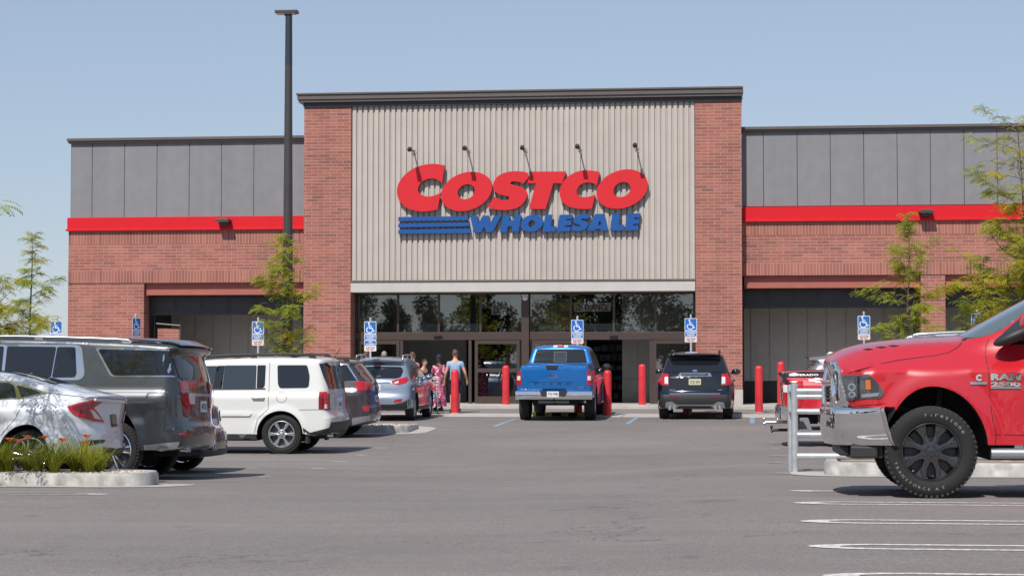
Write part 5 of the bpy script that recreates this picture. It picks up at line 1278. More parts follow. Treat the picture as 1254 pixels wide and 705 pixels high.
panel('plate_recess', 'satin', s_, box_rear(-.56, -.22, .84, .97, .02), rf, .006); licence(s_, rf, 0.03, .88, .30, .15, 'HTR 640'); panel('liftgate_trim', 'chrome', s_, box_rear(-.36, .36, .985, 1.02, .01), rf, .012)
panel('brake_lamp', 'tail_dark', s_, box_rear(-.15, .15, 1.47, 1.50, .01), rf, .01); MB().tube([(.20,.35,1.13),(.235,-.1,1.17)], .012, 6).build('wiper', 'gloss_black', s_)
both('rear_window', 'tint2', s_, rpoly([(.72,1.16),(1.15,1.08),(1.75,1.03),(1.78,1.47),(1.2,1.46)], .04), B, .010, step=.05); both('front_window', 'tint2', s_, rpoly([(1.86,1.03),(2.9,1.02),(2.5,1.38),(1.88,1.47)], .04), B, .010, step=.05)
seams(s_, [[(1.80,.36),(1.82,1.0),(1.82,1.5)], [(1.15,.75),(1.1,1.05)], [(3.0,.36),(2.95,1.0)]], B, .008)
for sd in (1, -1): handle(s_, B, 1.4, .92, 'p_tuc', sd=sd); handle(s_, B, 2.35, .90, 'p_tuc', sd=sd); mirror(s_, 2.75, .84, 1.08, sd, 'p_tuc', (.09,.11,.08), .07)
wheels(s_, [(.86, .79), (.86, -.79), (3.50, .79), (3.50, -.79)], 'tuc', .345, .235, .225, dict(n=5, m='alloy', pair=.2, w0=.025, w1=.04, hub=.06, face=.66))
rail(s_, B, .62, 2.1, .62, 'alloy', .075, .02); front_face(s_, B, .45, .8, .55); place(s_, X, Y, PI/2)
panel('windscreen', 'shield', s_, box_rear(-.6, .6, 1.14, 1.52, .06), B.front_fn(), .008, step=.1)

# bright blue pickup
s_, X, Y = nosed(677.8, 52.9, 'pickup_truck', 'bright blue pickup with chrome rear bumper nosed in by the entrance', 'pickup truck')
prof = [(.35,.60),(.16,.60),(.14,.70),(.13,.80),(.10,.84),(.09,1.36),(.11,1.44),(.17,1.46),(1.75,1.45),(1.83,1.46),(1.90,1.60),(2.02,1.88),(2.12,1.935),(2.5,1.955),(3.3,1.94),(3.7,1.86),(4.5,1.32),(4.62,1.26),(5.5,1.16),(5.85,1.02),(5.89,.5),(5.8,.4)]
B = Body(prof, [(1.25, .40, .47, .50), (4.93, .40, .47, .50)], .60, .44, .42, 1.0, belt=1.16, tumble=.30, rtop=.06, rend=.06, kr=.05, rear=(.3,.02), flare=.02, rtopfn=lambda x, z: np.where(x < 1.8, .045, .10), tuck=.03, crease=((.98,.012,.05,.3,5.4),))
B.mesh(s_, ['p_blue', 'under']); underbody(s_, B, .36, .58, .72, (1.25, 4.93)); rf = B.rear_fn()
k8 = 6.133*47.2; yv = lambda px: -(px-354.5)/k8; zv = lambda py: (648-py)/k8; RP = lambda pts: [(yv(a), zv(b)) for a, b in pts]
seam_p = MB()
panel('tailgate', 'p_blue', s_, rpoly([(-.815,.835),(.815,.835),(.815,1.425),(-.815,1.425)], .02), rf, .012, step=.05)
panel('tailgate_emboss', 'p_blue', s_, rpoly(RP([(130,378),(165,345),(525,345),(560,378),(545,382),(518,352),(172,352),(145,382)]), .008), rf, .022, step=.04)
panel('tailgate_cap', 'black_plastic', s_, box_rear(-.86, .86, 1.435, 1.455, .006), rf, .02, step=.06)
panel('tailgate_handle', 'gloss_black', s_, rpoly(RP([(292,228),(390,228),(380,262),(302,262)]), .02), rf, .022, step=.04)
o = panel('badge', 'sign_blue', s_, [(.122*math.cos(a)+.04, .05*math.sin(a)+1.163) for a in np.linspace(0, 2*PI, 28)[:-1]], rf, .030, step=.04)
panel('badge_rim', 'chrome', o, [(.135*math.cos(a)+.04, .060*math.sin(a)+1.163) for a in np.linspace(0, 2*PI, 28)[:-1]], rf, .026, step=.04)
mb = MB(); add_text(mb, 'Ford', lambda a, b: rf(np.array([a]), np.array([b]), .033)[0], .04+.085, .04-.085, 1.138, 1.19, bold=.0, slant=.2); mb.build('badge_lettering', 'chrome', o, recalc=False)
rear_text(s_, rf, 'F - 1 5 0', yv(345), zv(367), .95, .055, 'sign_edge_blue', .016); rear_text(s_, rf, 'XLT', yv(557), zv(392), .13, .03, 'chrome', .016); rear_text(s_, rf, '4x4', yv(122), zv(408), .15, .04, 'chrome', .016)
for sd in (1, -1):
    t = MB(); panel_geo(t, rpoly([(sd*.855,.94),(sd*.99,.94),(sd*.99,1.29),(sd*.855,1.29)], .01), rf, .014, 0, .02, .03); panel_geo(t, rpoly([(.10,.94),(.24,.96),(.22,1.29),(.10,1.29)], .01), B.side_fn(sd), .012, 0, .02, .03); o = t.build('tail_light', 'tail', s_, smooth=40)
    panel('reverse_lamp', 'lamp_clear', o, box_rear(min(sd*.875,sd*.96), max(sd*.875,sd*.96), 1.06, 1.17, .01), rf, .020, step=.03)
bp_ = MB(); bx = lambda y: .01+.05*(abs(y)/1.0)**2
ys = np.linspace(-1.0, 1.0, 33); P8 = [(.12,.56),(.01,.565),(-.01,.60),(-.012,.72),(.01,.775),(.10,.785)]
for y in ys:
    drop = .10*(1-sstep(.22, .32, abs(y)))
    for o_, z_ in P8: bp_.v.append((bx(y)+o_, float(y), z_-(drop*.9 if z_ > .7 else 0)+(0.0)))
for i in range(32):
    for j in range(5): bp_.f.append((i*6+j, i*6+j+1, (i+1)*6+j+1, (i+1)*6+j)); bp_.m.append(0)
bp_.build('rear_bumper', 'chrome', s_, smooth=40)
panel('bumper_step', 'black_plastic', s_, rpoly([(-.31,.64),(.31,.64),(.36,.79),(-.36,.79)], .02), lambda a, b, o_: np.stack([np.full(len(a), .0)-o_, a, b], 1), .012, step=.08)
licence(s_, lambda a, b, o_: np.stack([np.full(len(a), -.012)-o_, a, b], 1), .015, .70, .31, .15, 'TK2 WMJ', 'plate')
panel('back_window', 'tint', s_, rpoly([(-.73,1.50),(.73,1.50),(.64,1.85),(-.64,1.85)], .05), rf, .010, step=.06); panel('slider_frame', 'black_plastic', s_, rpoly([(-.17,1.50),(.17,1.50),(.17,1.79),(-.17,1.79)], .02), rf, .014, step=.06); panel('slider_glass', 'tint2', s_, rpoly([(-.155,1.515),(.155,1.515),(.155,1.775),(-.155,1.775)], .02), rf, .017, step=.06)
panel('brake_lamp', 'lamp_clear', s_, box_rear(-.20, .20, 1.895, 1.925, .008), rf, .014); panel('brake_lamp', 'tail', s_, box_rear(-.085, .085, 1.893, 1.927, .008), rf, .018)
both('rear_window', 'tint', s_, rpoly([(2.2,1.22),(3.05,1.22),(3.05,1.83),(2.36,1.83)], .04), B, .010, step=.07); both('front_window', 'tint', s_, rpoly([(3.15,1.20),(4.3,1.20),(3.75,1.76),(3.15,1.83)], .04), B, .010, step=.07)
seams(s_, [[(1.86,.46),(1.88,1.44)], [(3.1,.46),(3.1,1.84)], [(4.35,.6),(4.38,1.25)]], B, .008)
for sd in (1, -1):
    mirror(s_, 4.0, .93, 1.30, sd, 'gloss_black', (.10,.13,.13), .10); handle(s_, B, 2.35, 1.08, 'chrome', sd=sd); handle(s_, B, 3.3, 1.08, 'chrome', sd=sd)
    MB().tube([(1.9, sd*.96, .42), (4.3, sd*.96, .42)], .045, 10).build('step_bar', 'chrome', s_, smooth=50)
mb = MB(); mb.tube([(.1,0,.50),(-.04,0,.50)], .035, 4); mb.box(.05,.3,-.4,.4,.46,.54); mb.build('tow_hitch', 'black_plastic', s_); mb = MB(); mb.tube([(.9,-.35,.50),(.35,-.72,.50),(.25,-.80,.50)], .035, 10); mb.build('exhaust_pipe', 'satin', s_, smooth=40)
wheels(s_, [(1.25, .86), (1.25, -.86), (4.93, .86), (4.93, -.86)], 'f15', .40, .26, .285, dict(n=6, m='alloy', hub=.075, w0=.04, w1=.08, face=.5, lugs=6)); front_face(s_, B, .6, 1.0, .65); place(s_, X, Y, PI/2)
panel('windscreen', 'shield', s_, box_rear(-.7, .7, 1.36, 1.82, .06), B.front_fn(), .008, step=.1)

# navy black SUV
s_, X, Y = nosed(850.5, 53.8, 'suv', 'navy black SUV with silver tailgate bar beside the right brick pier', 'SUV')
prof = [(.5,.27),(.1,.28),(.03,.36),(0,.52),(.01,.64),(.06,.70),(.10,.76),(.12,1.0),(.17,1.15),(.56,1.56),(.60,1.64),(.40,1.685),(.44,1.715),(.9,1.75),(1.8,1.775),(2.6,1.74),(2.85,1.70),(3.75,1.18),(3.9,1.12),(4.8,1.02),(5.02,.75),(5.05,.3)]
B = Body(prof, [(1.05, .375, .44, .43), (4.05, .375, .44, .43)], .27, .27, .27, .985, belt=1.04, tumble=.34, rtop=.10, rend=.12, kr=.13, rear=(.4,.04), flare=.024, crease=((.98,.015,.05,.3,4.7),), tuck=.03)
B.mesh(s_, ['p_exp', 'under']); underbody(s_, B, .25, .46, .7, (1.05, 4.05)); rf = B.rear_fn()
k9 = 5.036*46.4; yv = lambda px: -(px-808)/k9; zv = lambda py: (672-py)/k9; RP = lambda pts: [(yv(a), zv(b)) for a, b in pts]
panel('back_window', 'tint', s_, rpoly([(-.76,1.25),(.76,1.25),(.66,1.60),(-.66,1.60)], .07), rf, .008, step=.05); panel('spoiler', 'p_exp', s_, box_rear(-.66, .66, 1.665, 1.70, .015), rf, .05, step=.06)
lamp_pair(s_, 'tail_light', 'tail', rpoly([(.69,.90),(.93,.92),(.93,1.22),(.70,1.20)], .02), rpoly([(.12,.93),(.36,.98),(.34,1.20),(.16,1.22)], .02), B, .010); lamp_pair(s_, 'reverse_lamp', 'lamp_clear', rpoly([(.70,.94),(.80,.95),(.80,1.12),(.71,1.13)], .015), None, B, .016)
o = panel('tailgate_bar', 'chrome', s_, rpoly([(-.45,1.13),(.45,1.13),(.40,1.225),(-.40,1.225)], .01), rf, .014, step=.05); panel('bar_recess', 'gloss_black', o, rpoly([(-.34,1.15),(.34,1.15),(.34,1.20),(-.34,1.20)], .01), rf, .019, step=.05); rear_text(o, rf, 'EXPLORER', 0, 1.175, .60, .036, 'chrome', .023)
panel('badge', 'chrome', s_, [(.07*math.cos(a), .03*math.sin(a)+1.27) for a in np.linspace(0, 2*PI, 20)[:-1]], rf, .02); rear_text(s_, rf, 'XLT', .60, .785, .15, .035, 'chrome', .016); rear_text(s_, rf, '4WD', -.66, .785, .12, .03, 'chrome', .016)
panel('plate_recess', 'gloss_black', s_, rpoly([(-.62,.88),(.62,.88),(.52,1.12),(-.52,1.12)], .03), rf, .006, step=.05); licence(s_, rf, 0, .995, .32, .155, '7CX 309', 'plate_tan')
panel('chrome_strip', 'chrome', s_, box_rear(-.66, .66, .665, .69, .005), rf, .014, step=.06); lamp_pair(s_, 'reflector', 'tail_dark', box_rear(.40, .68, .60, .635, .006), None, B, .014)
panel('rear_bumper', 'black_plastic', s_, rpoly([(-.95,.34),(.95,.34),(.96,.66),(-.96,.66)], .04), rf, .008, step=.05)
panel('skid_plate', 'satin', s_, rpoly([(-.80,.28),(-.50,.28),(-.42,.37),(.42,.37),(.50,.28),(.80,.28),(.76,.46),(.60,.48),(.48,.40),(-.48,.40),(-.60,.48),(-.76,.46)], .02), rf, .016, step=.04)
for sd in (1, -1): exhaust(s_, [(.02, sd*.66, .30), (.02, sd*.54, .30)]); mirror(s_, 3.25, .90, 1.20, sd, 'p_exp', (.10,.13,.09), .09); handle(s_, B, 1.75, 1.0, 'p_exp', sd=sd); handle(s_, B, 2.7, 1.0, 'p_exp', sd=sd)
both('quarter_window', 'tint', s_, rpoly([(.72,1.18),(1.35,1.10),(1.35,1.58),(.95,1.60)], .05), B, .010, step=.05); both('rear_window', 'tint', s_, rpoly([(1.42,1.09),(2.25,1.08),(2.25,1.62),(1.42,1.60)], .04), B, .010, step=.05); both('front_window', 'tint', s_, rpoly([(2.33,1.08),(3.45,1.07),(2.95,1.52),(2.33,1.62)], .04), B, .010, step=.05)
seams(s_, [[(2.29,.35),(2.29,1.64)], [(1.45,.75),(1.40,1.1)], [(3.4,.35),(3.45,1.05)]], B, .008)
wheels(s_, [(1.05, .85), (1.05, -.85), (4.05, .85), (4.05, -.85)], 'exp', .375, .255, .255, dict(n=5, m='alloy', pair=.2, w0=.03, w1=.045, hub=.065, face=.6)); rail(s_, B, .9, 2.6, .63, 'gloss_black', .06, .02); front_face(s_, B, .5, .9, .6); place(s_, X, Y, PI/2)
panel('windscreen', 'shield', s_, box_rear(-.66, .66, 1.22, 1.66, .06), B.front_fn(), .008, step=.1); panel('brake_lamp', 'tail_dark', s_, box_rear(-.12, .12, 1.63, 1.65, .005), rf, .012); MB().tube([(.30,0,1.27),(.34,-.35,1.31)], .012, 6).build('wiper', 'gloss_black', s_)

# ============ vehicles facing right in the right-hand rows
# red pickup with tow balls
W = 1.02; Ys = 38.9; Yc = Ys+W; gz = g(2, Yc); X0 = onY(949.5, 505, Yc-.3)[0]; T = Trace(X0, Ys, gz, 1)
s_ = thing('pickup_truck', 'red pickup with black rail cap and tow balls behind the galvanised corral', 'pickup truck', group=AL)
rz_ = T(980,455)[1]
prof = [(.4,.62),(.16,.62),(.13,.70),(.12,.84),(.11,.90),(.09,rz_-.08),(.12,rz_-.02),(.2,rz_),(1.85,rz_+.01),(1.95,rz_+.02),(2.08,rz_+.42),(2.2,1.93),(2.6,1.95),(3.4,1.93),(3.8,1.84),(4.55,1.32),(5.5,1.2),(5.82,1.05),(5.86,.55),(5.8,.42)]
B = Body(prof, [(1.30, .42, .50, .54), (5.05-.2, .42, .50, .54)], .62, .50, .42, W, belt=1.18, tumble=.28, rtop=.06, rend=.07, kr=.06, flare=.03, crease=((1.0,.012,.05,.3,5.4),), tuck=.03)
B.mesh(s_, ['p_red', 'under']); underbody(s_, B, .38, .6, .74, (1.30, 4.85)); rf = B.rear_fn()
both('rail_cap', 'gloss_black', s_, rpoly(T.many([(953,455),(1120,454),(1120,461),(953,461.5)]), .02), B, .012, step=.05)
for sd in (1, -1):
    fn = B.side_fn(sd); a0_, z0_ = T(967,460); a1_, z1_ = T(1003,457.6); fl = (a0_, a1_) if sd < 0 else (a1_, a0_)
    mb = MB(); add_text(mb, 'SILVERADO', lambda a, b: fn(np.array([a]), np.array([b]), .017)[0], fl[0], fl[1], z0_, z1_, bold=.03); mb.build('rail_lettering', 'white', s_, recalc=False)
    cx_, cz_ = T(1002,465.5); mb = MB(); panel_geo(mb, [(cx_-.16,cz_-.025),(cx_-.05,cz_-.025),(cx_-.04,cz_-.045),(cx_+.06,cz_-.045),(cx_+.07,cz_-.025),(cx_+.17,cz_-.025),(cx_+.15,cz_+.025),(cx_+.05,cz_+.025),(cx_+.04,cz_+.045),(cx_-.06,cz_+.045),(cx_-.07,cz_+.025),(cx_-.18,cz_+.025)], fn, .012, 0, .01, .03); mb.build('badge', 'white', s_)
    tl_ = rpoly(T.many([(956,463),(984,466),(984,477),(977,480),(977,487),(984,489),(981,498),(960,498)]), .02)
    t = MB(); panel_geo(t, tl_, fn, .012, 0, .02, .03); panel_geo(t, rpoly([(sd*.80,.92),(sd*1.0,.92),(sd*1.0,1.36),(sd*.80,1.36)], .02), rf, .012, 0, .02, .03); o = t.build('tail_light', 'tail', s_, smooth=40)
    panel('reverse_lamp', 'lamp_clear', o, rpoly(T.many([(957.5,471),(966,471),(966,480),(958,480)]), .02), fn, .019, step=.03)
    panel('bumper_corner', 'satin', s_, rpoly(T.many([(958,511),(990,511),(995,528),(958,529)]), .03), fn, .014, step=.04); panel('bumper_slot', 'black_plastic', s_, rpoly(T.many([(970,516),(984,515),(989,525),(970,525)]), .02), fn, .020, step=.04)
    MB().tube([(T(956,457)[0], sd*(W-.05), rz_-.02), (T(968,470)[0], sd*(W+.03), rz_-.24)], .03, 8).build('strap', 'gloss_black', s_)
    mirror(s_, 4.1, .95, 1.3, sd, 'gloss_black')
zb0, zb1 = T(957,514.5)[1], T(957,497)[1]
mb = MB(); ys = np.linspace(-1.0, 1.0, 25); P8 = [(.14,zb0),(.03,zb0+.0),(.0,zb0+.05),(.0,zb1-.05),(.02,zb1),(.14,zb1+.01)]
for y in ys: mb.v += [(o_+.08*abs(y)**3, float(y), z_) for o_, z_ in P8]
for i in range(24): mb.f += [(i*6+j, i*6+j+1, (i+1)*6+j+1, (i+1)*6+j) for j in range(5)]; mb.m += [0]*5
e0 = len(mb.v); 
for sd in (-1, 1): mb.box(.10, .42, sd*1.0-.03, sd*1.0+.03, zb0, zb1)
mb.build('rear_bumper', 'chrome', s_, smooth=40, bevel=0)
for zz, dx in ((T(943,518)[1], -.16), (T(953,528)[1], -.02)):
    mb = MB(); mb.tube([(.25,0,zz),(dx+.0,0,zz),(dx-.06,0,zz-.03)], .028, 8); mb.tube([(dx-.05,0,zz-.02),(dx-.05,0,zz+.04)], .016, 8); mb.ell((dx-.05,0,zz+.06), (.03,.03,.03)); mb.build('tow_ball', 'satin' if dx < -.1 else 'black_plastic', s_, smooth=50)
both('rear_window', 'tint', s_, rpoly([(2.3,1.24),(3.1,1.24),(3.1,1.82),(2.45,1.82)], .04), B, .010, step=.08); both('front_window', 'tint', s_, rpoly([(3.2,1.24),(4.4,1.24),(3.8,1.78),(3.2,1.82)], .04), B, .010, step=.08); panel('back_window', 'tint', s_, box_rear(-.7, .7, 1.52, 1.82, .05), rf, .008, step=.08)
wheels(s_, [(1.30, .87), (1.30, -.87), (4.85, .87), (4.85, -.87)], 'f15', .40, .26, .285, dict(n=6, m='alloy')); front_face(s_, B, .6, 1.0, .65); place(s_, X0, Yc, 0); s_.location.z = gz
panel('windscreen', 'shield', s_, box_rear(-.7, .7, 1.4, 1.8, .06), B.front_fn(), .008, step=.1)
def plain_suv(label, paint_, Ys, u0, roofv, uroof, rails, W=.93, spoil=None):
    Yc = Ys+W; X0 = onY(u0, 460, Yc-.3)[0]; gz = g(X0+2, Yc); zt_ = onY(uroof, roofv, Ys+.3)[1]-gz; h = zt_/1.70
    s_ = thing('suv', label, 'SUV', group=AL)
    prof = [(.5,.28),(.06,.30),(0,.42),(.01,.66),(.07,.74),(.10,1.0),(.16,1.12),(.50,1.46),(.54,1.54),(.34,1.58),(.38,1.615),(.8,1.66),(1.6,1.70),(2.4,1.67),(2.7,1.62),(3.5,1.16),(3.7,1.08),(4.45,.98),(4.68,.72),(4.7,.28)]
    prof = [(x, z*h) for x, z in prof]
    B = Body(prof, [(.95, .36, .42, .42), (3.75, .36, .42, .42)], .28, .26, .28, W, belt=1.02*h, tumble=.28, rtop=.09, rend=.2, flare=.025, kr=.13)
    B.mesh(s_, [paint_, 'under']); underbody(s_, B, .25, .45, .66, (.95, 3.75)); rf = B.rear_fn()
    both('quarter_window', 'tint', s_, rpoly([(.66,1.16*h),(1.25,1.08*h),(1.25,1.52*h),(.86,1.50*h)], .04), B, .010, step=.06); both('rear_window', 'tint', s_, rpoly([(1.33,1.07*h),(2.15,1.06*h),(2.15,1.55*h),(1.33,1.53*h)], .04), B, .010, step=.06); both('front_window', 'tint', s_, rpoly([(2.23,1.06*h),(3.25,1.05*h),(2.75,1.46*h),(2.23,1.55*h)], .04), B, .010, step=.06)
    panel('back_window', 'tint', s_, box_rear(-.62, .62, 1.18*h, 1.48*h, .06), rf, .008, step=.06); panel('spoiler', 'gloss_black', s_, box_rear(-.62, .62, 1.575*h, 1.61*h, .01), rf, .04, step=.06)
    lamp_pair(s_, 'tail_light', 'tail', box_rear(.66, .88, .92*h, 1.10*h), rpoly([(.13,.93*h),(.38,.97*h),(.36,1.08*h),(.17,1.11*h)], .02), B, .010); licence(s_, rf, 0, .86*h, txt='')
    wheels(s_, [(.95, .79), (.95, -.79), (3.75, .79), (3.75, -.79)], 'ter', .36, .235, .235, dict(n=5, m='alloy')); front_face(s_, B, .5, .85, .55)
    if rails: rail(s_, B, .7, 2.6, .62, 'alloy', .07, .024)
    MB().ell((.95, 0, zt_+.0), (.12,.03,.075), 12, 8).build('shark_fin_antenna', paint_, s_, smooth=60)
    place(s_, X0, Yc, 0); s_.location.z = gz; panel('windscreen', 'shield', s_, box_rear(-.62, .62, 1.2*h, 1.58*h, .06), B.front_fn(), .008, step=.1)
    return s_
plain_suv('grey SUV with a shark fin antenna beyond the red pickup with tow balls', 'p_grey', 47.2, 968, 434, 1010, False)
plain_suv('silver SUV with bright roof rails showing over the big red bonnet', 'p_grey', 29.4, 1058, 412.5, 1130, True)
# ------------------------------------------------------------------ bollards
def bollard(u, v, vtop, label, back=False):
    x, y = onG(u, v); z0 = g(x, y)
    if back: y = 62.35; x = onY(u, v, y)[0]; z0 = .285
    h = onY(u, vtop, y)[1]-z0
    o = thing('bollard', label, 'bollard', (x, y, z0), group='red bollards in front of the store')
    r = .113; b = MB().lathe([(.001,-.1),(r,-.1),(r,h-.10),(r*.96,h-.06),(r*.80,h-.025),(r*.45,h-.004),(.001,h)], 24); b.build('sleeve', 'bollard', o, smooth=40)
    MB().lathe([(r+.055,-.02),(r+.05,.012),(r+.01,.014)], 24).build('base_ring', 'concrete', o)
bollard(557, 506, 452, 'red bollard in front of the walking man in a blue shirt')
bollard(537.5, 500, 447, 'red bollard beside the woman in a patterned pink dress', True)
bollard(619.5, 498.5, 447, 'red bollard in front of the closed glass door leaf by the centre post', True)
bollard(744, 509, 453, 'red bollard just right of the blue pickup')
bollard(708, 508, 453, 'red bollard hidden behind the blue pickup, only its foot showing beneath')
bollard(786.5, 496.5, 445.5, 'red bollard between the open entrance and the navy black SUV', True)
bollard(841, 507.5, 452, 'red bollard behind the navy black SUV, only its foot showing beneath')
bollard(929.5, 505, 447.5, 'red bollard standing alone left of the red pickup with tow balls')
bollard(956.5, 496.5, 442.5, 'red bollard directly behind the tail of the red pickup with tow balls', True)
# black and yellow wheel stop under the blue pickup
x, y = onG(683, 509.5); mb = MB(); o = thing('wheel_stop', 'black and yellow striped wheel stop under the blue pickup', 'wheel stop', (x, y, g(x, y)+.005))
MB().slab([[(-.08,0),(.08,0),(.05,.10),(-.05,.10)]], lambda a, b, t: (t, a, b), -.95, .95).build('stop_block', 'rubber', o)
for k in range(4): MB().slab([[(-.083,.002),(.083,.002),(.053,.104),(-.053,.104)]], lambda a, b, t: (t, a, b), -.8+.45*k, -.6+.45*k).build('stripe', 'yellow', o)

# ------------------------------------------------------------------ accessible parking signs
def isa(mb, cx, cz, s, fn, mi=0):
    """wheelchair symbol of height s, drawn with flat strokes in the sign plane"""
    def stroke(pts, w):
        P = resample(pts, s*.04); t = np.gradient(P, axis=0); t /= np.linalg.norm(t, axis=1)[:,None]; n = np.stack([-t[:,1], t[:,0]], 1)*w/2
        a, b = P+n, P-n; k = len(P); mb.add([fn(*q) for q in a]+[fn(*q) for q in b], [(i, i+1, k+i+1, k+i) for i in range(k-1)], mi)
    q = lambda a, b: (cx+a*s, cz+b*s)
    mb.add([fn(cx-.10*s+.085*s*math.cos(t), cz+.42*s+.085*s*math.sin(t)) for t in np.linspace(0, 2*PI, 17)[:-1]], [tuple(range(16))], mi)
    stroke([q(-.08,.33), q(-.04,-.02), q(.20,-.02), q(.32,-.30), q(.42,-.26)], .10*s); stroke([q(-.06,.17), q(.16,.15)], .08*s)
    stroke([(cx+(-.03+.27*math.cos(t))*s, cz+(-.17+.27*math.sin(t))*s) for t in np.linspace(R(125), R(342), 22)], .085*s)
def ada_sign(u, vtop, vbot, zc, label, plates=3, rz=0., only=None):
    c_, s1 = math.cos(YAW), math.sin(YAW); xc = (u-627)/FPX*zc; X = xc*c_-zc*s1; Y = xc*s1+zc*c_; z0 = g(X, Y)
    o = thing('parking_sign', label, 'parking sign', (X, Y, z0), rz, group='blue accessible parking signs on posts')
    zt_ = onY(u, vtop, Y)[1]-z0; k = zc/FPX; w = 15*k; h1 = 21*k
    MB().box(-.025, .025, 0, .045, -.1, zt_+.05).build('post', 'galv_sign', o, bevel=.008); MB().lathe([(.03,zt_+.05),(.03,zt_+.09),(.012,zt_+.11),(.001,zt_+.11)], 10, 0, Matrix.Translation((0,.02,0))).build('post_cap', 'galv_sign', o)
    def plate(nm, z1, z0_, border, col):
        p = MB().slab([[tuple(q) for q in rpoly([(-w/2,z0_),(w/2,z0_),(w/2,z1),(-w/2,z1)], .03)]], lambda a, b, t: (a, t, b), -.006, 0).build(nm, border, o)
        if col: q = MB().slab([[tuple(q) for q in rpoly([(-w/2+.014,z0_+.014),(w/2-.014,z0_+.014),(w/2-.014,z1-.014),(-w/2+.014,z1-.014)], .025)]], lambda a, b, t: (a, t, b), -.0075, -.0062).build('sign_field', col, p)
        return p
    fn = lambda a, b: (a, -.0085, b)
    za = zt_; zb_ = zt_-15.3*k; zc_ = zb_-7.6*k
    p = plate('sign_panel', za, zb_+.004, 'white', 'ada_blue'); m_ = MB(); isa(m_, -.01, (za+zb_)/2-.005, .28*15/14, fn); m_.build('wheelchair_symbol', 'white', p, recalc=False)
    def txt(mb, s, z0_, z1, wf): add_text(mb, s, fn, -w*wf/2, w*wf/2, z0_, z1, bold=.04)
    p = plate('sign_panel', zb_, zc_+.004, 'white', 'ada_blue'); m_ = MB(); hh = (zb_-zc_); txt(m_, 'ACCESSIBLE', zb_-hh*.46, zb_-hh*.18, .80); txt(m_, 'PARKING', zb_-hh*.80, zb_-hh*.54, .62); m_.build('lettering', 'white', p, recalc=False)
    z = zc_
    if plates == 4:
        p = plate('sign_panel', z, z-7*k+.004, 'white', 'ada_blue'); m_ = MB(); hh = 7*k; txt(m_, 'VAN', z-hh*.46, z-hh*.18, .3); txt(m_, 'ACCESSIBLE', z-hh*.80, z-hh*.54, .70); m_.build('lettering', 'white', p, recalc=False); z -= 7*k
    if plates > 2:
        p = plate('sign_panel', z, z-6.6*k+.004, 'plate_pink', None); m_ = MB(); hh = 6.6*k; txt(m_, '$100 FINE', z-hh*.46, z-hh*.18, .72); txt(m_, 'PER VISIT', z-hh*.80, z-hh*.54, .62); m_.build('lettering', 'text_red', p, recalc=False)
ada_sign(69, 393, 0, 54, 'blue accessible parking sign half covered by the far left tree')
ada_sign(167, 389, 0, 54, 'blue sign post turned edge on beside the left brick wing', 3, R(66))
ada_sign(316, 393.5, 0, 54.4, 'blue accessible parking sign beside the small tree and the lamp pole')
ada_sign(453.5, 393.5, 0, 55, 'tallest stack of blue parking plates above the silver blue crossover', 4)
ada_sign(707, 391.5, 0, 57.5, 'blue accessible parking sign right above the blue pickup cab')
ada_sign(846, 389.5, 0, 58, 'blue accessible parking sign above the navy black SUV')
ada_sign(1058, 386.5, 0, 52, 'blue accessible parking sign above the bonnet of the big red pickup')
ada_sign(1197, 383.5, 0, 52, 'blue accessible parking sign half hidden behind the red pickup windscreen')

# ------------------------------------------------------------------ tall lamp pole
zc = 49.; c_, s1 = math.cos(YAW), math.sin(YAW); xc = (352-627)/FPX*zc; X = xc*c_-zc*s1; Y = xc*s1+zc*c_; z0 = g(X, Y); zt_ = onY(351, 17, Y)[1]-z0
o = thing('lamp_pole', 'tall dark bronze parking lot light pole left of the store tower', 'light pole', (X, Y, z0))
MB().lathe([(.30,-.3),(.30,.75),(.27,.78),(.001,.78)], 28).build('concrete_base', 'concrete_old', o, smooth=40)
MB().lathe([(.145,.78),(.115,zt_*.45),(.088,zt_-1.25)], 20).build('shaft', 'pole', o, smooth=60); MB().lathe([(.09,zt_-1.25),(.082,zt_-.0),(.001,zt_)], 20).build('shaft_sleeve', 'pole_band', o, smooth=50)
MB().box(-.32, .22, -.14, .14, zt_, zt_+.075).box(-.1, .06, -.07, .07, zt_-.06, zt_-.001).build('luminaire', 'pole', o, bevel=.012)
MB().box(-.30, .16, -.12, .12, zt_-.014, zt_-.001).build('lamp_lens', 'lens', o)
MB().box(-.06, .06, -.155, -.13, 1.2, 1.4).build('hand_hole_cover', 'pole_band', o, bevel=.01)

# ------------------------------------------------------------------ cart corral of galvanised pipe
x0, y0 = onG(973.5, 578); o = thing('cart_corral', 'galvanised pipe cart corral rails in front of the red pickup grille', 'cart corral', (x0, y0, g(x0, y0)))
gz = g(x0, y0); zz = lambda v: onY(973, v, y0)[1]-gz
x1 = 3.2; dY = .95; xb_ = onY(968, 470, y0+.55)[0]-x0
MB().tube([(0,0,-.05),(0,0,zz(470)),(0,0,zz(470)+.012)], [.044,.044,.02], 16).build('post', 'galv', o, smooth=40); MB().tube([(xb_,.55,-.05),(xb_,.55,zz(472)),(xb_,.55,zz(472)+.012)], [.040,.040,.02], 16).build('post', 'galv', o, smooth=40)
MB().tube([(x1,0,-.05),(x1,0,zz(470))], .058, 16).build('post', 'galv', o, smooth=40)
xu = onY(1013, 480, y0)[0]-x0
MB().tube([(xu,0,zz(512)),(xu,0,zz(475))], .055, 14).build('post', 'galv', o, smooth=40)
for v, r_ in ((478.5,.036),(485.5,.034),(503.5,.038),(532,.036),(558,.042)):
    MB().tube([(.03,0,zz(v)),(x1-.03,0,zz(v))], r_, 14).build('rail', 'galv', o, smooth=40)
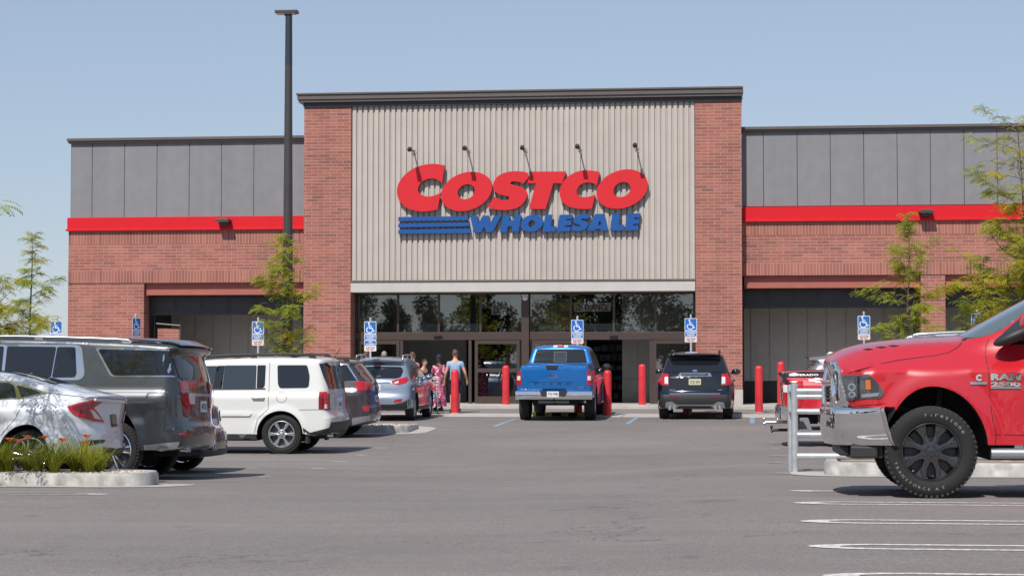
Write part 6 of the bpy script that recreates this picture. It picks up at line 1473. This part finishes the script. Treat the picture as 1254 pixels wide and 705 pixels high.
for v in (480, 505, 533): MB().tube([(xb_+.03,.55,zz(v)),(x1,.55,zz(v))], .03, 12).build('rail', 'galv', o, smooth=40)
for v in (480, 505): MB().tube([(0,.05,zz(v)),(xb_,.5,zz(v))], .028, 12).build('rail', 'galv', o, smooth=40)

# ------------------------------------------------------------------ trees
def frond(mb, p, d, L, rnd, mi, leaf=(.050,.017), pairs=7):
    """one drooping pinnate leaf starting at p in direction d"""
    d = Vector(d).normalized(); side = d.cross(Vector((0,0,1)))
    if side.length < .1: side = Vector((1,0,0))
    side.normalize(); q = Vector(p); n = pairs
    for i in range(n):
        t = (i+1)/n; dd = (d+Vector((0,0,-1))*(.15+.85*t*t)).normalized(); q = q+dd*(L/n)
        for sgn in (1, -1):
            ax = (side*sgn+dd*.45+Vector((0,0,-.25-.2*rnd.random()))).normalized(); w = dd.cross(ax).cross(ax).normalized()
            l_ = leaf[0]*(1.15-.5*abs(t-.5))*rnd.uniform(.8,1.2); ww = leaf[1]
            a = q+ax*.004; m1 = q+ax*l_*.5+w*ww*.5; m2 = q+ax*l_*.5-w*ww*.5; e = q+ax*l_+Vector((0,0,-.004))
            mb.add([a, m1, e, m2], [(0,1,2,3)], mi)
def locust(name, label, X, Y, z0, H, rad, seed, yellow=.25, nb=26, start=.35, lean=(0,0), trunk_r=.045, xmax=None, dense=1., group='young locust trees on the islands', spread=1., prof=None, fl=(.18,.32), leaf=(.056,.020), thin_top=.0):
    rnd = random.Random(seed); o = thing(name, label, 'tree', (X, Y, z0), group=group)
    tr = MB(); lf = MB(); pts = []; n = 14
    for i in range(n+1):
        t = i/n; pts.append(Vector((lean[0]*t*t+.05*math.sin(t*7+seed)*t, lean[1]*t*t+.05*math.cos(t*6+seed*2)*t, H*t)))
    def at(t): k = min(n-1, int(t*n)); f = t*n-k; return pts[k].lerp(pts[k+1], f)
    tr.tube(pts, [max(.006, trunk_r*(1-.9*(i/n))) for i in range(n+1)], 9)
    if prof is None: prof = lambda t: (1-t)**.75*.95+.10
    gold = 2.399963; 
    for b in range(nb):
        t = start+(1-start)*((b+.5)/nb)**.92*.985; a = b*gold+rnd.uniform(-.5,.5)
        L = rad*prof((t-start)/(1-start))*rnd.choice((.35,.6,.8,1.0,1.2,1.4))*rnd.uniform(.85,1.15); p = at(t)
        el = rnd.uniform(.15,1.15)*(.65+.45*t)
        path = [p]; d = Vector((math.cos(a)*math.cos(el), math.sin(a)*math.cos(el)*spread, math.sin(el))); m_ = max(4, int(L/.16))
        for i in range(m_):
            d = (d+Vector((rnd.uniform(-.30,.30), rnd.uniform(-.30,.30), rnd.uniform(-.26,.20)))).normalized(); path.append(path[-1]+d*(L/m_))
        if xmax is not None and max(q.x for q in path) > xmax:
            f = max(.1, xmax/max(q.x for q in path)); path = [path[0]+(q-path[0])*f for q in path]; L *= f
        r0 = max(.007, trunk_r*.38*(1-t)+.004); tr.tube(path, [r0*(1-.85*i/m_) for i in range(m_+1)], 5, cap=False)
        tw = [(path, .30)]
        for i in range(1, m_):
            if rnd.random() < .85*dense:
                dd = (d+Vector((rnd.uniform(-1,1), rnd.uniform(-1,1), rnd.uniform(-.2,.7)))).normalized(); l2 = L*rnd.uniform(.22,.45)*(1-.4*i/m_); q = [path[i]]
                for _ in range(4): dd = (dd+Vector((rnd.uniform(-.2,.2), rnd.uniform(-.2,.2), rnd.uniform(-.2,.1)))).normalized(); q.append(q[-1]+dd*l2/4)
                tr.tube(q, [.006,.005,.004,.003,.002], 4, cap=False); tw.append((q, .0))
        yb = rnd.random() < yellow*.8
        for path2, s0 in tw:
            m2 = len(path2)
            for i in range(m2):
                if i/m2 < s0: continue
                nf = (rnd.choice((1,3,4)) if t < .75 else rnd.choice((0,1,2))) if dense >= 1 else 1
                if i == m2-1: nf += 3
                for _ in range(nf):
                    if rnd.random() > .86*min(1, dense+.25): continue
                    az = rnd.uniform(0, 2*PI); dirv = Vector((math.cos(az), math.sin(az), rnd.uniform(-.3,.6)))+d*.55
                    mi = 1 if (yb and rnd.random() < .75) or rnd.random() < yellow*.35 else (2 if rnd.random() < .14 else 0)
                    frond(lf, path2[i], dirv, rnd.uniform(*fl), rnd, mi, leaf)
    tr.build('trunk', 'bark', o, smooth=60, recalc=False); lf.build('crown', ['leaf', 'leaf_y', 'leaf_d'], o, recalc=False)
    return o
def on_depth(u, zc):
    xc = (u-627)/FPX*zc; return xc*c_-zc*s1, xc*s1+zc*c_
def tree_at(u, zc, vtop, **k):
    X, Y = on_depth(u, zc); z0 = g(X, Y)+.12; H = onY(u, vtop, Y)[1]-z0; return locust('locust_tree', k.pop('label'), X, Y, z0, H, **k)
tree_at(351, 48.2, 286, label='young green tree whose thin leader climbs in front of the tall lamp pole', rad=1.22, seed=3, yellow=.22, nb=21, start=.30, prof=lambda t: (.62+.5*math.sin(min(1,t*1.7)*2.1) if t < .60 else .26*(1-t)/.40+.12))
tree_at(37, 47.5, 284, label='slender green tree at the left end of the brick wing', rad=1.35, seed=8, yellow=.25, nb=24, start=.22, prof=lambda t: max(.16, 1.0-t*1.05))
tree_at(-2, 45.5, 352, label='low yellowish tree at the far left edge of the lot', rad=1.45, seed=15, yellow=.75, nb=34, start=.2)
tree_at(1112, 49.3, 266, label='thin green tree in front of the brick pier of the right wing', rad=1.12, seed=21, yellow=.25, nb=30, start=.24, prof=lambda t: .95 if t < .45 else max(.20, .95-(t-.45)*1.7))
tree_at(1203, 49.0, 316, label='broad low green tree in front of the second dark bay', rad=1.2, seed=33, yellow=.25, nb=32, start=.15)
tree_at(1256, 46.5, 150, label='tallest tree at the right edge with long yellow green boughs', rad=1.75, seed=41, yellow=.6, nb=44, start=.2, trunk_r=.06, lean=(-.1,0), prof=lambda t: 1.05 if t < .42 else (.55 if t < .55 else max(.34, .9-(t-.42)*.8)))
tree_at(-205, 22.6, 235, label='locust tree reaching in at the left edge and shading the white sedan', rad=2.1, seed=54, yellow=.3, nb=30, start=.36, trunk_r=.07, dense=.8, prof=lambda t: .85+.35*math.sin(t*3.1), xmax=1.62)

# far trees across the road behind the viewer, mirrored in the glass and chrome
rnd = random.Random(77); mb = MB()
for k in range(40):
    cx_ = -50+k*2.6+rnd.uniform(-1.5,1.5); cy_ = -30+rnd.uniform(-7,5); hh = rnd.choice((5.5,6.5,7.5,8.5,9.5))*rnd.uniform(.85,1.15); rr_ = hh*.30
    mb.tube([(cx_, cy_, 0), (cx_+.2, cy_, hh*.4), (cx_, cy_, hh*.8)], [.2,.14,.05], 7, 1)
    bl = []
    for _ in range(13):
        t = rnd.random(); a = rnd.uniform(0, 6.28); q = rr_*.8*math.sqrt(rnd.random())*math.sin(PI*min(1, .2+t*.78))**.6; bl.append((Vector((cx_+q*math.cos(a), cy_+q*math.sin(a), hh*(.26+.68*t))), rr_*rnd.uniform(.32,.52)))
    for c0, r0 in bl:
        for _ in range(230):
            n_ = Vector((rnd.gauss(0,1), rnd.gauss(0,1), rnd.gauss(0,1))).normalized(); p = c0+n_*r0*rnd.uniform(.55,1.05); s_ = rnd.uniform(.07,.17)
            e1 = Vector((rnd.uniform(-1,1), rnd.uniform(-1,1), rnd.uniform(-1,1))).normalized(); e2 = e1.orthogonal().normalized()
            mb.add([p-e1*s_, p+e2*s_*.7, p+e1*s_, p-e2*s_*.7], [(0,1,2,3)], 0)
struct(mb.build('treeline', ['far_leaf', 'bark'], recalc=False), 'stuff')

# ------------------------------------------------------------------ day lilies on the kerb island
rnd = random.Random(5)
LB = ['small', 'leafy', 'dense', 'spreading']
for k in range(24):
    t = k/23; x = LILY_X-.72-t*2.7+rnd.uniform(-.08,.08); y = LILY_Y+.35+rnd.uniform(0,.38); z0 = zi-.03
    o = thing('day_lily', 'clump of arching green day lily leaves on the gravel kerb island', 'plant', (x, y, z0), rnd.uniform(0,6), group='day lilies on the gravel island')
    lf = MB(); hscale = .75 if k == 0 else 1
    for _ in range(90):
        a = rnd.uniform(0, 2*PI); L = rnd.uniform(.30,.58)*hscale; w = rnd.uniform(.0032,.006); d = Vector((math.cos(a), math.sin(a), 0)); sd_ = Vector((-math.sin(a), math.cos(a), 0)); out = rnd.uniform(.15,.42)*hscale
        P = [d*(.03+out*q**1.35)+Vector((0,0,L*(q*1.45-.75*q*q*rnd.uniform(.8,1.5)))) for q in np.linspace(0,1,6)]
        vs = []
        for i, p in enumerate(P): ww = w*(1-(i/5)**2*.95); vs += [p+sd_*ww, p-sd_*ww]
        lf.add(vs, [(2*i, 2*i+2, 2*i+3, 2*i+1) for i in range(5)], 0 if rnd.random() < .74 else 1)
    lf.build('leaves', ['grass_leaf', 'leaf_y'], o, recalc=False)
    for _ in range(rnd.choice((0,1,1,2)) if k < 17 else 0):
        a = rnd.uniform(0, 2*PI); h = rnd.uniform(.30,.41); top = Vector((math.cos(a)*.1, math.sin(a)*.1, h)); fl_ = MB()
        fl_.tube([(0,0,.02), (top.x*.4, top.y*.4, h*.6), top], [.005,.004,.004], 5, 1)
        for j in range(6):
            b = j*PI/3+rnd.uniform(-.15,.15); d = Vector((math.cos(b), math.sin(b), 0)); s2 = Vector((-math.sin(b), math.cos(b), 0)); L = rnd.uniform(.055,.075)
            fl_.add([top, top+d*L*.34+Vector((0,0,L*.62))+s2*.020, top+d*L*.95+Vector((0,0,L*.66)), top+d*L*.34+Vector((0,0,L*.62))-s2*.020], [(0,1,2),(0,2,3)], 2 if j == 0 else 0)
        fl_.build('flower', ['petal', 'grass_leaf', 'petal_r'], o, recalc=False)
# a dry tuft on the middle island
rnd = random.Random(9); o = thing('grass_clump', 'dry straw grass tuft on the kerb island behind the charcoal crossover', 'plant', (xm-1.1, ym+.5, .0)); lf = MB()
for _ in range(60):
    a = rnd.uniform(0, 6.28); L = rnd.uniform(.08,.2); d = Vector((math.cos(a), math.sin(a), 0)); b = d*rnd.uniform(0,.25); lf.add([b+Vector((.006,0,0)), b-Vector((.006,0,0)), b+d*.06+Vector((0,0,L))], [(0,1,2)])
lf.build('blades', 'leaf_y', o, recalc=False)

# ------------------------------------------------------------------ people
def skin_obj(name, verts, edges, radii, root, mats, parent, sub_=2, matfn=None):
    me = bpy.data.meshes.new(name); me.from_pydata([tuple(v) for v in verts], edges, []); ob = bpy.data.objects.new(name, me); COL.objects.link(ob)
    sk = ob.modifiers.new('s', 'SKIN'); sk.use_smooth_shade = True; ss = ob.modifiers.new('u', 'SUBSURF'); ss.levels = sub_; ss.render_levels = sub_
    for i, r_ in enumerate(radii): d = me.skin_vertices[0].data[i]; d.radius = r_ if hasattr(r_, '__len__') else (r_, r_); d.use_root = (i == root)
    bpy.context.view_layer.update(); dg = bpy.context.evaluated_depsgraph_get(); m2 = bpy.data.meshes.new_from_object(ob.evaluated_get(dg)); bpy.data.objects.remove(ob)
    m2.materials.clear()
    for m_ in mats: m2.materials.append(M[m_])
    o = bpy.data.objects.new(name, m2); COL.objects.link(o); o.parent = parent
    for p in m2.polygons: p.use_smooth = True; p.material_index = 0 if matfn is None else matfn(p.center)
    return o
def person(label, X, Y, z0, H, rz, top='shirt_blue', bottom='navy', skin='skin', hair='hair_b', shorts=True, arms=((-.10,.06),(.10,.06)), stride=.12, dress=False, scarf=False, lean=0., sleeve=.5, bent=(0,0)):
    """local frame: faces -y, x to the figure's left; k scales a 1.78 m figure"""
    k = H/1.78; o = thing('person', label, 'person', (X, Y, z0), rz); V = []; E = []; RD = []
    def v(x, y, z, r, p=None):
        if z > .9: y = y-lean*(z-.9)
        V.append((x*k, y*k, z*k)); RD.append((r[0]*k, r[1]*k) if hasattr(r, '__len__') else r*k); i = len(V)-1
        if p is not None: E.append((p, i))
        return i
    pel = v(0,0,.95,(.15,.105)); wa = v(0,.0,1.10,(.135,.095),pel); ch = v(0,0,1.28,(.155,.105),wa); sh = v(0,.005,1.42,(.12,.085),ch); nk = v(0,-.005,1.53,.052,sh); hd = v(0,-.015,1.60,(.066,.074),nk); h2 = v(0,-.012,1.69,(.075,.092),hd); h3 = v(0,-.004,1.765,(.045,.058),h2)
    feet = []
    for sd, st_ in ((1, stride), (-1, -stride)):
        hp = v(sd*.09,0,.88,(.092,.095),pel); kn = v(sd*.10,-st_*.9-.02,.49,.058,hp); cf = v(sd*.10,-st_*.55,.34,.056,kn); an = v(sd*.10,-st_*.5+.02+max(0,-st_)*.5,.09+max(0,-st_)*.25,.038,cf); ft = v(sd*.11,an and V[an][1]/k-.06,V[an][2]/k-.045,.040,an); to = v(sd*.12,V[an][1]/k-.17,V[an][2]/k-.055,.034,ft); feet.append((sd, V[an][1]/k, V[an][2]/k))
    hands = []
    for sd, (out, fw) in ((1, arms[0]), (-1, arms[1])):
        s0 = v(sd*.175,.005,1.40,.060,sh); el = v(sd*(.235+abs(out)*.3),.02-fw*.6+.03,1.13,.043,s0); wr_ = v(sd*(.25+abs(out)*.5),-.03-fw*1.6,.90+fw*.9+bent[0 if sd > 0 else 1],.029,el); pm = v(sd*(.255+abs(out)*.5),-.05-fw*1.8,.83+fw*.95+bent[0 if sd > 0 else 1],(.026,.036),wr_)
        px_, py_, pz_ = V[pm]
        for j, (dx, L) in enumerate(((-.030,.075),(-.010,.088),(.010,.084),(.029,.066))):
            f1 = v(px_/k+sd*.004, py_/k+dx, pz_/k-L*.55, .0085, pm); v(px_/k-sd*.008, py_/k+dx*1.1, pz_/k-L, .0075, f1)
        t1 = v(px_/k-sd*.012, py_/k-.040, pz_/k+.0, .010, pm); v(px_/k-sd*.018, py_/k-.055, pz_/k-.035, .009, t1)
    sk_m = skin_obj('body', V, E, RD, pel, [skin], o)
    # face and ears
    hy = -lean*(1.66-.9)
    mb = MB(); z_ = 1.665
    mb.ell((0,(-.105+hy)*k,z_*k-.012*k), (.013*k,.020*k,.026*k), 8, 6)
    for sd in (1,-1): mb.ell((sd*.078*k,(-.005+hy)*k,z_*k), (.012*k,.022*k,.034*k), 8, 6)
    mb.build('face_features', skin, o, smooth=60)
    mb = MB()
    for sd in (1,-1): mb.ell((sd*.032*k,(-.094+hy)*k,(z_+.018)*k), (.013*k,.008*k,.008*k), 8, 5)
    mb.ell((0,(-.095+hy)*k,(z_-.062)*k), (.024*k,.008*k,.006*k), 8, 5); mb.build('eyes_and_mouth', 'hair_k', o, smooth=60)
    # hair or scarf: shell over the skull
    mb = MB(); m_ = 9; n = 20; vs = []; fs = []
    for i in range(m_+1):
        th = (PI*.60)*i/m_
        for j in range(n):
            ph = 2*PI*j/n; fr = max(0, -math.sin(ph)); th2 = th*(1-.42*fr) if not scarf else th*(1-.30*fr); rr_ = 1.0+(.05 if scarf else .0)
            vs.append(((.087*rr_*math.sin(th2)*math.cos(ph))*k, (.004+hy+.105*rr_*math.sin(th2)*math.sin(ph))*k, (1.688+.112*rr_*math.cos(th2))*k))
    for i in range(m_):
        for j in range(n): fs.append((i*n+j, i*n+(j+1) % n, (i+1)*n+(j+1) % n, (i+1)*n+j))
    mb.add(vs, fs); mb.build('head_scarf' if scarf else 'hair', hair, o, smooth=60)
    # shirt: torso plus sleeves, a little larger than the body
    def cl(name, ids, extra, mats, root):
        mp = {i: j for j, i in enumerate(ids)}; vv = [Vector(V[i]) for i in ids]; ee = [(mp[a], mp[b]) for a, b in E if a in mp and b in mp]; rr_ = []
        for i in ids:
            r_ = RD[i]; r_ = r_ if hasattr(r_, '__len__') else (r_, r_); rr_.append((r_[0]+extra*k, r_[1]+extra*k))
        for (a, b, f, ex) in cl.ext:
            p = Vector(V[a]).lerp(Vector(V[b]), f); ra = RD[a] if hasattr(RD[a], '__len__') else (RD[a],)*2; rb = RD[b] if hasattr(RD[b], '__len__') else (RD[b],)*2
            vv.append(p); rr_.append(((ra[0]*(1-f)+rb[0]*f)+ex*k, (ra[1]*(1-f)+rb[1]*f)+ex*k)); ee.append((mp[a], len(vv)-1))
        return skin_obj(name, vv, ee, rr_, mp[root], mats, o)
    s0s = [i for i, (a, b) in enumerate([(e[0], e[1]) for e in E]) if False]
    sh_ids = [e[1] for e in E if e[0] == sh and e[1] != nk]; hip_ids = [e[1] for e in E if e[0] == pel and e[1] != wa]
    nxt = lambda i: [e[1] for e in E if e[0] == i][0]
    cl.ext = [(s, nxt(s), sleeve, .022) for s in sh_ids]; cl('shirt', [pel, wa, ch, sh]+sh_ids, .020, [top], pel)
    if dress:
        mb = MB(); n = 28; rows = [(1.12,.17,.125),(.95,.205,.16),(.7,.225,.18),(.4,.25,.20),(.14,.27,.22)]; vs = []; fs = []
        for z, a, b in rows:
            for j in range(n): ph = 2*PI*j/n; w_ = 1+.035*math.cos(ph*7+z*3); vs.append((a*w_*math.cos(ph)*k, b*w_*math.sin(ph)*k, z*k))
        for i in range(4):
            for j in range(n): fs.append((i*n+j, i*n+(j+1) % n, (i+1)*n+(j+1) % n, (i+1)*n+j))
        mb.add(vs, fs); mb.build('skirt', top, o, smooth=60)
    else:
        cl.ext = [(h_, nxt(h_), .95 if shorts else .3, .034) for h_ in hip_ids]
        if not shorts:
            kn_ = [nxt(h_) for h_ in hip_ids]; cf_ = [nxt(q) for q in kn_]; cl.ext = [(q, nxt(q), .8, .022) for q in cf_]; cl('trousers', [pel]+hip_ids+kn_+cf_, .018, [bottom], pel)
        else: cl('shorts', [pel]+hip_ids, .018, [bottom], pel)
    for sd, fy, fz in feet:
        mb = MB(); mb.ell((sd*.115*k,(fy-.075)*k,(fz-.035)*k), (.052*k,.145*k,.058*k), 14, 8); mb.box(sd*.115*k-.046*k, sd*.115*k+.046*k, (fy-.20)*k, (fy+.06)*k, (fz-.09)*k, (fz-.066)*k); mb.build('shoe', 'shoe', o, smooth=60)
    return o
def stand(u, zc): X, Y = on_depth(u, zc); return X, Y, g(X, Y)+.012
X, Y, Z_ = stand(557.5, 58.6); person('person seen from behind in a light blue shirt and dark shorts by the red bollards', X, Y, Z_, 1.80, PI+.1, stride=.13, arms=((.1,.02),(.16,.03)))
X, Y, Z_ = stand(537.5, 60.2); person('person in a pink patterned long dress and dark head scarf at the exit', X, Y, Z_, 1.64, -.45, top='dress', skin='skin_d', hair='navy', dress=True, scarf=True, arms=((.06,.12),(.06,.10)), stride=.0, sleeve=.85)
X, Y, Z_ = stand(505.5, 60.8); person('person in a salmon pink shirt standing behind the silver blue crossover', X, Y, Z_, 1.72, PI-.5, top='shirt_pink', bottom='cloth_grey', shorts=False, stride=.05)
X, Y, Z_ = stand(516, 59.2); person('dark haired person bending forward over the cart of water bottles', X, Y, Z_, 1.52, .9, top='navy', bottom='cloth_grey', hair='hair_k', shorts=False, lean=.22, arms=((.02,.12),(.02,.12)), stride=.03)
X, Y, Z_ = stand(449, 60.5); person('person with sandy hair behind the tallest stack of blue parking plates', X, Y, Z_, 1.74, PI-.3, top='shirt_pink', bottom='navy', hair='hair_b', shorts=False, stride=.04)
X, Y, Z_ = stand(470.5, 60.8); person('grey haired person behind the roof of the silver blue crossover', X, Y, Z_, 1.74, PI+.3, top='cloth_grey', bottom='navy', hair='hair_g', shorts=False, stride=.04)
# shopping cart with bottled water
X, Y, Z_ = stand(525.5, 58.2); o = thing('shopping_cart', 'steel shopping cart with red handle plate in front of the patterned dress', 'shopping cart', (X, Y, Z_), .15)
mb = MB(); b0, b1, L0 = .25, .30, .45
for z, w_, l_ in ((.42,.24,.40),(.55,.26,.43),(.70,.28,.46),(.88,.30,.50),(.98,.31,.52)): mb.tube([(-w_,-l_,z),(w_,-l_,z),(w_,l_,z),(-w_,l_,z),(-w_,-l_,z)], .008, 6)
for q in np.linspace(-.9,.9,9):
    for sd in (1,-1): mb.tube([(sd*.24,q*.40,.42),(sd*.31,q*.52,.98)], .004, 5); mb.tube([(q*.24,sd*.40,.42),(q*.31,sd*.52,.98)], .004, 5)
    mb.tube([(q*.24,-.40,.42),(q*.24,.40,.42)], .004, 5)
mb.build('basket', 'galv', o)
mb = MB()
for sd in (1,-1): mb.tube([(sd*.24,.45,.14),(sd*.24,-.45,.14),(sd*.26,-.5,.6),(sd*.29,-.60,1.02)], .013, 8)
mb.tube([(-.29,-.60,1.02),(.29,-.60,1.02)], .016, 8); mb.build('chassis', 'galv', o, smooth=50); MB().box(-.2,.2,-.64,-.60,.66,.78).build('handle_plate', 'sign_red', o, bevel=.01)
for sx in (1,-1):
    for sy in (1,-1): MB().lathe([(.02,-.02),(.06,-.02),(.06,.02),(.02,.02)], 16, 0, Matrix.Translation((sx*.24,sy*.42,.06)) @ Matrix.Rotation(PI/2,4,'Y')).build('caster', 'rubber', o, smooth=40)
w_ = thing('water_pack', 'clear blue bottled water pack standing in the shopping cart', 'bottles', (X, Y, Z_+.43), .15)
for i in range(3):
    for j in range(4):
        mb = MB(); mb.lathe([(.001,0),(.055,0),(.06,.02),(.055,.14),(.06,.26),(.03,.34),(.018,.36),(.018,.40),(.001,.40)], 12, 0, Matrix.Translation((-.14+.14*i,-.2+.135*j,0))); mb.build('bottle', 'water_pack', w_, smooth=50)
# ------------------------------------------------------------------ camera, light, sky
cam = bpy.data.cameras.new('camera'); cam.sensor_width = 36; cam.lens = FPX/1254*36; cam.clip_end = 9000; cam.clip_start = .1
co_ = bpy.data.objects.new('camera', cam); COL.objects.link(co_); co_.location = (0,0,CAMH); co_.rotation_euler = (PI/2+PITCH, 0, YAW); SC.camera = co_
EL, AZ = R(50), R(16)
sun = bpy.data.lights.new('sun', 'SUN'); sun.energy = 4.3; sun.angle = R(.53); sun.color = (1, .955, .89)
so = bpy.data.objects.new('sun', sun); COL.objects.link(so)
d = Vector((math.sin(AZ)*math.cos(EL), math.cos(AZ)*math.cos(EL), -math.sin(EL))); so.rotation_euler = d.to_track_quat('-Z', 'Y').to_euler()
w = bpy.data.worlds.new('World'); SC.world = w; w.use_nodes = True; nt = w.node_tree
sk = nt.nodes.new('ShaderNodeTexSky'); sk.sky_type = 'NISHITA'; sk.sun_disc = False; sk.sun_elevation = EL; sk.sun_rotation = PI+AZ; sk.air_density = 1.0; sk.dust_density = .4; sk.ozone_density = 1.2; sk.altitude = 250
hs = nt.nodes.new('ShaderNodeHueSaturation'); hs.inputs['Saturation'].default_value = .78; nt.links.new(sk.outputs[0], hs.inputs['Color'])
hz = nt.nodes.new('ShaderNodeMix'); hz.data_type = 'RGBA'; hz.inputs['Factor'].default_value = .45; hz.inputs['B'].default_value = (3.75, 4.8, 6.9, 1); nt.links.new(hs.outputs[0], hz.inputs['A'])
nt.links.new(hz.outputs['Result'], nt.nodes['Background'].inputs['Color']); nt.nodes['Background'].inputs['Strength'].default_value = .088
vs = SC.view_settings; vs.view_transform = 'Standard'; vs.look = 'None'; vs.gamma = 1; vs.use_curve_mapping = False; vs.exposure = .2
SC.cycles.max_bounces = 8; SC.cycles.transparent_max_bounces = 16; SC.cycles.use_denoising = True; SC.cycles.sample_clamp_indirect = 6
